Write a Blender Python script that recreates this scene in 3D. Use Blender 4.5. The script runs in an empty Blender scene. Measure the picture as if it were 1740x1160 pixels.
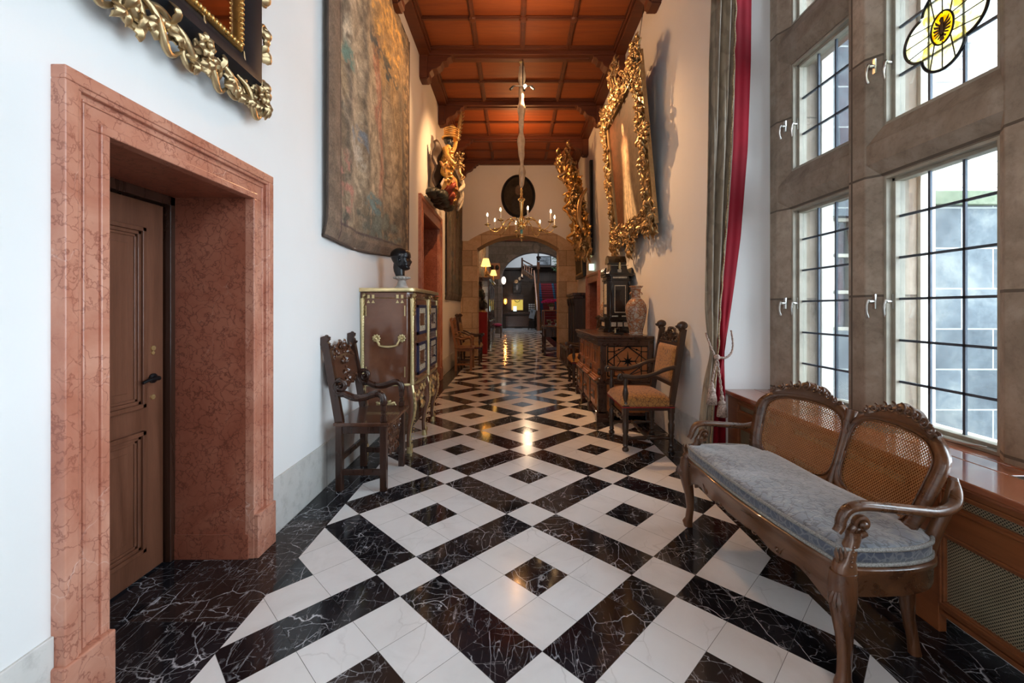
import bpy, bmesh, math, random
import numpy as np
from mathutils import Vector, Matrix
from math import sin, cos, pi, radians, sqrt, atan2

# ------------------------------------------------------------------ camera
C = bpy.context.scene
COL = C.collection
EYE = 1.4
FPX = 729.0
cam_d = bpy.data.cameras.new('camera')
cam_d.sensor_fit = 'HORIZONTAL'; cam_d.sensor_width = 36.0
cam_d.lens = FPX / 1740 * 36.0
cam_d.shift_x = -4.5 / 1740
cam_d.shift_y = -55.6 / 1740
cam_d.clip_start = 0.05; cam_d.clip_end = 200
cam = bpy.data.objects.new('camera', cam_d); COL.objects.link(cam)
cam.location = (0, 0, EYE); cam.rotation_euler = (pi / 2, 0, 0)
C.camera = cam

# ------------------------------------------------------------------ world, exposure
C.view_settings.view_transform = 'Standard'
C.view_settings.look = 'None'
C.view_settings.gamma = 1.0
C.view_settings.use_curve_mapping = False
C.view_settings.exposure = 0.34
W = bpy.data.worlds.new('sky'); C.world = W; W.use_nodes = True
_bg = W.node_tree.nodes['Background']
_bg.inputs[0].default_value = (0.80, 0.90, 1.0, 1)
_bg.inputs[1].default_value = 11.0
cy = C.cycles
cy.use_denoising = True
cy.max_bounces = 8; cy.diffuse_bounces = 4; cy.glossy_bounces = 4
cy.transmission_bounces = 6; cy.transparent_max_bounces = 12
cy.caustics_reflective = False; cy.caustics_refractive = False
cy.sample_clamp_indirect = 6.0
cy.use_adaptive_sampling = True; cy.adaptive_threshold = 0.02

XL, XR, YE = -1.49, 1.73, 11.87       # corridor left wall, right wall, end wall
XG = 2.33                             # glass plane of the window bay

def light(kind, name, loc, energy, col, size=0.1, rot=None, target=None, spot=None, blend=0.5, sy=None):
    d = bpy.data.lights.new(name, kind); d.energy = energy; d.color = col
    if kind == 'AREA':
        d.shape = 'RECTANGLE' if sy else 'SQUARE'; d.size = size
        if sy: d.size_y = sy
    else:
        d.shadow_soft_size = size
    if kind == 'SPOT':
        d.spot_size = radians(spot); d.spot_blend = blend
    o = bpy.data.objects.new(name, d); COL.objects.link(o); o.location = loc
    if target is not None:
        o.rotation_euler = (Vector(target) - Vector(loc)).to_track_quat('-Z', 'Y').to_euler()
    elif rot: o.rotation_euler = rot
    return o

def portal(y0, y1, z0, z1):
    o = light('AREA', 'window_portal', (2.75, (y0 + y1) / 2, (z0 + z1) / 2), 1, (1, 1, 1),
              size=y1 - y0, sy=z1 - z0, target=(0, (y0 + y1) / 2, (z0 + z1) / 2))
    o.data.size, o.data.size_y = (y1 - y0), (z1 - z0)
    o.data.cycles.is_portal = True
portal(-2.7, 3.5, .6, 4.9)
light('AREA', 'rear_fill_light', (.3, -3.35, 2.6), 70, (.95, .97, 1.0), 3.0, target=(1.6, 3.5, .6))  # added fill light before the solid back wall, brightens surfaces facing the camera
# warm picture spots near the chandelier pole and along the corridor
WARM = (1.0, 0.54, 0.24)
light('SPOT', 'picture_spot', (.17, 6.80, 4.90), 480, WARM, .03, target=(1.65, 6.0, 3.0), spot=85, blend=.8)
light('SPOT', 'carving_spot', (.06, 6.80, 4.90), 260, WARM, .03, target=(-1.3, 7.8, 3.6), spot=80, blend=.8)
light('SPOT', 'tapestry_spot', (.0, 6.70, 4.90), 150, WARM, .03, target=(-1.45, 4.9, 3.9), spot=70, blend=.8)
light('SPOT', 'floor_spot', (.12, 6.90, 4.86), 420, WARM, .03, target=(.1, 8.0, 0), spot=85, blend=.8)
light('POINT', 'ceiling_glow', (.12, 5.4, 4.6), 30, WARM, .15)
light('POINT', 'corridor_lamp', (.1, 9.3, 4.7), 45, (1, .48, .18), .12)
light('POINT', 'hall_lamp', (.2, 15.0, 4.7), 90, WARM, .2)
light('POINT', 'hall_lamp', (.6, 20.0, 4.7), 80, (1, .7, .45), .2)
light('AREA', 'stair_fill_light', (2.2, 29.5, 7.3), 260, (.8, .9, 1), 3.0, target=(2.2, 29.5, 0))  # added area light under the closed ceiling; brings cool daylight to the stairs
# ------------------------------------------------------------------ mesh helpers
rnd = random.Random(7)

class MB:
    def __init__(s):
        s.v = []; s.f = []; s.mi = []; s.cur = 0; s.M = None
    def add(s, vs, fs):
        b = len(s.v)
        if s.M is not None: vs = [tuple(s.M @ Vector(p)) for p in vs]
        s.v += [tuple(p) for p in vs]
        for f in fs: s.f.append(tuple(b + i for i in f)); s.mi.append(s.cur)
        return s
    def box(s, x0, x1, y0, y1, z0, z1):
        v = [(x, y, z) for z in (z0, z1) for y in (y0, y1) for x in (x0, x1)]
        return s.add(v, [(0, 2, 3, 1), (4, 5, 7, 6), (0, 1, 5, 4), (2, 6, 7, 3), (0, 4, 6, 2), (1, 3, 7, 5)])
    def beam(s, p0, p1, w, h, up=(0, 0, 1), w1=None, h1=None):
        p0 = Vector(p0); p1 = Vector(p1); d = (p1 - p0).normalized()
        sd = d.cross(Vector(up)).normalized(); u = sd.cross(d).normalized()
        w1 = w if w1 is None else w1; h1 = h if h1 is None else h1
        v = []
        for p, a, b in ((p0, w, h), (p1, w1, h1)):
            for i, j in ((-1, -1), (1, -1), (1, 1), (-1, 1)):
                v.append(p + sd * (a / 2 * i) + u * (b / 2 * j))
        return s.add(v, [(0, 3, 2, 1), (4, 5, 6, 7), (0, 1, 5, 4), (1, 2, 6, 5), (2, 3, 7, 6), (3, 0, 4, 7)])
    def rings(s, rings, cap=True, closed=True):
        n = len(rings[0]); v = [p for r in rings for p in r]; f = []
        for k in range(len(rings) - 1):
            for i in range(n if closed else n - 1):
                j = (i + 1) % n
                f.append((k * n + i, k * n + j, (k + 1) * n + j, (k + 1) * n + i))
        if cap and closed:
            f.append(tuple(range(n - 1, -1, -1))); f.append(tuple((len(rings) - 1) * n + i for i in range(n)))
        return s.add(v, f)
    def tube(s, pts, r, n=8, flat=1.0, up=None):
        pts = [Vector(p) for p in pts]; m = len(pts)
        rr = r if isinstance(r, (list, tuple)) else [r] * m
        rings = []; prev = None
        for k, p in enumerate(pts):
            t = (pts[min(k + 1, m - 1)] - pts[max(k - 1, 0)])
            t = t.normalized() if t.length > 1e-9 else Vector((0, 0, 1))
            if up is not None: a = Vector(up) - t * t.dot(Vector(up))
            elif prev is None:
                a = Vector((0, 0, 1)) if abs(t.z) < 0.9 else Vector((1, 0, 0)); a = a - t * t.dot(a)
            else: a = prev - t * t.dot(prev)
            if a.length < 1e-6: a = t.orthogonal()
            a.normalize(); prev = a; b = t.cross(a)
            rings.append([p + a * (rr[k] * cos(2 * pi * i / n)) + b * (rr[k] * flat * sin(2 * pi * i / n)) for i in range(n)])
        return s.rings(rings)
    def lathe(s, prof, c=(0, 0, 0), n=20, sx=1.0, sy=1.0, cap=True):
        rings = [[(c[0] + r * sx * cos(2 * pi * i / n), c[1] + r * sy * sin(2 * pi * i / n), c[2] + z) for i in range(n)] for r, z in prof]
        return s.rings(rings, cap)
    def turn(s, p0, p1, prof, n=12):
        p0 = Vector(p0); d = Vector(p1) - p0; L = d.length; t = d / L
        a = t.orthogonal().normalized(); b = t.cross(a)
        return s.rings([[p0 + t * (h * L) + a * (r * cos(2 * pi * i / n)) + b * (r * sin(2 * pi * i / n)) for i in range(n)] for r, h in prof])
    def loft(s, secs, n=12, pw=2.0):
        R = []
        for (x, y, z, a, b) in secs:
            ring = []
            for i in range(n):
                t = 2 * pi * i / n; c_, s_ = cos(t), sin(t)
                ring.append((x + a * math.copysign(abs(c_) ** (2 / pw), c_), y + b * math.copysign(abs(s_) ** (2 / pw), s_), z))
            R.append(ring)
        return s.rings(R)
    def sph(s, c, r, n=10, m=7, sc=(1, 1, 1)):
        R = []
        for k in range(m + 1):
            ph = pi * (0.02 + 0.96 * k / m) - pi / 2
            R.append([(c[0] + r * sc[0] * cos(ph) * cos(2 * pi * i / n), c[1] + r * sc[1] * cos(ph) * sin(2 * pi * i / n), c[2] + r * sc[2] * sin(ph)) for i in range(n)])
        return s.rings(R)
    def prism(s, poly, a0, a1, axis='y'):
        def P(u, w, a):
            return (a, u, w) if axis == 'x' else ((u, a, w) if axis == 'y' else (u, w, a))
        n = len(poly)
        v = [P(u, w, a0) for u, w in poly] + [P(u, w, a1) for u, w in poly]
        f = [tuple(range(n)), tuple(range(2 * n - 1, n - 1, -1))] + [(i, n + i, n + (i + 1) % n, (i + 1) % n) for i in range(n)]
        return s.add(v, f)
    def grid(s, fn, nu, nv):
        v = [fn(i / nu, j / nv) for j in range(nv + 1) for i in range(nu + 1)]
        f = [(j * (nu + 1) + i, j * (nu + 1) + i + 1, (j + 1) * (nu + 1) + i + 1, (j + 1) * (nu + 1) + i) for j in range(nv) for i in range(nu)]
        return s.add(v, f)
    def build(s, name, mat=None, parent=None, smooth=False, bevel=0, sub=0, seg=2, loc=None):
        me = bpy.data.meshes.new(name); me.from_pydata(s.v, [], s.f)
        mats = mat if isinstance(mat, (list, tuple)) else [mat]
        for m in mats:
            if m is not None: me.materials.append(m)
        if len(mats) > 1: me.polygons.foreach_set('material_index', s.mi)
        me.validate(); me.update()
        bm = bmesh.new(); bm.from_mesh(me); bmesh.ops.recalc_face_normals(bm, faces=bm.faces); bm.to_mesh(me); bm.free()
        if smooth:
            me.polygons.foreach_set('use_smooth', [True] * len(me.polygons))
            if smooth != 'all':
                try: me.set_sharp_from_angle(angle=radians(45))
                except Exception: pass
        o = bpy.data.objects.new(name, me); COL.objects.link(o)
        if parent is not None: o.parent = parent
        if loc: o.location = loc
        if bevel:
            b = o.modifiers.new('bevel', 'BEVEL'); b.width = bevel; b.segments = seg; b.limit_method = 'ANGLE'; b.angle_limit = radians(40)
        if sub:
            b = o.modifiers.new('subd', 'SUBSURF'); b.levels = sub; b.render_levels = sub
        return o

def thing(name, label, cat, loc=(0, 0, 0), rz=0, group=None):
    o = bpy.data.objects.new(name, None); COL.objects.link(o); o.empty_display_size = 0.1
    o.location = loc; o.rotation_euler = (0, 0, rz); o['label'] = label; o['category'] = cat
    if group: o['group'] = group
    return o
def tag(o, label, cat, group=None):
    o['label'] = label; o['category'] = cat
    if group: o['group'] = group
    return o
def struct(o, label=None, cat=None):
    o['kind'] = 'structure'
    if label: o['label'] = label
    if cat: o['category'] = cat
    return o
def copy_tree(o, parent=None):
    c = o.copy(); COL.objects.link(c)
    if parent is not None: c.parent = parent
    for ch in list(o.children): copy_tree(ch, c)
    return c

# ornament -------------------------------------------------------------
def scroll(mb, c, U, V, N, R, r, turns=1.4, sg=1, a0=0.0, tail=0, lift=0.4, n=6, steps=20):
    c = Vector(c); U = Vector(U); V = Vector(V); N = Vector(N); pts = []; rr = []
    for k in range(steps + 1):
        t = k / steps; a = a0 + sg * turns * 2 * pi * t; q = R * (1 - t) ** 0.85 + 0.02 * R
        pts.append(c + U * (q * cos(a)) + V * (q * sin(a)) + N * (R * lift * t)); rr.append(r * (1.0 - 0.55 * t))
    if tail:
        d = (pts[0] - pts[1]).normalized(); pre = []; pr = []
        for k in range(4, 0, -1):
            f = k / 4; pre.append(pts[0] + d * (tail * f) + (pts[0] - c).normalized() * (tail * 0.35 * f * f)); pr.append(r * (1 - 0.75 * f))
        pts = pre + pts; rr = pr + rr
    mb.tube(pts, rr, n, up=None)
    mb.sph(c + N * (R * lift), r * 1.3, 6, 4)
def leaf(mb, c, D, S, N, L, Wd, curl=0.35, nu=6, nv=4, bend=0.0):
    c = Vector(c); D = Vector(D).normalized(); S = Vector(S).normalized(); N = Vector(N).normalized()
    rows = []
    for i in range(nu + 1):
        t = i / nu; w = Wd * (sin(pi * min(1, 0.12 + 0.88 * t)) ** 0.7) * (1 + 0.13 * cos(i * pi))
        cen = c + D * (L * t * (1 - 0.15 * t)) + N * (L * curl * sin(t * pi * 0.95)) + S * (bend * L * t * t)
        rows.append([cen + S * (w * (j / nv - 0.5)) + N * (-abs(j / nv - 0.5) * w * 0.55 + 0.02 * L) for j in range(nv + 1)])
    v = [p for r in rows for p in r]; m = nv + 1; f = []
    for i in range(nu):
        for j in range(nv): f.append((i * m + j, i * m + j + 1, (i + 1) * m + j + 1, (i + 1) * m + j))
    k = len(v); v += [p - N * (Wd * 0.18) for p in v]
    f += [tuple(k + q for q in reversed(g)) for g in f]
    for i in range(nu):
        a, b = i * m, (i + 1) * m; f.append((a, b, b + k, a + k)); a += nv; b += nv; f.append((a, a + k, b + k, b))
    f.append(tuple([j for j in range(m)] + [k + j for j in range(m - 1, -1, -1)]))
    mb.add(v, f)
def rosette(mb, c, U, V, N, R, petals=8):
    c = Vector(c); U = Vector(U); V = Vector(V); N = Vector(N)
    for k in range(petals):
        a = 2 * pi * k / petals; d = U * cos(a) + V * sin(a); s_ = V * cos(a) - U * sin(a)
        leaf(mb, c + d * (R * 0.12), d, s_, N, R * 0.9, R * 0.62, 0.3, 4, 4)
    mb.sph(c + N * (R * 0.25), R * 0.28, 8, 5)
def ornament_band(mb, p0, p1, width, N, R, seed=1, dens=1.0, r=None):
    """dense acanthus and scroll carving filling a band from p0 to p1"""
    q = random.Random(seed); p0 = Vector(p0); p1 = Vector(p1); N = Vector(N).normalized()
    D = p1 - p0; L = D.length; D = D / L; S = N.cross(D).normalized()
    cnt = int(L * width / (R * R) * 1.1 * dens)
    for k in range(cnt):
        t = q.random(); w = (q.random() - 0.5) * width
        c = p0 + D * (t * L) + S * w + N * (0.25 * R + q.random() * R * 1.0 * (1 - abs(w) / width))
        a = q.random() * 2 * pi; U = D * cos(a) + S * sin(a); V = N.cross(U)
        Rk = R * q.uniform(0.6, 1.25)
        if q.random() < 0.45: scroll(mb, c, U, V, N, Rk * 0.8, (r or R * 0.2) * q.uniform(.8, 1.2), q.uniform(0.9, 1.5), q.choice((-1, 1)), 0, Rk * 0.9, 0.5, 5, 12)
        else: leaf(mb, c, U, V, N, Rk * 1.7, Rk * 0.75, q.uniform(0.2, 0.5), 5, 2, q.uniform(-.4, .4))

# numpy fbm for woven and painted pictures ---------------------------
def fbm(nx, ny, fx, fy, seed, octs=4):
    rs = np.random.RandomState(seed); out = np.zeros((ny, nx)); amp = 1.0; tot = 0
    for o in range(octs):
        gx, gy = int(fx * 2 ** o) + 2, int(fy * 2 ** o) + 2
        g = rs.rand(gy + 1, gx + 1)
        x = np.linspace(0, gx - 1.001, nx); y = np.linspace(0, gy - 1.001, ny)
        xi = x.astype(int); yi = y.astype(int); xf = x - xi; yf = y - yi
        xf = xf * xf * (3 - 2 * xf); yf = yf * yf * (3 - 2 * yf)
        a = g[yi][:, xi]; b = g[yi][:, xi + 1]; c = g[yi + 1][:, xi]; d = g[yi + 1][:, xi + 1]
        out += amp * ((a * (1 - xf) + b * xf) * (1 - yf)[:, None] + (c * (1 - xf) + d * xf) * yf[:, None])
        tot += amp; amp *= 0.55
    return out / tot
def srgb(r, g, b):
    f = lambda c: (c / 255 / 12.92) if c / 255 <= 0.04045 else ((c / 255 + 0.055) / 1.055) ** 2.4
    return (f(r), f(g), f(b))
def painted_sheet(name, fn, img, mat, parent, thick_mb=None):
    """a cloth or canvas: grid surface fn(u,v)->xyz carrying its woven/painted colours img[v,u]"""
    ny, nx = img.shape[:2]
    mb = MB(); mb.grid(fn, nx - 1, ny - 1)
    nfront = len(mb.v)
    o = mb.build(name, mat, parent, smooth='all')
    me = o.data; ca = me.color_attributes.new('Col', 'FLOAT_COLOR', 'POINT')
    arr = np.ones((nfront, 4)); arr[:, :3] = np.clip(img.reshape(-1, 3), 0, 1)
    ca.data.foreach_set('color', arr.ravel())
    return o
def spline(pts, n):
    """Catmull-Rom through pts"""
    P = [Vector(p) for p in pts]; P = [P[0] * 2 - P[1]] + P + [P[-1] * 2 - P[-2]]; out = []; m = len(P) - 3
    for k in range(n + 1):
        t = k / n * m; i = min(int(t), m - 1); f = t - i
        a, b, c, d = P[i:i + 4]
        out.append(0.5 * ((2 * b) + (c - a) * f + (2 * a - 5 * b + 4 * c - d) * f * f + (3 * b - a - 3 * c + d) * f ** 3))
    return out
def lerp_tab(tab, x):
    for (a, va), (b, vb) in zip(tab, tab[1:]):
        if x <= b: return va + (vb - va) * max(0, (x - a)) / (b - a)
    return tab[-1][1]

def skinned(name, joints, edges, mat, parent, root, sub=2):
    me = bpy.data.meshes.new(name); bm = bmesh.new(); sk = bm.verts.layers.skin.verify(); d = {}
    for k, (p, r) in joints.items():
        v = bm.verts.new(p); v[sk].radius = (r, r) if not isinstance(r, tuple) else r; d[k] = v
        if k == root: v[sk].use_root = True
    for a, b in edges: bm.edges.new((d[a], d[b]))
    bm.to_mesh(me); bm.free(); me.materials.append(mat)
    o = bpy.data.objects.new(name, me); COL.objects.link(o); o.parent = parent
    m = o.modifiers.new('skin', 'SKIN'); m.use_smooth_shade = True
    s_ = o.modifiers.new('subd', 'SUBSURF'); s_.levels = sub; s_.render_levels = sub
    return o

# ------------------------------------------------------------------ materials
class NT:
    def __init__(s, name):
        s.m = bpy.data.materials.new(name); s.m.use_nodes = True; s.t = s.m.node_tree
        s.b = s.t.nodes['Principled BSDF']; s.out = s.t.nodes['Material Output']
    def n(s, typ, **kw):
        o = s.t.nodes.new('ShaderNode' + typ)
        for k, v in kw.items():
            if k.startswith('i_'):
                key = k[2:].replace('_', ' ')
                s.set(o.inputs[int(key)] if key.isdigit() else o.inputs[key], v)
            else: setattr(o, k, v)
        return o
    def set(s, sock, v):
        if isinstance(v, bpy.types.NodeSocket): s.t.links.new(v, sock)
        elif isinstance(v, bpy.types.Node): s.t.links.new(v.outputs[0], sock)
        else:
            if isinstance(v, (tuple, list)) and len(v) == 3 and sock.type == 'RGBA': v = (*v, 1)
            sock.default_value = v
    def math(s, op, a, b=0.0, c=0.0, clamp=False):
        o = s.t.nodes.new('ShaderNodeMath'); o.operation = op; o.use_clamp = clamp
        s.set(o.inputs[0], a); s.set(o.inputs[1], b); s.set(o.inputs[2], c); return o.outputs[0]
    def co(s, kind='Object', scale=(1, 1, 1), rot=(0, 0, 0), loc=(0, 0, 0)):
        tc = s.n('TexCoord'); mp = s.n('Mapping'); s.t.links.new(tc.outputs[kind], mp.inputs[0])
        mp.inputs['Scale'].default_value = scale; mp.inputs['Rotation'].default_value = rot; mp.inputs['Location'].default_value = loc
        return mp.outputs[0]
    def noise(s, vec, scale, detail=4, rough=0.55, dist=0.0):
        o = s.n('TexNoise'); s.set(o.inputs['Vector'], vec); o.inputs['Scale'].default_value = scale
        o.inputs['Detail'].default_value = detail; o.inputs['Roughness'].default_value = rough; o.inputs['Distortion'].default_value = dist
        return o.outputs[0]
    def ramp(s, fac, stops, interp='LINEAR'):
        o = s.n('ValToRGB'); s.set(o.inputs[0], fac); cr = o.color_ramp; cr.interpolation = interp
        while len(cr.elements) < len(stops): cr.elements.new(0.5)
        for e, (p, c) in zip(cr.elements, stops): e.position = p; e.color = (*c[:3], 1) if not isinstance(c, float) else (c, c, c, 1)
        return o.outputs[0]
    def mix(s, fac, a, b, typ='MIX'):
        o = s.n('Mix', data_type='RGBA', blend_type=typ); s.set(o.inputs[0], fac); s.set(o.inputs[6], a); s.set(o.inputs[7], b); return o.outputs[2]
    def bump(s, h, strength=0.3, dist=0.01):
        o = s.n('Bump'); s.set(o.inputs['Height'], h); o.inputs['Strength'].default_value = strength; o.inputs['Distance'].default_value = dist
        s.t.links.new(o.outputs[0], s.b.inputs['Normal']); return o
    def fin(s, color=None, rough=None, metal=None, spec=None, coat=None, sheen=None):
        for k, v in (('Base Color', color), ('Roughness', rough), ('Metallic', metal), ('Specular IOR Level', spec), ('Coat Weight', coat), ('Sheen Weight', sheen)):
            if v is not None: s.set(s.b.inputs[k], v)
        return s.m

def m_plain(name, c, rough=0.5, metal=0.0, var=0.12, scale=8, bump=0.15, bs=40, spec=None, coat=None, sheen=None):
    t = NT(name); v = t.co()
    n = t.noise(v, scale, 5); d = tuple(x * (1 - 2 * var) for x in c); l = tuple(min(1, x * (1 + var)) for x in c)
    col = t.ramp(n, [(0.3, d), (0.7, l)])
    if bump: t.bump(t.noise(v, bs, 4), bump, 0.004)
    return t.fin(col, rough, metal, spec, coat, sheen)
def m_wood(name, c1, c2, rough=0.4, axis='z', scale=1.0, coat=0.1, figure=0.5):
    t = NT(name); st = {'x': (0.08, 1, 1), 'y': (1, 0.08, 1), 'z': (1, 1, 0.08)}[axis]
    v = t.co('Object', tuple(q * 10 * scale for q in st))
    n1 = t.noise(v, 1.2, 6, 0.6, 0.6); n2 = t.noise(v, 14, 3, 0.6)
    f = t.math('ADD', t.math('MULTIPLY', n1, 0.75), t.math('MULTIPLY', n2, 0.25))
    col = t.ramp(f, [(0.34, c1), (0.5, tuple((a + b) / 2 for a, b in zip(c1, c2))), (0.66, c2)])
    v2 = t.co('Object', (1, 1, 1)); big = t.noise(v2, 2.3, 3)
    col = t.mix(t.math('MULTIPLY', t.math('SUBTRACT', big, 0.45, clamp=True), figure), col, tuple(x * 0.45 for x in c1))
    t.bump(n2, 0.12, 0.002)
    return t.fin(col, t.math('ADD', t.math('MULTIPLY', n1, 0.15), rough - 0.07), coat=coat)

M = {}
# plaster
t = NT('plaster'); v = t.co(); n = t.noise(v, 1.2, 4)
M['plaster'] = (t.bump(t.noise(v, 60, 4), 0.06, 0.003), t.fin(t.ramp(n, [(0.3, (0.80, 0.795, 0.78)), (0.7, (0.84, 0.835, 0.825))]), 0.75))[1]
def m_stone(name, c1, c2, c3, sc=6, rough=0.7, brick=None, swap=False, bump=0.35):
    t = NT(name); v = t.co(); n = t.noise(v, sc, 8, 0.62, 0.3); n2 = t.noise(v, sc * 5, 5, 0.7)
    col = t.ramp(n, [(0.25, c1), (0.5, c2), (0.75, c3)])
    col = t.mix(t.math('MULTIPLY', t.math('SUBTRACT', 0.5, n2, clamp=True), 1.6, clamp=True), col, tuple(x * 0.45 for x in c1))
    h = n2
    if brick:
        bw, bh, off = brick
        sx = t.n('SeparateXYZ'); t.set(sx.inputs[0], v); cb = t.n('CombineXYZ')
        t.set(cb.inputs[0], t.math('ADD', sx.outputs[0], sx.outputs[1])); t.set(cb.inputs[1], sx.outputs[2])
        b = t.n('TexBrick'); t.set(b.inputs['Vector'], cb.outputs[0]); b.inputs['Scale'].default_value = 1
        b.inputs['Brick Width'].default_value = bw; b.inputs['Row Height'].default_value = bh
        b.inputs['Mortar Size'].default_value = 0.008; b.offset = off; b.inputs['Mortar Smooth'].default_value = 0.2
        b.inputs['Color1'].default_value = (0.80, 0.80, 0.80, 1); b.inputs['Color2'].default_value = (1.15, 1.15, 1.15, 1)
        b.inputs['Mortar'].default_value = (1, 1, 1, 1)
        col = t.mix(1.0, col, b.outputs['Color'], 'MULTIPLY')
        col = t.mix(b.outputs['Fac'], col, tuple(min(1, x * swap) for x in c3) if swap else tuple(x * 0.55 for x in c1))
        h = t.math('SUBTRACT', n2, t.math('MULTIPLY', b.outputs['Fac'], 1.5))
    t.bump(h, bump, 0.006)
    return t.fin(col, rough)
M['basestone'] = m_stone('limestone_skirting', (0.60, 0.575, 0.53), (0.68, 0.66, 0.625), (0.74, 0.725, 0.70), 3, 0.65, (0.95, 2.0, 0), bump=0.1)
M['winstone'] = m_stone('window_stone', (0.22, 0.165, 0.118), (0.38, 0.295, 0.22), (0.52, 0.425, 0.335), 5, 0.7, (5.0, 0.74, 0))
M['archstone'] = m_stone('arch_sandstone', (0.46, 0.31, 0.18), (0.56, 0.40, 0.25), (0.64, 0.48, 0.32), 5, 0.8, (0.52, 0.43, 0.5))
M['greystone'] = m_stone('grey_arch_stone', (0.16, 0.16, 0.17), (0.22, 0.22, 0.24), (0.28, 0.28, 0.30), 5, 0.8, (0.8, 0.45, 0.5))
M['yardstone'] = m_stone('courtyard_basalt', (0.035, 0.045, 0.055), (0.085, 0.10, 0.11), (0.17, 0.18, 0.17), 2.5, 0.9, (0.62, 0.40, 0.5), swap=1.5)
M['yardmoss'] = m_stone('mossy_string_course', (0.06, 0.08, 0.05), (0.12, 0.14, 0.09), (0.2, 0.21, 0.16), 4, 0.9)
M['yardpale'] = m_stone('pale_courtyard_brick', (0.42, 0.42, 0.41), (0.55, 0.55, 0.54), (0.68, 0.68, 0.67), 2, 0.9, (0.7, 0.13, 0.5))
M['outjamb'] = m_stone('sunlit_outer_jamb', (0.62, 0.58, 0.5), (0.72, 0.68, 0.6), (0.8, 0.77, 0.7), 4, 0.8)
# marble floor
def tile_co(t, sc):
    v = t.co(); a = t.n('Attribute', attribute_name='tid'); vm = t.n('VectorMath', operation='MULTIPLY_ADD')
    t.set(vm.inputs[0], a.outputs['Vector'] if 'Vector' in a.outputs else a.outputs[1]); vm.inputs[1].default_value = (37, 23, 11); t.set(vm.inputs[2], v)
    mp = t.n('Mapping'); t.set(mp.inputs[0], vm.outputs[0]); mp.inputs['Scale'].default_value = sc
    return mp.outputs[0], a
def veins(t, v, scale, width, dist, wamt):
    w = t.n('TexNoise'); t.set(w.inputs['Vector'], v); w.inputs['Scale'].default_value = scale * 0.8; w.inputs['Detail'].default_value = 5
    vm = t.n('VectorMath', operation='MULTIPLY_ADD'); t.set(vm.inputs[0], w.outputs['Color']); vm.inputs[1].default_value = (dist,) * 3; t.set(vm.inputs[2], v)
    vo = t.n('TexVoronoi', feature='DISTANCE_TO_EDGE'); t.set(vo.inputs['Vector'], vm.outputs[0]); vo.inputs['Scale'].default_value = scale
    e = t.math('SUBTRACT', 1.0, t.math('DIVIDE', vo.outputs['Distance'], width), clamp=True)
    m = t.noise(v, scale * 0.7, 3); m = t.math('MULTIPLY', t.math('SUBTRACT', m, wamt, clamp=True), 6, clamp=True)
    return t.math('MULTIPLY', t.math('POWER', e, 1.5), m)
t = NT('white_marble_tile'); v, a = tile_co(t, (1, 1, 1)); n = t.noise(v, 3.5, 7, 0.62, 0.6)
sp = t.n('SeparateColor'); t.set(sp.inputs[0], a.outputs['Color'])
col = t.ramp(n, [(0.3, (0.76, 0.755, 0.75)), (0.5, (0.85, 0.845, 0.845)), (0.7, (0.89, 0.89, 0.89))])
col = t.mix(t.math('MULTIPLY', veins(t, v, 3.0, 0.018, 0.35, 0.5), 0.45), col, (0.40, 0.38, 0.36))
col = t.mix(t.math('MULTIPLY', sp.outputs[0], 0.22), col, (0.70, 0.64, 0.57))
M['wtile'] = t.fin(col, t.math('ADD', t.math('MULTIPLY', n, 0.12), 0.10), spec=0.35)
t = NT('black_marble_tile'); v, a = tile_co(t, (1, 1, 1))
v1, _ = tile_co(t, (1.6, 0.9, 1)); v2, _ = tile_co(t, (0.9, 2.4, 1))
v3, _ = tile_co(t, (3.6, 0.7, 1))
va = veins(t, v1, 3.2, 0.011, 0.22, 0.44); vb = veins(t, v2, 6.0, 0.020, 0.18, 0.47); vc = veins(t, v1, 13, 0.035, 0.16, 0.52); vd = veins(t, v3, 8.0, 0.032, 0.12, 0.49)
f = t.math('MAXIMUM', t.math('MAXIMUM', va, t.math('MULTIPLY', vb, 0.8)), t.math('MAXIMUM', t.math('MULTIPLY', vc, 0.45), t.math('MULTIPLY', vd, 0.6)))
n = t.noise(v, 3, 6, 0.6); base = t.ramp(n, [(0.35, (0.006, 0.006, 0.0075)), (0.7, (0.022, 0.021, 0.026))])
sp = t.n('SeparateColor'); t.set(sp.inputs[0], a.outputs['Color'])
base = t.mix(t.math('MULTIPLY', t.math('GREATER_THAN', sp.outputs[1], 0.93), 0.5), base, (0.045, 0.026, 0.02))
M['btile'] = t.fin(t.mix(f, base, (0.74, 0.75, 0.80)), 0.09, spec=0.30)
M['grout'] = m_plain('grout', (0.12, 0.115, 0.105), 0.8)
# red marble
t = NT('red_verona_marble'); v = t.co(); n = t.noise(v, 3.0, 8, 0.6, 0.8)
col = t.ramp(n, [(0.25, (0.36, 0.115, 0.065)), (0.42, (0.46, 0.180, 0.115)), (0.6, (0.56, 0.265, 0.18)), (0.8, (0.62, 0.34, 0.25))])
col = t.mix(t.math('MULTIPLY', veins(t, v, 13, 0.07, 0.25, 0.32), 0.8), col, (0.24, 0.065, 0.04))
col = t.mix(t.math('MULTIPLY', veins(t, v, 4.0, 0.012, 0.35, 0.52), 0.6), col, (0.80, 0.62, 0.54))
M['rmarble'] = t.fin(col, 0.28, spec=0.5)
t = NT('deep_red_marble'); v = t.co(); n = t.noise(v, 3.0, 8, 0.6, 0.8)
col = t.ramp(n, [(0.25, (0.22, 0.062, 0.035)), (0.5, (0.33, 0.105, 0.062)), (0.75, (0.42, 0.16, 0.10))])
col = t.mix(t.math('MULTIPLY', veins(t, v, 15, 0.09, 0.25, 0.32), 0.8), col, (0.10, 0.026, 0.016))
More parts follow.
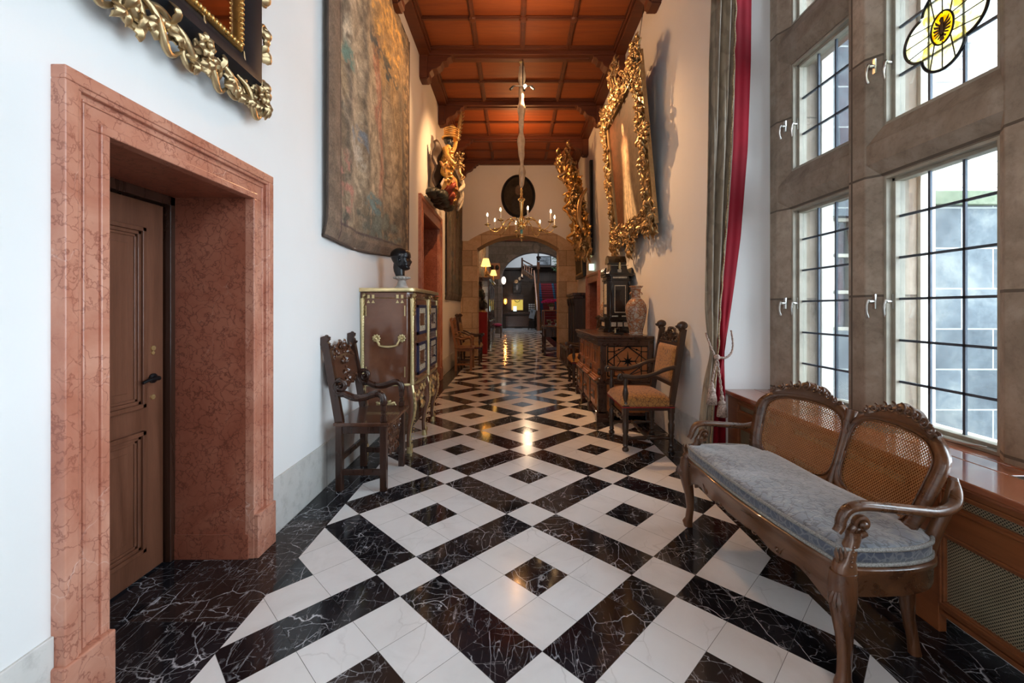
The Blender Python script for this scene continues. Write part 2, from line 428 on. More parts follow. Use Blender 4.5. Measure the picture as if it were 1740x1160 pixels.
col = t.mix(t.math('MULTIPLY', veins(t, v, 5.0, 0.012, 0.4, 0.56), 0.5), col, (0.60, 0.38, 0.30))
M['dmarble'] = t.fin(col, 0.3, spec=0.5)
# woods
M['ceilwood'] = m_wood('ceiling_cedar', (0.20, 0.043, 0.009), (0.32, 0.080, 0.016), 0.62, 'x', 0.8, 0.0, 0.2)
M['ceilbeam'] = m_wood('ceiling_beam_wood', (0.085, 0.019, 0.006), (0.15, 0.038, 0.011), 0.55, 'x', 0.8, 0.0, 0.2)
M['doorwood'] = m_wood('door_oak', (0.10, 0.036, 0.018), (0.18, 0.070, 0.038), 0.36, 'z', 1.2, 0.15, 0.3)
M['walnut'] = m_wood('settee_walnut', (0.060, 0.023, 0.010), (0.19, 0.078, 0.032), 0.28, 'y', 1.0, 0.4, 0.9)
M['walnutleg'] = m_wood('settee_leg_walnut', (0.060, 0.022, 0.009), (0.18, 0.070, 0.028), 0.28, 'z', 1.0, 0.4, 0.9)
M['walnutdark'] = m_wood('carved_walnut', (0.070, 0.030, 0.014), (0.14, 0.062, 0.032), 0.38, 'y', 1.0, 0.2, 0.5)
M['darkoak'] = m_wood('dark_oak', (0.024, 0.009, 0.005), (0.055, 0.021, 0.012), 0.28, 'z', 1.4, 0.3, 0.3)
M['darkseat'] = m_wood('dark_oak_seat', (0.052, 0.019, 0.010), (0.11, 0.045, 0.024), 0.24, 'y', 1.4, 0.5, 0.3)
M['chairoak'] = m_wood('chair_walnut', (0.026, 0.012, 0.006), (0.058, 0.027, 0.014), 0.36, 'z', 1.4, 0.3, 0.3)
M['oak'] = m_wood('honey_oak', (0.16, 0.062, 0.020), (0.28, 0.12, 0.045), 0.36, 'z', 1.2, 0.2, 0.3)
M['credwood'] = m_wood('credenza_walnut', (0.30, 0.095, 0.026), (0.46, 0.165, 0.048), 0.3, 'x', 1.2, 0.35, 0.6)
M['creddark'] = m_wood('credenza_dark_wood', (0.030, 0.011, 0.005), (0.070, 0.026, 0.012), 0.28, 'y', 1.2, 0.4, 0.3)
M['radwood'] = m_wood('radiator_cherry', (0.17, 0.050, 0.016), (0.29, 0.092, 0.032), 0.36, 'y', 1.2, 0.2, 0.4)
M['radtop'] = m_wood('sill_cherry', (0.22, 0.060, 0.026), (0.32, 0.10, 0.045), 0.16, 'y', 1.0, 0.6, 0.2)
M['panelwood'] = m_wood('panelling_oak', (0.022, 0.013, 0.009), (0.05, 0.030, 0.020), 0.45, 'z', 0.8, 0.1, 0.2)
M['handrail'] = m_wood('handrail_wood', (0.25, 0.11, 0.065), (0.38, 0.19, 0.12), 0.4, 'z', 0.8, 0.1, 0.2)
M['black'] = m_plain('ebony', (0.008, 0.008, 0.008), 0.22, 0, 0.2, 10, 0.1, coat=0.4)
M['blackframe'] = m_plain('black_lacquer', (0.010, 0.012, 0.016), 0.38, 0, 0.2, 10, 0.1, coat=0.1)
M['bronze'] = m_plain('black_bronze', (0.012, 0.013, 0.017), 0.3, 0.3, 0.2, 10, 0.1, coat=0.3)
M['iron'] = m_plain('black_iron', (0.015, 0.015, 0.017), 0.4, 0.6)
M['steel'] = m_plain('brushed_steel', (0.62, 0.60, 0.56), 0.28, 1.0)
M['lead'] = m_plain('lead_came', (0.10, 0.125, 0.16), 0.5, 0.4)
M['casement'] = m_plain('painted_casement', (0.42, 0.38, 0.30), 0.5, 0, 0.1)
M['mirrorglass'] = m_plain('old_mirror', (0.72, 0.62, 0.55), 0.04, 1.0, 0.1, 3, 0)
# gold and brass
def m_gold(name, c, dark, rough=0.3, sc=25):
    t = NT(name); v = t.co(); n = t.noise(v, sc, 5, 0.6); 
    g = t.n('NewGeometry'); pt = t.math('MULTIPLY', t.math('SUBTRACT', g.outputs['Pointiness'], 0.46, clamp=True), 9, clamp=True)  # pointiness paints crease shade into the colour: hollows dark, ridges gold
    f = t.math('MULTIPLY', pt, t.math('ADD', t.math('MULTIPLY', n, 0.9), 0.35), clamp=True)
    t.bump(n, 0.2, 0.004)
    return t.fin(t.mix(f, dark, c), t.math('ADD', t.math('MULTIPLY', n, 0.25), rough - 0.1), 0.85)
M['gold'] = m_gold('old_gilding', (0.56, 0.39, 0.19), (0.10, 0.052, 0.020), 0.34)
M['palegold'] = m_gold('pale_silver_gilding', (0.66, 0.49, 0.27), (0.16, 0.09, 0.035), 0.34)
M['brightgold'] = m_gold('bright_gilding', (0.80, 0.50, 0.17), (0.30, 0.14, 0.035), 0.28)
M['brass'] = m_gold('polished_brass', (0.86, 0.68, 0.32), (0.70, 0.52, 0.22), 0.2)
M['ormolu'] = m_gold('ormolu_mount', (0.80, 0.66, 0.36), (0.42, 0.31, 0.13), 0.32)
# tortoise/cherry veneer of cabinet
t = NT('polished_veneer'); v = t.co(); n = t.noise(v, 2.0, 6, 0.6, 1.5)
col = t.ramp(n, [(0.3, (0.14, 0.050, 0.026)), (0.5, (0.185, 0.072, 0.038)), (0.7, (0.235, 0.10, 0.056))])
col = t.mix(t.math('MULTIPLY', veins(t, v, 9, 0.02, 0.6, 0.5), 0.35), col, (0.35, 0.22, 0.16))
M['veneer'] = t.fin(col, 0.17, coat=0.6)
M['blueinlay'] = m_plain('blue_inlay', (0.020, 0.024, 0.075), 0.3, coat=0.3)
M['ivory'] = m_plain('ivory_inlay', (0.62, 0.55, 0.42), 0.4, var=0.25, scale=60)
def m_pattern(name, base, motif, scale, thr, rough=0.7, dist=0.4, sheen=0.3, third=None, stretch=(1, 1, 1), bump=0.3):
    t = NT(name); v = t.co('Object', stretch)
    w = t.n('TexNoise'); t.set(w.inputs['Vector'], v); w.inputs['Scale'].default_value = scale * 0.6; w.inputs['Detail'].default_value = 2
    vm = t.n('VectorMath', operation='MULTIPLY_ADD'); t.set(vm.inputs[0], w.outputs['Color']); vm.inputs[1].default_value = (dist,) * 3; t.set(vm.inputs[2], v)
    vo = t.n('TexVoronoi', feature='DISTANCE_TO_EDGE'); t.set(vo.inputs['Vector'], vm.outputs[0]); vo.inputs['Scale'].default_value = scale
    f = t.math('MULTIPLY', t.math('SUBTRACT', thr, vo.outputs['Distance']), 14, clamp=True)
    n = t.noise(v, scale * 1.3, 4); fine = t.noise(v, 260, 2)
    col = t.mix(f, base, motif)
    if third: col = t.mix(t.math('MULTIPLY', t.math('SUBTRACT', n, 0.5, clamp=True), 7, clamp=True), col, third)
    col = t.mix(t.math('MULTIPLY', fine, 0.35), col, tuple(x * 0.5 for x in base))
    t.bump(t.math('ADD', t.math('MULTIPLY', f, -0.6), fine), bump, 0.003)
    return t.fin(col, rough, sheen=sheen)
M['goldfabric'] = m_pattern('gold_brocade', (0.44, 0.20, 0.042), (0.09, 0.022, 0.009), 27, 0.085, 0.62, 0.06, 0.25)
M['yellowleather'] = m_plain('yellow_upholstery', (0.46, 0.21, 0.04), 0.5)
M['beigefabric'] = m_plain('ochre_cloth', (0.30, 0.19, 0.09), 0.8)
M['velvetgrey'] = m_pattern('blue_grey_damask', (0.15, 0.175, 0.215), (0.045, 0.048, 0.06), 24, 0.11, 0.55, 0.10, 0.9, (0.27, 0.27, 0.27), (1, 1, 1), 0.4)
M['velvetside'] = m_pattern('blue_damask_border', (0.055, 0.07, 0.11), (0.17, 0.18, 0.20), 30, 0.12, 0.55, 0.05, 0.5)
M['braid'] = m_plain('silver_braid', (0.34, 0.33, 0.31), 0.7, 0, 0.3, 200, 0.6, 300)
M['damask'] = m_pattern('beige_damask', (0.36, 0.275, 0.185), (0.24, 0.18, 0.12), 9, 0.14, 0.5, 0.12, 0.3, (0.30, 0.23, 0.15), (1, 1, 0.55), 0.1)
M['redvelvet'] = m_plain('crimson_velvet', (0.21, 0.003, 0.011), 0.8, 0, 0.12, 3, 0.1, 60, spec=0.15, sheen=0.04)
M['redplush'] = m_plain('dark_red_velvet', (0.30, 0.008, 0.010), 0.7)
M['rope'] = m_plain('pink_gold_cord', (0.52, 0.37, 0.30), 0.6, 0, 0.35, 90, 0.6, 120)
M['ropegold'] = m_plain('gold_cord', (0.42, 0.28, 0.14), 0.6, 0, 0.35, 90, 0.6, 120)
M['silk'] = m_plain('ivory_silk_sleeve', (0.50, 0.42, 0.33), 0.55, 0, 0.15, 12, 0.3, 30)
M['vase'] = m_pattern('iron_red_porcelain', (0.46, 0.37, 0.28), (0.27, 0.085, 0.03), 17, 0.12, 0.18, 0.09, 0.0, (0.42, 0.145, 0.045), (1, 1, 1), 0.0)
M['marblewhite'] = m_plain('white_carved_marble', (0.62, 0.60, 0.56), 0.4, var=0.15, scale=20)
M['red'] = m_plain('signal_red', (0.55, 0.01, 0.012), 0.35)
M['white'] = m_plain('white_paint', (0.75, 0.74, 0.72), 0.5)
M['wax'] = m_plain('candle_wax', (0.80, 0.76, 0.68), 0.5)
M['leafgreen'] = m_plain('plant_green', (0.05, 0.11, 0.04), 0.5)
M['orchid'] = m_plain('orchid_magenta', (0.55, 0.04, 0.30), 0.5)
M['paleblue'] = m_plain('pale_blue_card', (0.36, 0.48, 0.60), 0.6)
M['silver'] = m_plain('silver', (0.75, 0.74, 0.72), 0.25, 1.0)
M['magenta'] = m_plain('magenta_cushion', (0.30, 0.035, 0.16), 0.7)
M['greenlawn'] = m_plain('courtyard_ground', (0.25, 0.26, 0.24), 0.9)
def m_emit(name, c, st):
    t = NT(name); t.b.inputs['Emission Color'].default_value = (*c, 1); t.b.inputs['Emission Strength'].default_value = st
    t.b.inputs['Base Color'].default_value = (*c, 1); return t.m
M['flame'] = m_emit('candle_bulb', (1, 0.62, 0.30), 45)
M['bulb'] = m_emit('spot_bulb', (1, 0.72, 0.42), 120)
M['shade'] = m_emit('lit_lamp_shade', (1, 0.62, 0.16), 1.6)
M['sconce'] = m_emit('orange_sconce', (1, 0.36, 0.06), 3.0)
M['screen'] = m_emit('lit_screen', (0.7, 0.9, 0.85), 1.2)
M['exit'] = m_emit('lit_exit_panel', (0.75, 1.0, 0.85), 1.6)
M['office'] = m_emit('lit_office', (0.62, 0.50, 0.10), 0.6)
# painted and woven colours
def m_painted(name, rough, weave, bump, sheen=0.0):
    t = NT(name); a = t.n('Attribute', attribute_name='Col'); v = t.co(); n = t.noise(v, weave, 4, 0.7)
    col = t.mix(1.0, a.outputs['Color'], t.ramp(n, [(0.3, (0.62, 0.62, 0.62)), (0.7, (1.35, 1.35, 1.35))]), 'MULTIPLY')
    t.bump(n, bump, 0.006); return t.fin(col, rough, sheen=sheen, spec=0.2)
M['tapestry'] = m_painted('woven_tapestry', 0.85, 55, 0.5, 0.1)
M['canvas'] = m_painted('varnished_painting', 0.6, 14, 0.1)
# glass
t = NT('window_glass'); gl = t.n('BsdfGlossy'); gl.inputs['Roughness'].default_value = 0.02; tr = t.n('BsdfTransparent')
tr.inputs[0].default_value = (0.93, 0.96, 0.97, 1); fr = t.n('Fresnel'); fr.inputs[0].default_value = 1.35; mx = t.n('MixShader')
t.set(mx.inputs[0], t.math('MULTIPLY', fr.outputs[0], 0.6)); t.set(mx.inputs[1], tr.outputs[0]); t.set(mx.inputs[2], gl.outputs[0]); t.set(t.out.inputs[0], mx.outputs[0])
M['glass'] = t.m
def m_tint(name, c1, c2, sc, opac):
    t = NT(name); v = t.co(); n = t.noise(v, sc, 4, 0.6, 0.8); col = t.ramp(n, [(0.4, c1), (0.6, c2)])
    tr = t.n('BsdfTransparent'); t.set(tr.inputs[0], col); df = t.n('BsdfTranslucent'); t.set(df.inputs[0], col)
    mx = t.n('MixShader'); mx.inputs[0].default_value = opac; t.set(mx.inputs[1], tr.outputs[0]); t.set(mx.inputs[2], df.outputs[0]); t.set(t.out.inputs[0], mx.outputs[0])
    return t.m
M['stainpale'] = m_tint('pale_stained_glass', (0.86, 0.76, 0.42), (0.97, 0.95, 0.88), 26, 0.5)
M['stainyellow'] = m_tint('yellow_stained_glass', (0.95, 0.62, 0.02), (0.98, 0.85, 0.25), 25, 0.35)
# cane weave and woven metal grille (holes are real openings in the weave)
def m_weave(name, col, sx, hole, rough, metal, diag=False):
    t = NT(name); tc = t.n('TexCoord'); sp = t.n('SeparateXYZ'); t.set(sp.inputs[0], tc.outputs['UV'])
    a, b = sp.outputs[0], sp.outputs[1]
    if diag: a, b = t.math('ADD', a, b), t.math('SUBTRACT', a, b)
    fa = t.math('SUBTRACT', t.math('FRACT', t.math('MULTIPLY', a, sx)), 0.5); fb = t.math('SUBTRACT', t.math('FRACT', t.math('MULTIPLY', b, sx)), 0.5)
    d = t.math('SQRT', t.math('ADD', t.math('MULTIPLY', fa, fa), t.math('MULTIPLY', fb, fb)))
    tr = t.n('BsdfTransparent'); mx = t.n('MixShader'); t.set(mx.inputs[0], t.math('GREATER_THAN', d, hole))
    t.set(mx.inputs[1], tr.outputs[0]); t.set(mx.inputs[2], t.b.outputs[0]); t.set(t.out.inputs[0], mx.outputs[0])
    n = t.noise(t.co(), 6, 3); t.bump(d, 0.4, 0.003)
    t.fin(t.ramp(n, [(0.3, tuple(x * 0.75 for x in col)), (0.7, col)]), rough, metal)
    return t.m
M['cane'] = m_weave('woven_cane', (0.40, 0.17, 0.055), 1 / 0.0160, 0.33, 0.30, 0, True)
M['grille'] = m_weave('woven_metal_grille', (0.50, 0.42, 0.28), 1 / 0.0135, 0.30, 0.4, 0.6, True)
M['shadowback'] = m_plain('recess_shade_backing', (0.012, 0.011, 0.010), 0.9)  # near-black colour in place of shade behind grilles, window and niches
# stair carpet in stripes across the flight
t = NT('striped_stair_carpet'); sx = t.n('SeparateXYZ'); t.set(sx.inputs[0], t.co('Object', (1, 1, 1)))
f = t.math('DIVIDE', t.math('SUBTRACT', sx.outputs[0], 1.55), 1.6)
M['carpet'] = t.fin(t.ramp(f, [(0.0, (0.20, 0.09, 0.03)), (0.14, (0.02, 0.10, 0.19)), (0.26, (0.19, 0.012, 0.022)), (0.78, (0.02, 0.10, 0.19)), (0.86, (0.04, 0.03, 0.03)), (0.9, (0.15, 0.01, 0.02))], 'CONSTANT'), 0.9)
def add_uv(o, fn):
    me = o.data; uv = me.uv_layers.new(name='UVMap')
    for lp in me.loops:
        uv.data[lp.index].uv = fn(me.vertices[lp.vertex_index].co)

# ------------------------------------------------------------------ the room
CX, CY0, S = 0.113, 2.257, 1.3413
TT = S / (4 * sqrt(2))
FL, FR = -1.215, 1.44                   # edges of the tiled field
def clip_poly(poly, axis, val, keep_less):
    out = []
    for i in range(len(poly)):
        a, b = poly[i], poly[(i + 1) % len(poly)]
        ia = (a[axis] <= val) == keep_less; ib = (b[axis] <= val) == keep_less
        if ia: out.append(a)
        if ia != ib:
            t = (val - a[axis]) / (b[axis] - a[axis]); out.append((a[0] + (b[0] - a[0]) * t, a[1] + (b[1] - a[1]) * t))
    return out
def shrink(poly, d):
    cx = sum(p[0] for p in poly) / len(poly); cy_ = sum(p[1] for p in poly) / len(poly)
    return [(p[0] + (cx - p[0]) * d, p[1] + (cy_ - p[1]) * d) for p in poly]
def make_floor():
    mb = MB(); cols = []
    def put(poly, mi):
        mb.cur = mi; mb.add([(x, y, 0) for x, y in poly], [tuple(range(len(poly)))])
        c = (rnd.random(), rnd.random(), rnd.random(), 1); cols.extend([c] * len(poly))
    mb.cur = 2; mb.box(-3.6, 4.6, -3.6, 34, -0.06, -0.0015); cols.extend([(0, 0, 0, 1)] * 8)
    N = 110
    for i in range(-N, N):
        for j in range(-N, N):
            uc, vc = i * TT, j * TT
            x = CX + (uc - vc) / sqrt(2); y = CY0 + (uc + vc) / sqrt(2)
            if x < FL - .2 or x > FR + .2 or y < -3.6 or y > 24.5: continue
            mi_, mj_ = (i + 1) % 4 - 1, (j + 1) % 4 - 1
            blk = (mi_ == 2) != (mj_ == 2) or (mi_ == 0 and mj_ == 0)
            h = TT / 2; g = 0.0009
            poly = [(CX + (a - b) / sqrt(2), CY0 + (a + b) / sqrt(2)) for a, b in ((uc - h + g, vc - h + g), (uc + h - g, vc - h + g), (uc + h - g, vc + h - g), (uc - h + g, vc + h - g))]
            poly = clip_poly(clip_poly(poly, 0, FL, False), 0, FR, True)
            if len(poly) >= 3: put(poly, 1 if blk else 0)
    y = -3.6
    while y < 24.5:                     # black marble borders
        for x0, x1 in ((-2.2, -1.73), (-1.728, FL - .001), (FR + .001, 1.732), (1.734, 2.3)):
            put([(x0, y), (x1, y), (x1, y + .918), (x0, y + .918)], 1)
        y += .92
    for i in range(14):
        for j in range(16):
            put([(-3.5 + i * .58, 24.6 + j * .58), (-3.5 + i * .58 + .578, 24.6 + j * .58), (-3.5 + i * .58 + .578, 24.6 + j * .58 + .578), (-3.5 + i * .58, 24.6 + j * .58 + .578)], 0 if (i + j) % 2 else 1)
    for i in range(6):
        for j in range(20):
            put([(1.75 + i * .58, 12.6 + j * .58), (1.75 + i * .58 + .578, 12.6 + j * .58), (1.75 + i * .58 + .578, 12.6 + j * .58 + .578), (1.75 + i * .58, 12.6 + j * .58 + .578)], (i + j) % 2)
    me = bpy.data.meshes.new('floor'); me.from_pydata(mb.v, [], mb.f)
    for m in (M['wtile'], M['btile'], M['grout']): me.materials.append(m)
    me.polygons.foreach_set('material_index', mb.mi)
    ca = me.color_attributes.new('tid', 'FLOAT_COLOR', 'POINT'); ca.data.foreach_set('color', np.array(cols).ravel())
    me.update(); o = bpy.data.objects.new('floor', me); COL.objects.link(o); struct(o)
make_floor()

def wall_x(name, xa, xb, y0, y1, z1, holes, mat):
    """wall slab between xa and xb with rectangular openings (ya, yb, za, zb)"""
    mb = MB(); ys = sorted({y0, y1} | {h[0] for h in holes} | {h[1] for h in holes})
    for a, b in zip(ys, ys[1:]):
        zs = [0.0]; m = (a + b) / 2; hh = sorted([h for h in holes if h[0] < m < h[1]], key=lambda q: q[2])
        for h in hh:
            if h[2] > zs[-1]: mb.box(xa, xb, a, b, zs[-1], h[2])
            zs.append(h[3])
        if zs[-1] < z1: mb.box(xa, xb, a, b, zs[-1], z1)
    return struct(mb.build(name, mat))
wall_x('wall_left', -2.2, XL, -3.5, YE + .7, 5.6, [(1.45, 2.48, 0, 2.11), (6.80, 8.43, 0, 3.02)], M['plaster'])
wall_x('wall_right', XR, 2.55, 3.70, YE + .7, 5.6, [(8.80, 10.07, 0, 2.05)], M['plaster'])
struct(MB().box(-2.3, 2.6, -3.6, -3.5, 0, 5.6).build('wall_back', M['plaster']))
# skirtings
def skirting(name, xw, s, segs):
    mb = MB()
    for a, b in segs: mb.box(min(xw, xw + s * .012), max(xw, xw + s * .012), a, b, 0, .35)
    struct(mb.build(name, M['basestone'], bevel=.003))
skirting('baseboard_left', XL, 1, [(-3.5, 1.378), (2.571, 6.62), (8.6, YE)])
skirting('baseboard_right', XR, -1, [(3.70, 8.66), (10.2, YE)])

# ceiling -------------------------------------------------------------
ZP = 5.46
mb = MB().box(XL - .1, 2.5, -3.5, YE, ZP, ZP + .1); struct(mb.build('ceiling', M['ceilwood']))
beams = [6.81 + 1.667 * k for k in range(-6, 4)]; beams[-1] = 11.77
tn = 1
for x0, x1, s in ((XL, XL + .16, 1), (XR - .16, XR, -1)):
    mb = MB(); mb.box(x0, x1, -3.5, YE, 5.36, ZP)
    e = x1 if s > 0 else x0
    mb.box(min(e, e + s * .03), max(e, e + s * .03), -3.5, YE, 5.40, ZP)
    struct(mb.build('trim_%d' % tn, M['ceilbeam'], bevel=.006)); tn += 1
def corbel_profile(s):
    q = [(0, 5.00), (.11, 5.00), (.15, 5.03), (.155, 5.10), (.20, 5.15), (.27, 5.17), (.33, 5.21), (.36, 5.27), (.42, 5.28), (.44, 5.33), (.49, 5.345), (.50, 5.37), (0, 5.37)]
    xw = XL if s > 0 else XR
    return [(xw + s * a, b) for a, b in q]
for yb in beams:
    if yb < -2: continue
    mb = MB(); mb.box(XL + .1, XR - .1, yb - .11, yb + .11, 5.37, ZP)
    mb.box(XL + .55, XR - .55, yb - .035, yb + .035, 5.35, 5.38)
    mb.box(XL + .13, XR - .13, yb - .15, yb + .15, 5.43, ZP)
    for s in (1, -1):
        mb.prism(corbel_profile(s), yb - .09, yb + .09, 'y')
        mb.prism([(p[0], p[1] + .0) for p in corbel_profile(s)[:3]] + [((XL if s > 0 else XR) + s * .15, 5.37), ((XL if s > 0 else XR), 5.37)][::1] if False else [((XL if s > 0 else XR) + s * .003, 5.012), ((XL if s > 0 else XR) + s * .118, 5.012), ((XL if s > 0 else XR) + s * .13, 5.365), ((XL if s > 0 else XR) + s * .003, 5.365)], yb - .12, yb + .12, 'y')
    struct(mb.build('trim_%d' % tn, M['ceilbeam'], bevel=.006)); tn += 1
xq = [XL + .19 + (XR - XL - .38) * k / 4 for k in range(5)]
for a, b in zip(beams, beams[1:]):
    if a < -2: continue
    mb = MB(); m = (a + b) / 2
    for w, d in ((.075, .022), (.04, .036)):
        mb.box(xq[0], xq[4], m - w / 2, m + w / 2, ZP - d, ZP)
        for x in xq[1:4]: mb.box(x - w / 2, x + w / 2, a + .13, b - .13, ZP - d, ZP)
    for x in xq[1:4]:
        mb.lathe([(.0, 0), (.045, .0), (.06, .02), (.06, .05)], (x, m, ZP - .055), 8)
    for w, d in ((.05, .016), (.025, .03)):
        for yy in (a + .15, b - .15 - w): mb.box(xq[0] - .03, xq[4] + .03, yy, yy + w, ZP - d, ZP)
        for xx in (xq[0] - .03, xq[4] + .03 - w): mb.box(xx, xx + w, a + .13, b - .13, ZP - d, ZP)
    struct(mb.build('trim_%d' % tn, M['ceilbeam'], bevel=.003, seg=1)); tn += 1

# end wall with the sandstone arch --------------------------------------
def arch(xa, xb, zs, rise, n=24, p=2.3):
    c, h = (xa + xb) / 2, (xb - xa) / 2; o = []
    for k in range(n + 1):
        a = pi - pi * k / n; o.append((c + h * cos(a), zs + rise * abs(sin(a)) ** (2 / p)))
    return o
def arched_wall(name, mat, x0, x1, z1, inner, ya, yb, zbot=0):
    mb = MB(); xa, xb = inner[0][0], inner[-1][0]
    mb.prism([(x0, zbot), (xa, zbot)] + [(xa, inner[0][1])] + [(x0, inner[0][1])], ya, yb)
    mb.prism([(xb, zbot), (x1, zbot), (x1, inner[-1][1]), (xb, inner[-1][1])], ya, yb)
    for p, q in zip(inner, inner[1:]):
        if q[0] - p[0] > 1e-5: mb.prism([p, q, (q[0], z1), (p[0], z1)], ya, yb)
    mb.prism([(x0, inner[0][1]), (xa, inner[0][1]), (xa, z1), (x0, z1)], ya, yb)
    mb.prism([(xb, inner[-1][1]), (x1, inner[-1][1]), (x1, z1), (xb, z1)], ya, yb)
    return struct(mb.build(name, mat))
AI = arch(-1.04, 1.22, 3.06, .37, p=1.05)
arched_wall('wall_end', M['plaster'], XL - .1, XR + .1, 5.6, arch(-1.07, 1.25, 3.09, .37, p=1.05), YE, YE + .55)
# stone surround: voussoirs and quoins, one mesh
mb = MB(); AO = arch(-1.28, 1.48, 3.27, .43, p=1.05)
for k in range(len(AI) - 1):
    p, q, r_, t_ = AI[k], AI[k + 1], AO[k + 1], AO[k]; mb.prism([p, q, r_, t_], YE - .035, YE + .6)
mb.prism([(XL, 0), (-1.04, 0), (-1.04, 3.06), (-1.28, 3.27), (XL, 3.27)], YE - .035, YE + .6)
mb.prism([(1.22, 0), (XR, 0), (XR, 3.27), (1.48, 3.27), (1.22, 3.06)], YE - .035, YE + .6)
struct(mb.build('trim_%d' % tn, M['archstone'])); tn += 1

# doorways ---------------------------------------------------------------
def doorway(name, y0, y1, zt, fw, xw, s, depth, label, leaf_split=True, plinth=.25, hand=True, mats=('rmarble', 'dmarble')):
    """architrave on the wall plane xw, niche going away from the room (s = direction into the room)"""
    root = bpy.data.objects.new(name, None); COL.objects.link(root); root.location = (xw, (y0 + y1) / 2, 0); struct(root)
    hy = (y1 - y0) / 2
    X = lambda a: -s * 0 + s * a
    def bx(mb, xa, xb, ya, yb, za, zb): mb.box(min(s * xa, s * xb), max(s * xa, s * xb), ya, yb, za, zb)
    mb = MB()
    for (o, w, d) in ((.0015, fw - .0015, .022), (0, .045, .046), (.02, .04, .040), (.075, .012, .028), (fw - .032, .0335, .032)):
        for sg in (-1, 1):
            ya, yb = sg * (hy - o), sg * (hy - o - w); bx(mb, -.02, d, min(ya, yb), max(ya, yb), 0, zt - o - w + .0004 * w)
        bx(mb, -.02, d - .0003, -hy + o, hy - o, zt - o - w, zt - o)
    mb.build('architrave', M[mats[0]], root, bevel=.004)
    mb = MB()
    for sg in (-1, 1):
        ya, yb = sg * (hy + .012), sg * (hy - fw - .0); bx(mb, -.02, .055, min(ya, yb), max(ya, yb), 0, plinth)
    mb.build('plinth_block', M[mats[0]], root, bevel=.006)
    iy = hy - fw; mb = MB()
    for sg in (-1, 1):
        ya, yb = sg * iy, sg * (iy + .05)
        bx(mb, -depth, 0.0, min(ya, yb), max(ya, yb), 0, zt - fw)
        yc = sg * (iy - .008); bx(mb, -depth, -.0, min(ya, yc), max(ya, yc), 0, plinth * .55)
    bx(mb, -depth, 0.0, -iy - .05, iy + .05, zt - fw, zt - fw + .05)
    mb.build('jamb_lining', M[mats[1]], root)
    mb_ = MB(); bx(mb_, -depth - .06, -depth - .005, -iy - .05, iy + .05, 0, zt - fw + .05); mb_.build('door_backing', M['darkoak'], root)  # added board closing the wall hole; stops outside light leaking past the leaf
    # door frame and leaf
    mb = MB(); zl = zt - fw; d0 = depth - .04
    for sg in (-1, 1):
        ya, yb = sg * iy, sg * (iy - .035); bx(mb, -depth, -d0 + .02, min(ya, yb), max(ya, yb), 0, zl)
    bx(mb, -depth, -d0 + .02, -iy, iy, zl - .05, zl)
    mb.build('door_frame', M['darkoak'], root, bevel=.003)
    leafb = MB(); ly = iy - .045; X0 = d0 + .012
    bx(leafb, -depth, -X0, -ly, ly, .01, zl - .06)
    def molding(ya, yb, za, zb):
        for k, (w, h) in enumerate(((.022, .022), (.018, .012), (.014, .006))):
            o = sum((.022, .018, .014)[:k])
            bx(leafb, -X0 - .001, -X0 + h, ya + o, yb - o, za + o, za + o + w); bx(leafb, -X0 - .001, -X0 + h, ya + o, yb - o, zb - o - w, zb - o)
            bx(leafb, -X0 - .001, -X0 + h, ya + o, ya + o + w, za + o, zb - o); bx(leafb, -X0 - .001, -X0 + h, yb - o - w, yb - o, za + o, zb - o)
        bx(leafb, -X0 - .001, -X0 + .004, ya + .09, yb - .09, za + .09, zb - .09)
    zm = zl * .40
    molding(-ly + .13, ly - .13, .14, zm - .04); molding(-ly + .13, ly - .13, zm + .08, zl - .2)
    lf = leafb.build('door_leaf', M['doorwood'], root, bevel=.003)
    if hand:
        hb = MB(); hx = s * (-X0); yy = ly - .07
        hb.turn((hx, yy, 1.03), (hx + s * .03, yy, 1.03), [(.026, 0), (.026, .3), (.012, .4), (.012, 1)], 12)
        hb.tube([(hx + s * .035, yy + .0, 1.03), (hx + s * .045, yy - .03, 1.035), (hx + s * .04, yy - .07, 1.03), (hx + s * .035, yy - .10, 1.02)], [.012, .010, .009, .008], 8)
        hb.build('door_handle', M['iron'], lf, smooth=True)
        kb = MB(); kb.turn((hx, yy, .93), (hx + s * .006, yy, .93), [(.014, 0), (.014, 1)], 10); kb.turn((hx, yy, 1.19), (hx + s * .008, yy, 1.19), [(.014, 0), (.014, 1)], 10); kb.turn((hx, yy, 1.165), (hx + s * .006, yy, 1.165), [(.010, 0), (.010, 1)], 10)
        kb.build('keyhole', M['brass'], lf, smooth=True)
    return root
doorway('door_1', 1.378, 2.571, 2.188, .168, XL, 1, .47, '')
doorway('door_2', 6.63, 8.60, 3.19, .24, XL, 1, .5, '', hand=False, mats=('rmarble', 'dmarble'))
doorway('door_3', 8.67, 10.2, 2.18, .20, XR, -1, .5, '', hand=False, mats=('rmarble', 'dmarble'))

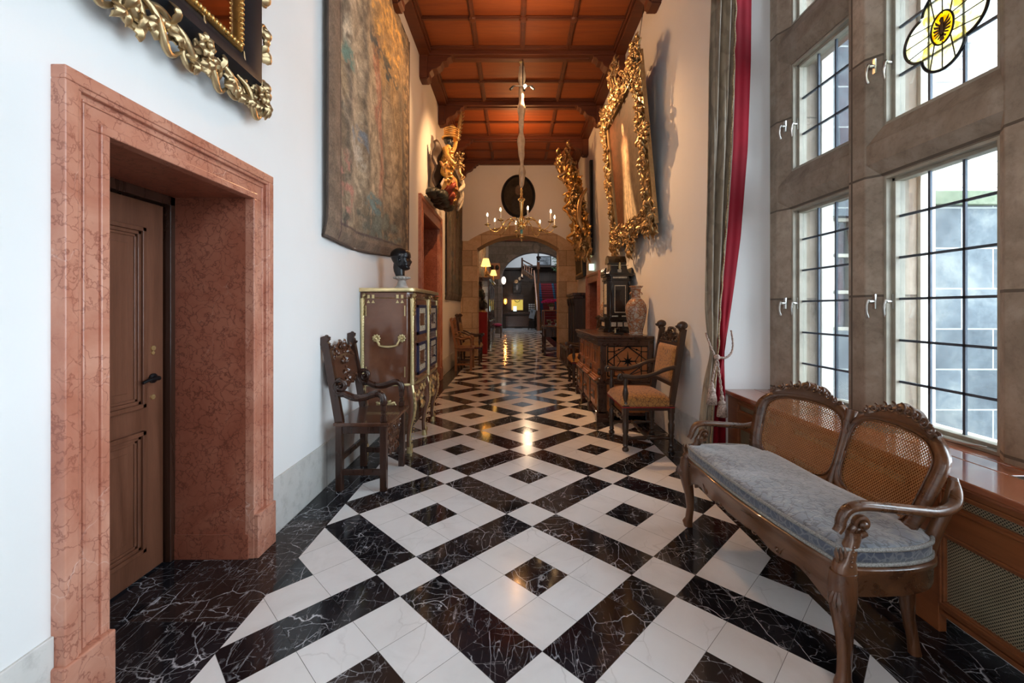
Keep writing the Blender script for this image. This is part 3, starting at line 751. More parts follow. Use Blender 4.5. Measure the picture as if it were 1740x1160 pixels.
# window bay --------------------------------------------------------------
MY = [2.76 - .895 * k for k in range(7)]           # mullion centres
tiers = [(.71, 2.21), (2.52, 3.39), (3.71, 4.75)]
mb = MB()
def mull(y):
    return [(2.20, y - .065), (2.20, y + .065), (2.21, y + .075), (2.255, y + .13), (2.47, y + .13), (2.47, y - .13), (2.255, y - .13), (2.21, y - .075)]
for y in MY: mb.prism(mull(y), .69, 4.9, 'z')
mb.prism([(2.20, 3.70), (2.20, 3.60), (2.215, 3.585), (2.255, 3.505), (2.47, 3.505), (2.47, 3.70)], .69, 4.9, 'z')
for za, zb in ((2.21, 2.52), (3.39, 3.71)):
    zc = (za + zb) / 2; mb.prism([(2.205, zc - .07), (2.205, zc + .05), (2.215, zc + .065), (2.258, zb), (2.47, zb), (2.47, za), (2.258, za), (2.215, zc - .085)], -2.7, 3.60, 'y')
mb.prism([(2.205, 5.0), (2.205, 4.90), (2.258, 4.75), (2.47, 4.75), (2.47, 5.0)], -2.7, 3.60, 'y')
struct(mb.build('trim_%d' % tn, M['winstone'], bevel=.006)); tn += 1
struct(MB().box(1.95, 2.46, -3.5, 3.70, 0, .66).build('wall_window_below', M['plaster']))
mb = MB().box(2.2, 2.47, -3.5, 3.70, 4.95, 5.6); mb.box(2.2, 2.47, -3.5, -2.70, 0.66, 5); struct(mb.build('wall_window_above', M['plaster']))
mb = MB().prism([(2.44, .60), (2.44, .71), (2.80, .64), (2.80, .5)], -2.7, 3.47, 'y'); struct(mb.build('trim_%d' % tn, M['outjamb'])); tn += 1
mb = MB()
for y in MY: mb.box(2.47, 2.56, y - .15, y + .15, .6, 5)
mb.box(2.47, 2.56, 3.45, 3.72, .6, 5.0)
struct(mb.build('trim_%d' % tn, M['outjamb'])); tn += 1
wn = 1
def latch(parent, x, y, z, name='window_handle'):
    hb = MB(); hb.box(x - .006, x + .004, y - .012, y + .012, z - .045, z + .045)
    hb.turn((x, y, z), (x - .035, y, z), [(.010, 0), (.012, .5), (.010, 1)], 8)
    hb.tube(spline([(x - .035, y, z + .012), (x - .042, y, z - .0), (x - .046, y + .004, z - .04), (x - .040, y + .008, z - .075), (x - .03, y + .01, z - .10)], 10), [.009, .009, .008, .007, .007, .007, .006, .006, .007, .008, .007], 8)
    return hb.build(name, M['steel'], parent, smooth=True)
def make_window(ya, yb, za, zb, nz):
    global wn
    root = bpy.data.objects.new('window_%d' % wn, None); COL.objects.link(root); root.location = (XG, (ya + yb) / 2, za); struct(root); wn += 1
    h = (yb - ya) / 2; H = zb - za; f = .038
    mb = MB()
    for sg in (-1, 1):
        a, b = sorted((sg * h, sg * (h - f))); mb.box(-.03, .03, a, b, 0, H)
        a, b = sorted((sg * h, sg * (h - .018))); mb.box(-.068, .0, a, b, 0, H)
    mb.box(-.03, .03, -h, h, 0, f); mb.box(-.03, .03, -h, h, H - f, H); mb.box(-.067, 0, -h, h, 0, .018); mb.box(-.067, 0, -h, h, H - .018, H)
    mb.build('casement_frame', M['casement'], root, bevel=.003)
    g = h - f; MB().box(-.002, .002, -g, g, f, H - f).build('glass_pane', M['glass'], root)
    lb = MB()
    for k in (1, 2): y = -g + 2 * g * k / 3; lb.box(-.006, .006, y - .007, y + .007, f, H - f)
    for k in range(1, nz): z = H * k / nz; lb.box(-.006, .006, -g, g, z - .007, z + .007)
    lb.build('lead_cames', M['lead'], root)
    if za < 3.6:
        zz = {0: .735, 1: .38}[0 if za < 1 else 1]
        latch(root, -.03, h - .015, zz)
        latch(root, -.10, h + .03, zz, 'mullion_latch')
    if za < 1:
        sb = MB(); sb.tube(spline([(-.035, h - .12, .03), (-.06, h - .25, .022), (-.10, h - .42, .018), (-.05, h - .56, .02)], 12), .007, 6); sb.box(-.06, -.03, h - .6, h - .5, .005, .02)
        sb.build('window_stay', M['steel'], root, smooth=True)
    return root
cols_y = [(2.89, 3.505)] + [(MY[k + 1] + .13, MY[k] - .13) for k in range(6)]
WINS = {}
for ci, (a, b) in enumerate(cols_y):
    for ti, (za, zb) in enumerate(tiers): WINS[ci, ti] = make_window(a, b, za, zb, (6, 3, 4)[ti])
# stained glass medallion, leaded into the pane
md = bpy.data.objects.new('stained_glass_medallion', None); COL.objects.link(md); md.location = (XG - .006, 2.325, 2.925)
tag(md, 'yellow and white stained glass quatrefoil with a black eagle shield hanging in the window', 'stained glass')
def circ(cy_, cz, r, n=28): return [(cy_ + r * cos(2 * pi * k / n), cz + r * sin(2 * pi * k / n)) for k in range(n)]
pale = MB(); ld = MB(); R = .118; off = .108
for k, (a, b) in enumerate(((1, 0), (-1, 0), (0, 1), (0, -1))):
    cyy, czz = off * a, off * b
    ring = circ(cyy, czz, R)
    pale.prism([(p[0], p[1]) for p in ring], -.002 - k * .0006, .002, 'x')
    arc = [p for p in circ(cyy, czz, R, 40) if all(sqrt((p[0] - off * q[0]) ** 2 + (p[1] - off * q[1]) ** 2) > R - .002 for q in ((1, 0), (-1, 0), (0, 1), (0, -1)))]
    ang0 = atan2(b, a); arc.sort(key=lambda p: (atan2(p[1] - czz, p[0] - cyy) - ang0 + pi) % (2 * pi))
    ld.tube([(-.004, p[0], p[1]) for p in arc], .0085, 6)
    for dk in (-.7, 0, .7):
        d = ang0 + dk * .9; ld.tube([(-.006, .065 * cos(ang0 + dk), .075 * sin(ang0 + dk)), (-.006, cyy + R * cos(d), czz + R * sin(d))], .0032, 5)
pale.build('pale_glass', M['stainpale'], md); 
shp = [(.0 + .062 * cos(t_), -.0 + .085 * sin(t_) * (1.0 if sin(t_) > 0 else 1.05)) for t_ in [2 * pi * k / 30 for k in range(30)]]
MB().prism(shp, -.007, -.004, 'x').build('yellow_shield', M['stainyellow'], md)
ld.tube([(-.008, p[0], p[1]) for p in shp + shp[:1]], .005, 6)
ld.build('lead_outline', M['iron'], md, smooth=True)
eg = MB()                                # heraldic bird, wings spread
eg.prism([(-.010, -.045), (.010, -.045), (.014, .0), (.009, .03), (.016, .045), (.006, .058), (-.008, .052), (-.010, .03), (-.014, 0)], -.0095, -.008, 'x')
for s in (-1, 1):
    for k in range(5):
        a = .9 - k * .38; L = .046 - .003 * k
        eg.prism([(s * .010, .018 - k * .010), (s * (.010 + L * cos(a)), .02 - k * .010 + L * sin(a) * .9), (s * (.014 + L * cos(a) * .75), .008 - k * .010 + L * sin(a) * .6), (s * .010, .006 - k * .010)], -.0095, -.008, 'x')
    eg.prism([(s * .004, -.03), (s * .026, -.052), (s * .018, -.058), (s * .002, -.045)], -.0095, -.008, 'x')
eg.prism([(-.006, -.04), (.006, -.04), (.014, -.068), (0, -.074), (-.014, -.068)], -.0095, -.008, 'x')
eg.build('eagle', M['black'], md)

# courtyard outside ------------------------------------------------------
YW = 4.25
mb = MB().box(2.6, 3.0, YW, YW + .5, -.5, 9); mb.box(3.0, 3.42, YW, YW + .5, -.5, 1.18); mb.box(3.0, 3.42, YW, YW + .5, 2.32, 9); mb.box(3.42, 10, YW, YW + .5, -.5, 2.42)
struct(mb.build('wall_courtyard', M['yardstone'])); 
struct(MB().box(3.42, 10, YW, YW + .5, 2.52, 9).build('wall_courtyard_upper', M['yardpale']))
struct(MB().box(3.42, 10, YW - .05, YW + .5, 2.42, 2.56).build('trim_%d' % tn, M['yardmoss'], bevel=.01)); tn += 1
struct(MB().box(2.6, 14, -8, YW, -.6, -.5).build('ground_courtyard', M['greenlawn']))
wr = bpy.data.objects.new('window_%d' % wn, None); COL.objects.link(wr); wr.location = (3.21, YW + .1, 1.18); struct(wr); wn += 1
mb = MB()
for x in (-.21, .17, -.02): mb.box(x, x + .04, -.02, .04, 0, 1.14)
for z in (0, .37, .74, 1.10): mb.box(-.21, .21, -.02, .04, z, z + .035)
mb.build('casement_frame', M['casement'], wr); MB().box(-.2, .2, .0, .006, 0, 1.14).build('glass_pane', M['glass'], wr)
mb = MB(); mb.grid(lambda u, v: (.20 - .22 * (1 - v) * u - .02 * u, .10 + .015 * sin(u * 20), .05 + v * 1.05), 14, 6); mb.build('red_curtain', M['redvelvet'], wr)
MB().box(-.25, .25, .25, .3, -.1, 1.2).build('dark_room', M['shadowback'], wr)  # near-black sheet standing for the shade inside the room

# radiator cover and sill ---------------------------------------------------
rc = thing('radiator_cover', 'long cherrywood radiator cover with woven metal grilles under the stone window', 'radiator cover', (1.84, 1.0, 0))
RF = 0.0
bays = [(2.42, 2.62)]
mb = MB(); gr = []
ye = 2.70; y0 = -3.0
edges = [2.55, 1.85, .94, -.02, -1.0, -2.0, -3.0]
mb.box(0, .10, -3.4, 2.70, .08, .11); mb.box(0, .03, -3.4, 2.70, .10, .125); mb.box(0, .031, -3.4, 2.698, .443, .552); mb.box(0, .0312, -3.4, 2.697, .633, .68)
stiles = [2.54, 2.02-.16, .86, -.10, -1.1, -2.1, -3.1]
for s_ in stiles: mb.box(-.0015, .034, s_, s_ + .14, .0, .6815)
mb.box(.0003, .12, 2.68, 2.703, 0, .679)
for a, b in zip(stiles[1:], stiles):
    ya, yb = a + .14, b
    for za, zb in ((.125, .443), (.552, .633)):
        for w, d in ((.012, -.006), (.022, -.001)):
            mb.box(d, .02, ya, yb, za, za + w); mb.box(d, .02, ya, yb, zb - w, zb); mb.box(d, .02, ya, ya + w, za, zb); mb.box(d, .02, yb - w, yb, za, zb)
        gr.append((ya, yb, za, zb))
mb.build('panel_frame', M['radwood'], rc, bevel=.003)
MB().box(.055, .07, -3.3, 2.65, .1, .66).build('dark_backing', M['shadowback'], rc)
for ya, yb, za, zb in gr:
    g = MB(); g.add([(.012, ya, za), (.012, yb, za), (.012, yb, zb), (.012, ya, zb)], [(0, 1, 2, 3)])
    o = g.build('grille', M['grille'], rc); add_uv(o, lambda c: (c.y, c.z))
sl = thing('window_sill', 'polished reddish wooden window sill slab over the radiator cover', 'window sill', (2.07, 0, .68))
mb = MB()
slots = [(2.38, 2.62), (1.48, 1.78), (.6, .9)]
X0, X1 = -.275, .27; sx0, sx1 = -.02, .10
mb.box(X0, sx0, -3.4, 3.69, 0, .03); mb.box(sx1, X1, -3.4, 3.69, 0, .03)
e = -3.4
for a, b in sorted(slots): mb.box(sx0, sx1, e, a, 0, .03); e = b
mb.box(sx0, sx1, e, 3.69, 0, .03)
mb.box(X0 + .012, X0 + .05, -3.4, 3.69, -.015, 0)
mb.build('sill_board', M['radtop'], sl, bevel=.006)
for a, b in slots[:2]:
    g = MB(); 
    for k in range(11): y = a + .01 + (b - a - .02) * k / 10; g.box(sx0, sx1, y - .004, y + .004, .018, .028)
    g.box(sx0, sx0 + .008, a, b, .018, .030); g.box(sx1 - .008, sx1, a, b, .018, .030)
    g.build('vent_grille', M['steel'], sl)

# the hall beyond the arch ---------------------------------------------------
wall_x('wall_hall_left', -1.9, XL - .0, YE + .55, 24.5, 5.6, [], M['plaster'])
wall_x('wall_hall_right', 3.5, 3.9, YE + .55, 24.5, 5.6, [], M['plaster'])
mb = MB().box(XR + .05, 3.6, YE + .5, YE + .6, 0, 5.6); struct(mb.build('wall_hall_near', M['plaster']))
mb = MB().box(-1.9, 3.9, YE + .55, 24.5, 5.25, 5.4)
for k in range(8): mb.box(-1.5, 3.5, 13 + 1.5 * k, 13.2 + 1.5 * k, 5.12, 5.26)
struct(mb.build('ceiling_hall', M['ceilbeam']))
A2 = arch(-.72, 3.2, 3.2, 1.45, p=2.0)
arched_wall('wall_stair_arch', M['greystone'], -1.6, 3.6, 5.5, A2, 24.5, 25.2)
mb = MB()
for i, (dx, dy) in enumerate(((.16, .10), (.09, .05))):
    o_ = arch(-.72 - dx - .1, 3.2 + dx + .1, 3.2, 1.45 + dx + .1, p=2.0); i_ = arch(-.72 - dx + .02, 3.2 + dx - .02, 3.2, 1.45 + dx - .02, p=2.0)
    for k in range(len(o_) - 1): mb.prism([i_[k], i_[k + 1], o_[k + 1], o_[k]], 24.5 - dy, 24.52)
for dx in (-.86, 3.34): mb.prism([(dx - .1, 0), (dx + .1, 0), (dx + .1, 3.2), (dx - .1, 3.2)], 24.38, 24.52)
mb.loft([(1.24, 24.42, 4.55, .10, .12), (1.24, 24.38, 4.75, .22, .14), (1.24, 24.38, 5.0, .24, .14), (1.24, 24.42, 5.12, .14, .12)], 12, 3)
struct(mb.build('trim_%d' % tn, M['greystone'], bevel=.01)); tn += 1
mb = MB().box(-3.3, 4.6, 33.5, 33.7, 0, 4.55); struct(mb.build('wall_stairhall_panelling', M['panelwood']))
mb = MB().box(-3.3, 4.6, 33.5, 33.7, 4.55, 7.6); struct(mb.build('wall_stairhall_back', M['plaster']))
mb = MB().box(-3.4, -3.3, 25.2, 33.7, 0, 7.6); struct(mb.build('wall_stairhall_left', M['panelwood']))
mb = MB().box(4.6, 4.7, 25.2, 33.7, 0, 7.6); struct(mb.build('wall_stairhall_right', M['panelwood']))
mb = MB().box(-3.4, 4.7, 25.2, 33.7, 7.5, 7.6); struct(mb.build('ceiling_stairhall', M['ceilbeam']))
mb = MB().box(-3.4, 4.7, 24.9, 25.2, 5.4, 7.6); mb.box(-3.4, -1.5, 24.9, 25.2, 0, 5.6); mb.box(3.5, 4.7, 24.9, 25.2, 0, 5.6); struct(mb.build('wall_stairhall_front', M['greystone']))
# panel mouldings on the back wall
mb = MB()
for i in range(9):
    for z0, z1 in ((.2, 1.1), (2.4, 3.4), (3.5, 4.4)):
        x = -3.1 + i * .85
        for a, b, c, d in ((x, x + .7, z0, z0 + .05), (x, x + .7, z1 - .05, z1), (x, x + .05, z0, z1), (x + .65, x + .7, z0, z1)): mb.box(a, b, 33.46, 33.5, c, d)
mb.box(-3.3, 4.6, 33.38, 33.5, 4.45, 4.6)
struct(mb.build('trim_%d' % tn, M['panelwood'])); tn += 1

# ------------------------------------------------------------------ cane settee
def make_settee():
    root = thing('cane_settee', 'carved walnut two-panel cane-back settee with a blue-grey damask cushion below the window', 'settee', (1.167, 2.17, 0), radians(4))
    HB = .60
    def back(t, h, off=0.0):             # t -1 near .. 1 far
        spread = .49 + (.565 - .49) * min(1, max(0, (h - .42) / .38))
        x = .592 - .115 * t * t - (.90 - h) * .31 + off
        return (x, spread * t, h)
    # back frame: two rings round the cane panels
    mb = MB(); nphi = 56
    def sup(c, a, b, p, ph): 
        c_, s_ = cos(ph), sin(ph)
        return (c[0] + a * math.copysign(abs(c_) ** (2 / p), c_), c[1] + b * math.copysign(abs(s_) ** (2 / p), s_))
    rim = []
    for sg in (-1, 1):
        inner = []; outer = []
        for k in range(nphi):
            ph = 2 * pi * k / nphi
            ti, hi = sup((sg * .475, .680), .428, .168, 5, ph)
            hi += .020 * (1 - ((ti - sg * .47) / .405) ** 2) * (1 if sin(ph) > 0 else -.3)
            to, ho = sup((sg * .505, .665), .515, .215, 4.4, ph)
            ho += .030 * (1 - min(1, ((to - sg * .47) / .5) ** 2)) * (1 if sin(ph) > 0 else 0)
            inner.append((ti, hi)); outer.append((to, ho))
        rim.append((inner, outer))
        vs = []; f = []
        for k in range(nphi):
            (ti, hi), (to, ho) = inner[k], outer[k]; tm, hm = (ti + to) / 2, (hi + ho) / 2
            vs += [back(ti, hi, -.010), back(tm, hm, -.022), back(to, ho, -.012), back(to, ho, .018), back(tm, hm, .022), back(ti, hi, .010)]
        for k in range(nphi):
            a, b = k * 6, ((k + 1) % nphi) * 6
            for q in range(6): f.append((a + q, a + (q + 1) % 6, b + (q + 1) % 6, b + q))
        mb.add(vs, f)
    mb.build('back_frame', M['walnut'], root, smooth='all')
    for sg, (inner, outer) in zip((-1, 1), rim):
        g = MB(); n = len(inner); R = []
        for s_ in (1.0, .75, .5, .25, .02):
            R.append([back(sg * .475 + (t - sg * .475) * s_, .68 + (h - .68) * s_, .0) for t, h in inner])
        g.rings(R, cap=False)
        o = g.build('cane_panel', M['cane'], root, smooth='all'); add_uv(o, lambda c: (c.y, c.z))
        b = MB(); b.tube([back(t, h, -.012) for t, h in inner] + [back(*inner[0], -.012)], .004, 6); b.build('cane_beading', M['cane'] if False else M['walnutleg'], root, smooth='all')
    # carved crests
    for sg in (-1, 1):
        c = MB(); q = random.Random(3)
        top = []; bot = []
        for k in range(25):
            u = -1 + k / 12; t = sg * .50 + u * .34
            hb = .885 + .026 * (1 - u * u) - .014
            ht = hb + .018 + .052 * (cos(u * pi / 2) ** 1.3) * (1 + .10 * sin(u * 11)) 
            top.append((t, ht)); bot.append((t, hb))
        vs = []; f = []
        for (t, h), (tb, hb) in zip(top, bot):
            vs += [back(tb, hb, -.026), back(t, (h + hb) / 2, -.030), back(t, h, -.012), back(t, h, .010), back(tb, hb, .018)]
        for k in range(24):
            for j in range(5): f.append((k * 5 + j, k * 5 + (j + 1) % 5, k * 5 + 5 + (j + 1) % 5, k * 5 + 5 + j))
        f.append((0, 1, 2, 3, 4)); f.append(tuple(24 * 5 + j for j in range(5)))
        c.add(vs, f)
        N_ = Vector((-1, 0, .2)).normalized(); U_ = Vector((0, 1, 0)); V_ = Vector((.2, 0, 1)).normalized()
        for k, u in enumerate([-.98, -.74, -.5, -.26, 0, .26, .5, .74, .98]):
            t = sg * .50 + u * .34; hh = .885 + .026 * (1 - u * u) + .018 + .02 * cos(u * pi / 2)
            p = Vector(back(t, hh, -.032)); s2 = -1 if u > 0 else 1
            scroll(c, p, U_ * (1 if u <= 0 else -1), V_, N_, .017 + .010 * cos(u * 1.5), .0050, 1.35, s2, pi / 2, 0, .2, 6, 16)
            if abs(u) < .9: leaf(c, p - V_ * .004, U_ * (-1 if u < 0 else 1), V_, N_, .046, .026, .03, 5, 2, 0)
        scroll(c, Vector(back(sg * .5 - .36, .893, -.012)), -U_, V_, N_, .014, .007, 1.2, 1, 0, .0, .2, 6, 10)
        scroll(c, Vector(back(sg * .5 + .36, .893, -.012)), U_, V_, N_, .014, .007, 1.2, -1, 0, .0, .2, 6, 10)
        c.build('crest', M['walnutdark'], root, smooth=True)
    # centre divider (carved) and lower back rail
    d = MB(); d.tube([back(0, h, -.014) for h in (.44, .52, .60, .68, .76, .84, .88)], [.026, .017, .013, .013, .016, .024, .03], 10, .8, up=(1, 0, 0))
    for h, w in ((.83, .03), (.80, .022)): leaf(d, Vector(back(0, h, -.03)), (0, 0, -1), (0, 1, 0), (-1, 0, 0), .07, w * 1.6, .15, 5, 2)
    d.build('back_divider', M['walnut'], root, smooth=True)
    # seat plan
    ctrl = [(-.01, -.60), (-.045, -.30), (-.055, 0), (-.045, .30), (-.01, .60), (.12, .615), (.27, .61), (.39, .565), (.44, .45), (.46, 0), (.44, -.45), (.39, -.565), (.27, -.61), (.12, -.615)]
    loop = spline(ctrl + [ctrl[0]], 112)[:-1]
    def lp(scale_in, z, zf=None):
        c_ = Vector((.24, 0, 0)); out = []
        for p in loop:
            v = Vector((p[0], p[1], 0)) - c_; L = v.length; v = v * ((L - scale_in) / L)
            out.append((c_.x + v.x, v.y, z))
        return out
    rail = MB(); N = len(loop); rings = [lp(.0, .0), lp(-.006, 0), lp(0, 0), lp(.004, 0), lp(.035, 0), lp(.035, 0)]
    def zb(p):                            # scalloped apron underside along the front
        if p[0] < .03 and abs(p[1]) < .6:
            y = p[1]; return .335 - .012 * cos(y * 22) + .055 * max(0, (abs(y) - .40) / .2) * -1 + .0 + (.012 if abs(y) < .06 else 0)
        return .345
    R = []
    for idx, (ins, dz) in enumerate(((.006, None), (.0, .01), (-.002, .07), (-.012, .082), (-.012, .095), (.0, .102), (.05, .102), (.05, None))):
        ring = []
        for p in loop:
            v = Vector((p[0] - .24, p[1], 0)); L = v.length; v *= (L - ins) / L
            z = zb(p) if dz is None else .355 + dz
            ring.append((.24 + v.x, v.y, z))
        R.append(ring)
    rail.rings(R, cap=False)
    for s_ in (-1, 1):
        for y in (.14, .30):
            scroll(rail, (-.048 + .03 * y * y, s_ * y, .352), (0, s_, 0), (0, 0, 1), (-1, 0, 0), .018, .004, 1.2, -1, 0, .03, .15, 5, 12)
    rail.build('seat_rail', M['walnut'], root, smooth=True)
    # cushion
    cu = MB(); R = []
    for ins, z in ((.035, .458), (.012, .462), (.004, .475), (.004, .505), (.012, .520), (.035, .528), (.09, .536), (.16, .542), (.22, .545)):
        ring = []
        for k, p in enumerate(loop):
            v = Vector((p[0] - .24, p[1], 0)); L = v.length; f = (L - ins * min(1, L / .35)) / L; v *= f
            if .24 + v.x > .42: v.x = .42 - .24
            zz = z + (.004 * sin(k * .5) if z > .5 else 0)
            ring.append((.24 + v.x, v.y, zz))
        R.append(ring)
    cu.cur = 0; cu.rings(R, cap=True)
    cuo = cu.build('seat_cushion', [M['velvetgrey'], M['velvetside']], root, smooth='all')
    n_ = len(loop)
    for p in cuo.data.polygons:
        if p.center.z < .512 and abs(p.normal.z) < .6: p.material_index = 1
    for z, ins in ((.463, .004), (.517, .004)):
        b = MB(); pts = []
        for p in loop:
            v = Vector((p[0] - .24, p[1], 0)); L = v.length; v *= (L - ins) / L
            if .24 + v.x > .42: v.x = .42 - .24
            pts.append((.24 + v.x, v.y, z))
        b.tube(pts + pts[:1], .008, 7); b.build('cushion_braid', M['braid'], cuo, smooth='all')
    # legs
    def leg(x, y, sx, sy, front):
        l = MB(); ox, oy = sx, sy
        if front: secs = [(.0, .0, .0, .026, .022), (.004, .002, .03, .030, .024), (-.004, 0, .055, .022, .02), (-.010, 0, .12, .021, .02), (-.006, 0, .20, .026, .025), (.006, 0, .28, .034, .033), (.012, 0, .33, .040, .038), (.010, 0, .37, .042, .040), (.0, 0, .44, .042, .034)]
        else: secs = [(.03, .0, .0, .022, .018), (.022, 0, .06, .018, .018), (.006, 0, .15, .020, .02), (0, 0, .25, .026, .026), (0, 0, .40, .030, .034)]
        l.loft([(x + ox * a, y + oy * a, z, p, q) for a, b, z, p, q in secs], 16, 2.8)
        if front:
            for k in (-1, 0, 1): leaf(l, (x + ox * .045, y + oy * .035 + .010 * k, .385), (ox * .1, k * .25, -1), (0, 1, 0), (ox, oy * .5, 0), .075, .024, .18, 5, 2)
            scroll(l, (x - .002, y + oy * .030, .012), (ox, 0, 0), (0, 0, 1), (0, oy, 0), .014, .006, 1, 1, 0, 0, .1, 6, 8)
        l.build('leg', M['walnutleg'], root, smooth=True)
    leg(-.005, -.60, -1, -.6, True); leg(-.005, .60, -1, .6, True); leg(.40, -.45, .9, -.3, False); leg(.40, .45, .9, .3, False)
    # armrests
    for s_ in (-1, 1):
        a = MB()
        path = [(.492, s_ * .545, .745), (.480, s_ * .568, .695), (.445, s_ * .588, .658), (.38, s_ * .592, .640), (.30, s_ * .588, .645), (.18, s_ * .582, .658), (.09, s_ * .578, .666), (.035, s_ * .576, .655), (.010, s_ * .575, .622), (.002, s_ * .576, .592), (-.012, s_ * .577, .572)]
        pts = spline(path, 40); rr = [.013 + .005 * sin(pi * k / 40) for k in range(41)]
        a.tube(pts, rr, 12, 1.35, up=(0, 0, 1))
        # inner volute
        scroll(a, (.088, s_ * .576, .598), (1, 0, 0), (0, 0, 1), (0, s_ * 1, 0), .030, .012, 1.35, -1, 3.6, .0, .35, 8, 22)
        scroll(a, (.088, s_ * .576, .598), (1, 0, 0), (0, 0, 1), (0, -s_ * 1, 0), .030, .012, 1.35, -1, 3.6, .0, .35, 8, 22)
        a.tube(spline([(.058, s_ * .576, .590), (.040, s_ * .576, .565), (.045, s_ * .577, .555), (.075, s_ * .578, .556), (.10, s_ * .578, .565)], 14), .014, 8)
        a.loft([(.0, s_ * .598, .40, .040, .034), (.0, s_ * .598, .46, .040, .030), (.008, s_ * .594, .48, .030, .027), (.030, s_ * .586, .515, .026, .024), (.050, s_ * .580, .545, .024, .022), (.055, s_ * .577, .572, .026, .020)], 14, 2.6)
        for k in range(3): leaf(a, (-.028 + .012 * k, s_ * .60 + (-s_) * .012 * 0, .47), (.1 * k - .1, 0, 1), (0, s_, 0), (-1, s_ * .8, 0), .07, .022, .15, 4, 2)
        for k in range(5): a.sph((.0 + .008 * k, s_ * (.629 - .006 * k), .47 + .014 * k), .005, 6, 4)
        a.build('armrest', M['walnut'], root, smooth=True)
        pb = MB(); pb.tube([(.42, s_ * .50, .36), (.42, s_ * .515, .46), (.44, s_ * .535, .56), (.475, s_ * .552, .66), (.488, s_ * .552, .74)], [.028, .028, .024, .022, .016], 10); 
        pb.build('back_post', M['walnutleg'], root, smooth=True)
    return root
make_settee()

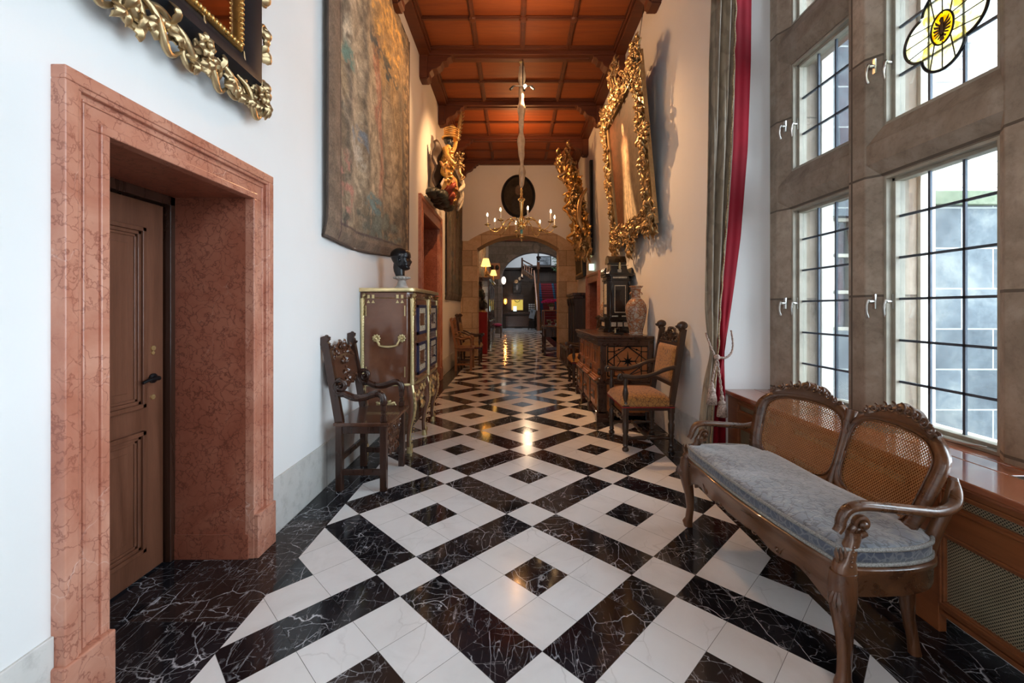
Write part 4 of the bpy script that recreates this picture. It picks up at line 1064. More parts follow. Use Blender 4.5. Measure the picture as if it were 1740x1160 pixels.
# ------------------------------------------------------------------ carved armchairs (left type), faces +x
def make_carved_chair(mt, ms, label, loc, rz, carve=True, name='carved_armchair', group=None):
    root = thing(name, label, 'chair', loc, rz, group)
    for y in (-.262, .262):
        l = MB(); l.box(.145, .195, y - .025, y + .025, 0, .50); l.build('leg', mt, root, bevel=.004)
        l = MB(); l.box(-.195, -.145, y - .025, y + .025, 0, .52); l.build('leg', mt, root, bevel=.004)
        s_ = 1 if y > 0 else -1
        p = MB(); p.beam((-.165, y, .50), (-.275, y, 1.12), .042, .062, up=(1, 0, 0), w1=.040, h1=.055)
        fin = [(-.285, 1.10), (-.255, 1.10), (-.245, 1.13), (-.262, 1.145), (-.245, 1.165), (-.262, 1.185), (-.285, 1.19), (-.31, 1.18), (-.312, 1.12)]
        p.prism(fin, y - .020, y + .020, 'y')
        scroll(p, (-.250, y, 1.115), (1, 0, 0), (0, 0, 1), (0, 1, 0), .020, .010, 1.1, -1, 0, 0, .1, 6, 10); scroll(p, (-.268, y, 1.185), (1, 0, 0), (0, 0, 1), (0, 1, 0), .020, .011, 1.1, -1, 0, 0, .1, 6, 10)
        scroll(p, (-.268, y, 1.185), (1, 0, 0), (0, 0, 1), (0, -1, 0), .020, .011, 1.1, -1, 0, 0, .1, 6, 10)
        p.build('back_post', mt, root, bevel=.003)
        a = MB()                          # scrolled arm
        pts = spline([(-.135, y, .745), (-.06, y, .715), (.02, y, .718), (.09, y, .742), (.135, y, .745), (.165, y, .72), (.172, y, .675)], 26)
        sp = []; c0 = Vector((-.165, y, .805))
        for k in range(28):
            t_ = k / 27; an = radians(-60) + (-2 * pi * 1.45) * (1 - t_) * -1; q = .016 + .050 * t_
            sp.append(c0 + Vector((cos(radians(-62) - 2 * pi * 1.4 * (1 - t_)) * q, 0, sin(radians(-62) - 2 * pi * 1.4 * (1 - t_)) * q)))
        a.tube(sp + pts, [.012 + .008 * k / 27 for k in range(28)] + [.022] * 27, 10, 1.25, up=(0, 1, 0))
        for dy in (-.022, .022): a.tube([v + Vector((0, dy, 0)) for v in (sp + pts)[::2]], .006, 5)
        a.sph(c0, .017, 8, 6, (1, 1.6, 1))
        a.build('armrest', mt, root, smooth='all')
        b = MB(); 
        for z0, z1, w in ((.53, .575, .044), (.575, .59, .030), (.59, .605, .038), (.605, .62, .026), (.62, .66, .040), (.66, .69, .046)): b.box(.170 - w / 2, .170 + w / 2, y - w / 2, y + w / 2, z0, z1)
        b.build('arm_support', mt, root, bevel=.005)
    b = MB(); b.box(-.205, .225, -.305, .305, .505, .53); b.box(-.195, .205, -.29, .29, .495, .507); b.build('seat', ms, root, bevel=.005)
    b = MB(); 
    for y in (-.262, .262): b.box(-.18, .18, y - .012, y + .012, .44, .50); b.box(-.17, .17, y - .012, y + .012, .12, .165)
    b.box(-.18, -.155, -.26, .26, .44, .50); b.box(-.18, -.155, -.26, .26, .22, .262)
    b.build('stretcher', mt, root, bevel=.003)
    # carved front apron
    prof = [(-.235, .50), (.235, .50), (.235, .44), (.215, .41), (.225, .37), (.195, .33), (.165, .325), (.155, .29), (.11, .275), (.085, .24), (.04, .25), (.02, .225), (-.02, .225), (-.04, .25), (-.085, .24), (-.11, .275), (-.155, .29), (-.165, .325), (-.195, .33), (-.225, .37), (-.215, .41), (-.235, .44)]
    b = MB(); b.prism(prof, .155, .175, 'x')
    if carve:
        for k in range(15): b.prism([(-.225 + k * .03, .50), (-.205 + k * .03, .50), (-.205 + k * .03, .475), (-.215 + k * .03, .462), (-.225 + k * .03, .475)], .172, .184, 'x')
        for s_ in (-1, 1):
            for (y, z, r, sg) in ((.16, .38, .035, 1), (.10, .31, .03, -1), (.06, .40, .035, -1), (.19, .43, .02, 1)): scroll(b, (.176, s_ * y, z), (0, s_, 0), (0, 0, 1), (1, 0, 0), r, .006, 1.3, sg, .5, .05, .15, 5, 14)
            for (y, z, an) in ((.02, .33, -1.2), (.12, .43, -.4), (.13, .26, -2.4), (.05, .27, -1.9)): leaf(b, (.176, s_ * y, z), (0, s_ * cos(an), sin(an)), (0, -sin(an) * s_, cos(an)), (1, 0, 0), .07, .03, .15, 5, 2)
        rosette(b, (.176, 0, .41), (0, 1, 0), (0, 0, 1), (1, 0, 0), .035, 6)
    b.build('front_apron', ms, root, smooth=True)
    # carved back panel between the posts
    D = Vector((-.110, 0, .62)).normalized(); Nn = Vector((.62, 0, .110)).normalized()
    def bp(y, z, o=0.0): return Vector((-.165 - (z - .5) * .177, y, z)) + Nn * o
    outl = [(-.235, 1.02), (-.235, .86), (-.21, .845), (-.20, .80), (-.15, .795), (-.12, .765), (-.05, .775), (0, .75), (.05, .775), (.12, .765), (.15, .795), (.20, .80), (.21, .845), (.235, .86), (.235, 1.02), (.19, 1.04), (.17, 1.07), (.12, 1.075), (.09, 1.115), (.03, 1.12), (0, 1.13), (-.03, 1.12), (-.09, 1.115), (-.12, 1.075), (-.17, 1.07), (-.19, 1.04)]
    b = MB(); n = len(outl); b.add([bp(y, z, .012) for y, z in outl] + [bp(y, z, -.012) for y, z in outl], [tuple(range(n)), tuple(range(2 * n - 1, n - 1, -1))] + [(i, n + i, n + (i + 1) % n, (i + 1) % n) for i in range(n)])
    if carve:
        U = Vector((0, 1, 0))
        for s_ in (-1, 1):
            for (y, z, r, sg, a0) in ((.05, 1.09, .035, 1, .4), (.11, 1.05, .033, -1, 1.5), (.17, 1.02, .024, 1, 0), (.205, 1.0, .018, 1, 0), (.19, .83, .02, -1, 0), (.14, .80, .022, 1, 0)): scroll(b, bp(s_ * y, z, .014), U * s_, D, Nn, r, r * .24, 1.3, sg, a0, .03, .3, 6, 14)
            for (y, z, an) in ((.02, 1.1, .9), (.07, 1.03, .2), (.14, 1.06, 1.0), (.02, 1.0, -.9), (.02, .9, -.7), (.02, .95, .5), (.015, .84, -.8)): leaf(b, bp(s_ * y, z, .014), U * (s_ * cos(an)) + D * sin(an), D * cos(an) - U * (s_ * sin(an)), Nn, .07, .036, .3, 5, 2)
        for z in (.80, .84, .88, .92, .96, 1.0, 1.04): b.sph(bp(0, z, .018), .014 + .004 * sin(z * 60), 7, 5)
        b.sph(bp(0, 1.09, .022), .03, 8, 6)
    b.build('backrest', ms, root, smooth=True)
    return root
make_carved_chair(M['darkoak'], M['darkseat'], 'dark oak armchair with scrolled arms and carved back and apron, left of the brass-mounted cabinet', (-1.178, 3.568, 0), 0)
make_carved_chair(M['oak'], M['oak'], 'honey-coloured oak armchair against the left wall below the far tapestry', (-1.155, 9.95, 0), 0, name='oak_armchair')

# ------------------------------------------------------------------ tall upholstered armchairs, face +x
def make_uph_chair(mt, mf, label, loc, rz, name='upholstered_armchair', group=None):
    root = thing(name, label, 'chair', loc, rz, group)
    prof = [(.016, 0), (.030, .01), (.034, .05), (.024, .09), (.018, .10), (.028, .13), (.022, .16), (.024, .3), (.030, .34), (.022, .38), (.028, .42), (.032, .60), (.022, .66), (.030, .72), (.030, 1)]
    for y in (-.30, .30):
        l = MB(); l.turn((.225, y, 0), (.225, y, .44), prof, 12); l.box(.197, .253, y - .028, y + .028, .36, .46); l.build('leg', mt, root, smooth=True)
        l = MB(); l.turn((-.225, y, 0), (-.225, y, .44), prof, 12); l.box(-.252, -.198, y - .027, y + .027, .38, .47); l.build('leg', mt, root, smooth=True)
        p = MB(); p.beam((-.225, y, .45), (-.345, y, 1.20), .045, .055, up=(1, 0, 0)); 
        p.sph((-.335, y, 1.235), .042, 10, 7, (1.3, .8, 1)); scroll(p, (-.30, y, 1.235), (1, 0, 0), (0, 0, 1), (0, 1, 0), .026, .012, 1.1, -1, 0, 0, .2, 6, 10); scroll(p, (-.30, y, 1.235), (1, 0, 0), (0, 0, 1), (0, -1, 0), .026, .012, 1.1, -1, 0, 0, .2, 6, 10)
        for k in range(4): leaf(p, (-.315 + .02 * k * 0, y, 1.17 + .012 * k), (.3, .4 * (-1) ** k, 1), (0, 1, 0), (1, 0, 0), .05, .03, .3, 4, 2)
        p.build('back_post', mt, root, smooth=True)
        s_ = MB(); s_.turn((.225, y, .44), (.225, y, .72), [(.026, 0), (.028, .12), (.016, .18), (.024, .3), (.030, .45), (.022, .6), (.015, .72), (.024, .8), (.020, 1)], 12); s_.build('arm_support', mt, root, smooth=True)
        a = MB(); a.tube(spline([(-.275, y, .83), (-.16, y, .80), (-.02, y, .745), (.12, y, .722), (.22, y, .735), (.262, y, .74)], 24), [.020 + .008 * (k / 24) for k in range(25)], 10, 1.2, up=(0, 0, 1))
        scroll(a, (.27, y, .722), (1, 0, 0), (0, 0, 1), (0, 1, 0), .034, .014, 1.2, -1, pi / 2, 0, .3, 7, 14); scroll(a, (.27, y, .722), (1, 0, 0), (0, 0, 1), (0, -1, 0), .034, .014, 1.2, -1, pi / 2, 0, .3, 7, 14)
        for k in range(5): leaf(a, (.22 + .012 * k, y + (.012 if k % 2 else -.012), .745), (1, 0, -.2 * k), (0, 1, 0), (0, 0, 1), .05, .03, .3, 4, 2)
        a.build('armrest', mt, root, smooth=True)
    b = MB(); 
    for y in (-.30, .30): b.box(-.2, .2, y - .012, y + .012, .40, .44); b.turn((-.225, y, .13), (.225, y, .13), [(.018, 0), (.018, .1), (.012, .14), (.020, .3), (.022, .42), (.014, .47), (.026, .5), (.014, .53), (.022, .58), (.02, .7), (.012, .86), (.018, .9), (.018, 1)], 10)
    b.turn((0, -.30, .13), (0, .30, .13), [(.016, 0), (.012, .1), (.02, .3), (.013, .45), (.026, .5), (.013, .55), (.02, .7), (.012, .9), (.016, 1)], 10)
    b.box(-.235, -.215, -.3, .3, .40, .44)
    b.build('stretcher', mt, root, smooth=True)
    b = MB(); b.prism([(-.28, .335), (.28, .335), (.28, .30), (.20, .295), (.15, .27), (.08, .285), (0, .255), (-.08, .285), (-.15, .27), (-.20, .295), (-.28, .30)], .215, .235, 'x')
    for s_ in (-1, 1):
        for y in (.06, .14, .22): scroll(b, (.236, s_ * y, .31), (0, s_, 0), (0, 0, 1), (1, 0, 0), .018, .006, 1.2, 1, 0, .02, .2, 5, 10)
    b.build('front_stretcher', mt, root, smooth=True)
    def dome(u, v):
        x = -.25 + .52 * u; y = -.33 + .66 * v; e = (1 - abs(2 * u - 1) ** 5) * (1 - abs(2 * v - 1) ** 5)
        return (x, y, .455 + .10 * (max(0, e) ** .45) + .012 * sin(pi * u) * sin(pi * v))
    c = MB(); c.grid(dome, 22, 26); c.box(-.245, .265, -.325, .325, .435, .46); c.build('seat_cushion', mf, root, smooth='all')
    t_ = MB(); t_.box(-.25, .268, -.331, .331, .430, .440); t_.build('seat_braid', M['redplush'], root)
    D = Vector((-.12, 0, .75)).normalized(); Nn = Vector((.75, 0, .12)).normalized()
    def bp(y, z, o=0.0): return Vector((-.225 - (z - .45) * .16, y, z)) + Nn * o
    b = MB(); b.grid(lambda u, v: bp(-.272 + .544 * u, .66 + .37 * v, .014 + .030 * (max(0, (1 - abs(2 * u - 1) ** 6) * (1 - abs(2 * v - 1) ** 6)) ** .5)), 18, 16)
    b.grid(lambda u, v: bp(-.272 + .544 * u, .66 + .37 * v, -.018), 1, 1); b.build('back_upholstery', mf, root, smooth='all')
    for z in (.645, 1.045): MB().beam(bp(-.285, z), bp(.285, z), .04, .035, up=(0, 0, 1)).build('back_rail', mt, root, bevel=.004)
    b = MB(); out = [(-.26, 1.06), (.26, 1.06), (.25, 1.10), (.19, 1.11), (.16, 1.15), (.10, 1.16), (.07, 1.20), (.0, 1.215), (-.07, 1.20), (-.10, 1.16), (-.16, 1.15), (-.19, 1.11), (-.25, 1.10)]
    n = len(out); b.add([bp(y, z, .010) for y, z in out] + [bp(y, z, -.014) for y, z in out], [tuple(range(n)), tuple(range(2 * n - 1, n - 1, -1))] + [(i, n + i, n + (i + 1) % n, (i + 1) % n) for i in range(n)])
    U = Vector((0, 1, 0))
    for s_ in (-1, 1):
        for (y, z, r, sg) in ((.05, 1.15, .032, 1), (.12, 1.11, .028, -1), (.19, 1.08, .022, 1), (.04, 1.09, .026, -1), (.235, 1.075, .016, 1)): scroll(b, bp(s_ * y, z, .014), U * s_, D, Nn, r, r * .26, 1.3, sg, .5, .03, .4, 6, 14)
        for (y, z, an) in ((.02, 1.17, .9), (.08, 1.13, .6), (.15, 1.11, .3), (.09, 1.08, -.3), (.17, 1.07, .1)): leaf(b, bp(s_ * y, z, .012), U * (s_ * cos(an)) + D * sin(an), D * cos(an) - U * (s_ * sin(an)), Nn, .06, .034, .35, 5, 2)
    b.sph(bp(0, 1.185, .02), .028, 8, 6); b.build('crest', mt, root, smooth=True)
    return root
make_uph_chair(M['chairoak'], M['goldfabric'], 'high-backed armchair with red-veined gold brocade seat and back, standing by the curtain', (1.315, 4.52, 0), pi)
make_uph_chair(M['chairoak'], M['yellowleather'], 'armchair with a plain yellow seat behind the inlaid credenza', (1.28, 7.95, 0), pi)
make_uph_chair(M['darkoak'], M['beigefabric'], 'dark carved armchair with a beige cloth seat beside the left arch pier', (-1.10, 10.98, 0), 0)

# ------------------------------------------------------------------ brass-mounted cabinet on stand
def make_cabinet():
    root = thing('cabinet_on_stand', 'polished brown cabinet on tall curved legs with brass corner mounts and handle', 'cabinet', (-1.49, 4.765, 0))
    dX, hy = .50, .62                       # depth, half length
    def plan(e=0.0, bow=.02, c=.05):
        f = dX + e; h = hy + e; pts = [(0, -h), (f - c, -h), (f, -h + c)]
        for k in range(1, 8): u = -1 + k / 4; pts.append((f + bow * (1 - u * u), (h - c) * u))
        pts += [(f, h - c), (f - c, h), (0, h)]
        return pts
    b = MB(); b.prism(plan(), .665, 1.56, 'z'); b.build('body', M['veneer'], root, bevel=.004)
    b = MB(); b.prism(plan(.030, .02, .06), 1.562, 1.598, 'z'); b.build('top', M['veneer'], root, bevel=.003)
    b = MB()
    def band(e, z0, z1, bow=.02, c=.05):
        o = plan(e, bow, c); i = plan(e - .02, bow, c); n = len(o); vs = []
        for (x, y), (xi, yi) in zip(o, i): vs += [(x, y, z0), (x + (.004), y + (.004 if y > 0 else -.004), (z0 + z1) / 2), (x, y, z1), (max(0, xi), yi, z1), (max(0, xi), yi, z0)]
        f = []
        for k in range(n - 1):
            for j in range(5): f.append((k * 5 + j, k * 5 + (j + 1) % 5, k * 5 + 5 + (j + 1) % 5, k * 5 + 5 + j))
        b.add(vs, f)
    for args in ((.036, 1.565, 1.600, .02, .06), (.004, 1.50, 1.508), (.012, .655, .678)):
        b = MB(); band(*args); b.build('brass_moulding', M['ormolu'], root, smooth=True)
    # triangular guttae under the top
    b = MB()
    for y0 in (-hy - .004,):
        for x in (.08, .125, .36, .405):
            b.prism([(x - .012, 1.50), (x + .012, 1.50), (x + .012, 1.535), (x - .012, 1.535)], y0 - .004, y0 + .002, 'y'); b.prism([(x - .016, 1.455), (x + .016, 1.455), (x, 1.485)], y0 - .006, y0 + .002, 'y')
        for x in (.055, .43): b.box(x - .005, x + .005, y0 - .004, y0 + .002, 1.33, 1.43); b.box(x - .005, x + .005, y0 - .004, y0 + .002, .74, .84)
    b.build('brass_pendant', M['ormolu'], root)
    # corner mounts
    for (x, y, nm) in ((dX + .002, -hy + .002, 'corner_mount'), (dX + .030, 0, 'centre_mount'), (dX + .002, hy - .002, 'corner_mount'), (.02, -hy - .002, 'rear_mount')):
        b = MB(); b.tube([(x, y, z) for z in (.67, .8, 1.0, 1.2, 1.4, 1.50)], [.024, .020, .018, .018, .022, .026], 8)
        for k in range(24): b.sph((x + .012, y - .008 * (1 if y < 0 else -1), .74 + k * .026), .009, 6, 4)
        for k in range(5):
            for s_ in (-1, 1): leaf(b, (x + .008, y, 1.52 - k * .035), (.1, s_ * .4, -1), (1, s_, 0), (1, -1 if y < 0.1 else 1, 0), .06, .034, .3, 5, 2)
        scroll(b, (x + .02, y - .02, 1.525), (1, -1, 0), (0, 0, 1), (0, -1, 0), .022, .009, 1.2, 1, 0, 0, .2, 6, 12)
        scroll(b, (x + .01, y + .02, 1.525), (-1, 1, 0), (0, 0, 1), (1, 0, 0), .022, .009, 1.2, 1, 0, 0, .2, 6, 12)
        b.build(nm, M['ormolu'], root, smooth=True)
    # side handle
    b = MB()
    for x in (.155, .40): rosette(b, (x, -hy - .004, 1.115), (1, 0, 0), (0, 0, 1), (0, -1, 0), .048, 9); b.sph((x, -hy - .025, 1.115), .016, 8, 6)
    b.tube(spline([(.165, -hy - .03, 1.11), (.185, -hy - .035, 1.07), (.205, -hy - .035, 1.045), (.2775, -hy - .035, 1.035), (.35, -hy - .035, 1.045), (.37, -hy - .035, 1.07), (.39, -hy - .03, 1.11)], 26), [.010 + .004 * sin(pi * k / 26) for k in range(27)], 8)
    b.build('side_handle', M['ormolu'], root, smooth=True)
    # doors with inlaid panels
    for s_ in (-1, 1):
        y0, y1 = (s_ * .025, s_ * (hy - .05)); ya, yb = min(y0, y1), max(y0, y1)
        b = MB(); b.prism([(dX + .018, ya), (dX + (.03 if s_ > 0 else .012), ya), (dX + (.012 if s_ > 0 else .03), yb), (dX + .0, yb)], .69, 1.49, 'z')
        dr = b.build('door', M['veneer'], root, bevel=.003)
        for za, zb in ((.74, 1.06), (1.14, 1.44)):
            def fx(y): return dX + .022 + .008 * (1 - abs(y) / hy)
            fr = MB(); ym = (ya + yb) / 2; w = .20
            for a0, a1, c0, c1 in ((ym - w, ym + w, za, za + .03), (ym - w, ym + w, zb - .03, zb), (ym - w, ym - w + .035, za, zb), (ym + w - .035, ym + w, za, zb)): fr.box(dX + .008, fx(ym) + .010, a0, a1, c0, c1)
            fr.build('inlay_frame', M['blueinlay'], dr, bevel=.002)
            iv = MB()
            for zz in (za + .06, zb - .06):
                iv = MB(); iv.box(dX + .01, fx(ym) + .0082, ym - .14, ym - .14 + 4 * .058 + .036, zz - .004, zz + .004)
                for k in range(5): iv.box(dX + .01, fx(ym) + .009, ym - .14 + k * .058, ym - .14 + k * .058 + .036, zz - .026, zz + .026)
                iv.build('ivory_inlay', M['ivory'], dr)
            for sg in (-1, 1):
                iv = MB(); iv.box(dX + .01, fx(ym) + .006, ym + sg * .135 - .003, ym + sg * .135 + .003, (za + zb) / 2 - .05, (za + zb) / 2 + .05)
                for k in range(3): iv.sph((fx(ym) + .004, ym + sg * .135, (za + zb) / 2 - .05 + k * .05), .014, 6, 4, (.4, 1, 1))
                iv.build('ivory_inlay', M['ivory'], dr)
    # stand: scalloped aprons and cabriole legs
    b = MB()
    def apr(n0, n1, zlow, zc): 
        o = []
        for k in range(17): u = k / 16; o.append((n0 + (n1 - n0) * u, zlow + (zc - zlow) * (1 - abs(2 * u - 1) ** 3.0)))
        return o
    side = apr(.04, .47, .34, .52)
    side = [(x, .46 + .04 * sin(pi * (x - .04) / .43) if .14 < x < .37 else z) for x, z in side]
    for y in (-hy + .012, hy - .012): b.prism(apr(.03, dX - .01, .33, .47) + [(dX - .01, .66), (.03, .66)], y - .012, y + .012, 'y')
    for s_ in (-1, 1):
        a0, a1 = sorted((s_ * .02, s_ * (hy - .02))); b.prism(apr(a0, a1, .38, .49) + [(a1, .66), (a0, .66)], dX - .01, dX + .018, 'x')
    b.prism([(-hy + .02, .45), (hy - .02, .45), (hy - .02, .66), (-hy + .02, .66)], .0, .02, 'x')
    b.prism(plan(-.01, .01), .60, .66, 'z')
    b.build('stand_apron', M['veneer'], root, bevel=.003)
    b = MB()
    for s_ in (-1, 1):
        for k, (y, z) in enumerate(((.16, .58), (.30, .60), (.44, .56), (.30, .49))):
            b = MB(); rosette(b, (dX + .022, s_ * y, z), (0, 1, 0), (0, 0, 1), (1, 0, 0), .036, 7); scroll(b, (dX + .022, s_ * (y + .05), z - .02), (0, 1, 0), (0, 0, 1), (1, 0, 0), .024, .007, 1.2, 1, 0, .03, .2, 5, 10); b.build('apron_mount', M['ormolu'], root, smooth=True)
    b = MB()
    for k in (-1, 0, 1): leaf(b, (.245, -hy - .004, .47), (k * .9, 0, 1), (1, 0, 0), (0, -1, 0), .08, .05, .2, 5, 3); scroll(b, (.245 + k * .07, -hy - .006, .475), (1, 0, 0), (0, 0, 1), (0, -1, 0), .024, .008, 1.2, 1, 0, .03, .2, 5, 10)
    for s_ in (-1, 1): leaf(b, (.245, -hy - .004, .465), (s_, 0, .35), (0, 0, 1), (0, -1, 0), .12, .04, .2, 5, 3)
    b.build('side_apron_mount', M['ormolu'], root, smooth=True)
    for s_ in (-1, 1):
        b = MB()
        for k in (-1, 0, 1): leaf(b, (dX + .02, s_ * .30, .47), (0, k * .7, -1), (0, 1, 0), (1, 0, 0), .12, .06, .3, 5, 3)
        b.build('apron_mount', M['ormolu'], root, smooth=True)
    for (x, y, oy) in ((dX - .03, -hy + .03, -.5), (dX - .01, 0, 0), (dX - .03, hy - .03, .5), (.04, -hy + .03, -.5), (.04, hy - .03, .5)):
        s_ = 1 if x > .2 else .2
        b = MB(); secs = [(-.004, .0, .022, .022), (-.008, .04, .020, .020), (-.014, .14, .018, .018), (-.004, .26, .024, .024), (.022, .38, .032, .030), (.030, .46, .036, .034), (.018, .56, .036, .034), (.0, .66, .034, .034)]
        b.loft([(x + s_ * o, y + oy * o, z, p, q) for o, z, p, q in secs], 12, 3); lg = b.build('leg', M['veneer'], root, smooth=True)
        b = MB(); pts = [(x + s_ * (o + p * .8), y + oy * (o + q), z) for o, z, p, q in secs]
        b.tube(pts, [.014, .013, .010, .011, .016, .020, .018, .018], 8)
        for k in range(4):
            for g in (-1, 1): leaf(b, (x + s_ * .055, y + oy * .05, .60 - k * .045), (.05, g * .5, -1), (0, 1, 0), (1, oy, 0), .07, .034, .25, 5, 2)
        for k in range(10): b.sph((x + s_ * (.03 + .028 * sin((k) / 9 * 1.8 - .2)), y + oy * .05, .12 + k * .030), .007, 6, 4)
        b.loft([(x - s_ * .0, y, .0, .030, .030), (x, y, .02, .030, .028), (x - .004, y, .06, .024, .024)], 10, 2.5)
        for k in range(3): leaf(b, (x + .018, y + oy * .02 + (k - 1) * .014, .03), (0, (k - 1) * .2, 1), (0, 1, 0), (1, 0, 0), .07, .022, .15, 4, 2)
        b.build('leg_mount', M['ormolu'], lg, smooth=True)
    return root
make_cabinet()

# ------------------------------------------------------------------ heads and busts (face towards +x)
def head(mb, c, H, yaw=0.0, nz=30, na=36, cap=False):
    """H = chin to crown"""
    ff = [(0, .10), (.04, .30), (.10, .36), (.17, .345), (.20, .33), (.235, .36), (.27, .365), (.30, .355), (.34, .365), (.38, .36), (.44, .345), (.50, .335), (.55, .335), (.60, .375), (.66, .385), (.75, .375), (.84, .34), (.92, .26), (.97, .16), (1.0, .02)]
    bb = [(0, -.10), (.05, .0), (.12, .10), (.20, .22), (.30, .32), (.42, .40), (.55, .455), (.70, .475), (.82, .43), (.92, .30), (.97, .18), (1.0, .02)]
    ww = [(0, .08), (.05, .18), (.12, .245), (.22, .29), (.34, .315), (.48, .335), (.60, .35), (.72, .355), (.84, .31), (.92, .22), (.97, .13), (1.0, .02)]
    R = []; cyw, syw = cos(yaw), sin(yaw)
    for i in range(nz + 1):
        h = i / nz; h = min(.9999, h); f, b, w = lerp_tab(ff, h), lerp_tab(bb, h), lerp_tab(ww, h); ring = []
        for k in range(na):
            a = 2 * pi * k / na; ca, sa = cos(a), sin(a); e = 2 / 2.3
            x = (f if ca > 0 else max(.02, b)) * math.copysign(abs(ca) ** e, ca); y = w * math.copysign(abs(sa) ** e, sa)
            if b < 0.02 and ca < 0: x = -.02
            an = min(a, 2 * pi - a)          # angle from the front
            nose = math.exp(-(an / .17) ** 2) * (.10 * max(0, 1 - abs((h - .40) / .16)) if h < .40 else .10 * max(0, 1 - (h - .40) / .20))
            x += nose
            x += .018 * math.exp(-(an / .30) ** 2) * (math.exp(-((h - .225) / .022) ** 2) + math.exp(-((h - .285) / .020) ** 2)) - .022 * math.exp(-(an / .30) ** 2) * math.exp(-((h - .255) / .010) ** 2)
            eye = math.exp(-((an - .42) / .16) ** 2) * math.exp(-((h - .52) / .045) ** 2); x -= .050 * eye
            x += .020 * math.exp(-((an - .40) / .25) ** 2) * math.exp(-((h - .595) / .03) ** 2) + .012 * math.exp(-((an - .42) / .09) ** 2) * math.exp(-((h - .515) / .02) ** 2)
            y2 = y + math.copysign(.018, sa) * math.exp(-((an - .85) / .3) ** 2) * math.exp(-((h - .42) / .07) ** 2)
            X, Y = x * H, y2 * H
            ring.append((c[0] + X * cyw - Y * syw, c[1] + X * syw + Y * cyw, c[2] + h * H))
        R.append(ring)
    mb.rings(R)
    for s_ in (-1, 1):                      # ears
        ex, ey = -.02 * H, s_ * .335 * H
        pts = []
        for k in range(13):
            t_ = -1.9 + k / 12 * 4.4; px, pz = ex - .075 * H * cos(t_) * .8, .46 * H + .115 * H * sin(t_)
            pts.append((c[0] + px * cyw - (ey + s_ * .03 * H) * syw, c[1] + px * syw + (ey + s_ * .03 * H) * cyw, c[2] + pz))
        mb.tube(pts, .022 * H, 6)
        mb.sph((c[0] + ex * cyw - ey * syw, c[1] + ex * syw + ey * cyw, c[2] + .45 * H), .07 * H, 7, 5, (.8, .6, 1.4))
def bust_head(root_loc, H, mat, basemat, label, name='portrait_bust', rz=0):
    root = thing(name, label, 'bust', root_loc, rz)
    b = MB(); b.lathe([(.085, 0), (.085, .02), (.070, .035), (.055, .05), (.045, .085), (.040, .10), (.060, .112), (.085, .12), (.088, .14), (.05, .150)], (0, 0, 0), 24)
    for k in range(16): a = 2 * pi * k / 16; b.sph((.083 * cos(a), .083 * sin(a), .130), .012, 5, 4)
    b.build('base', basemat, root, smooth=True)
    b = MB(); b.loft([(-.015, 0, .145, .045, .045), (-.020, 0, .16, .050, .048), (-.028, 0, .20, .058, .055), (-.030, 0, .24, .062, .058), (-.022, 0, .28, .066, .060), (-.010, 0, .31, .066, .058)], 18)
    head(b, (0, 0, .205), H); b.build('head', mat, root, smooth='all')
    h = MB()
    R = []
    for i in range(12):
        q = i / 11; zz = .60 + .415 * q; w = .365 * sqrt(max(0, 1 - max(0, (q - .15) / .86) ** 2.2)) if q > .15 else .365
        R.append([((-.05 + (.455 if cos(a) < 0 else .40 - .08 * (1 - q)) * (w / .365) * cos(a)) * H, 1.01 * w * sin(a) * H, .205 + zz * H) for a in [2 * pi * k / 24 for k in range(24)]])
    h.rings(R); h.build('cropped_hair', mat, root, smooth='all')
    return root
bust_head((-1.215, 4.62, 1.602), .245, M['bronze'], M['marblewhite'], 'black bronze head of a short-haired man on a white marble base atop the brass-mounted cabinet')

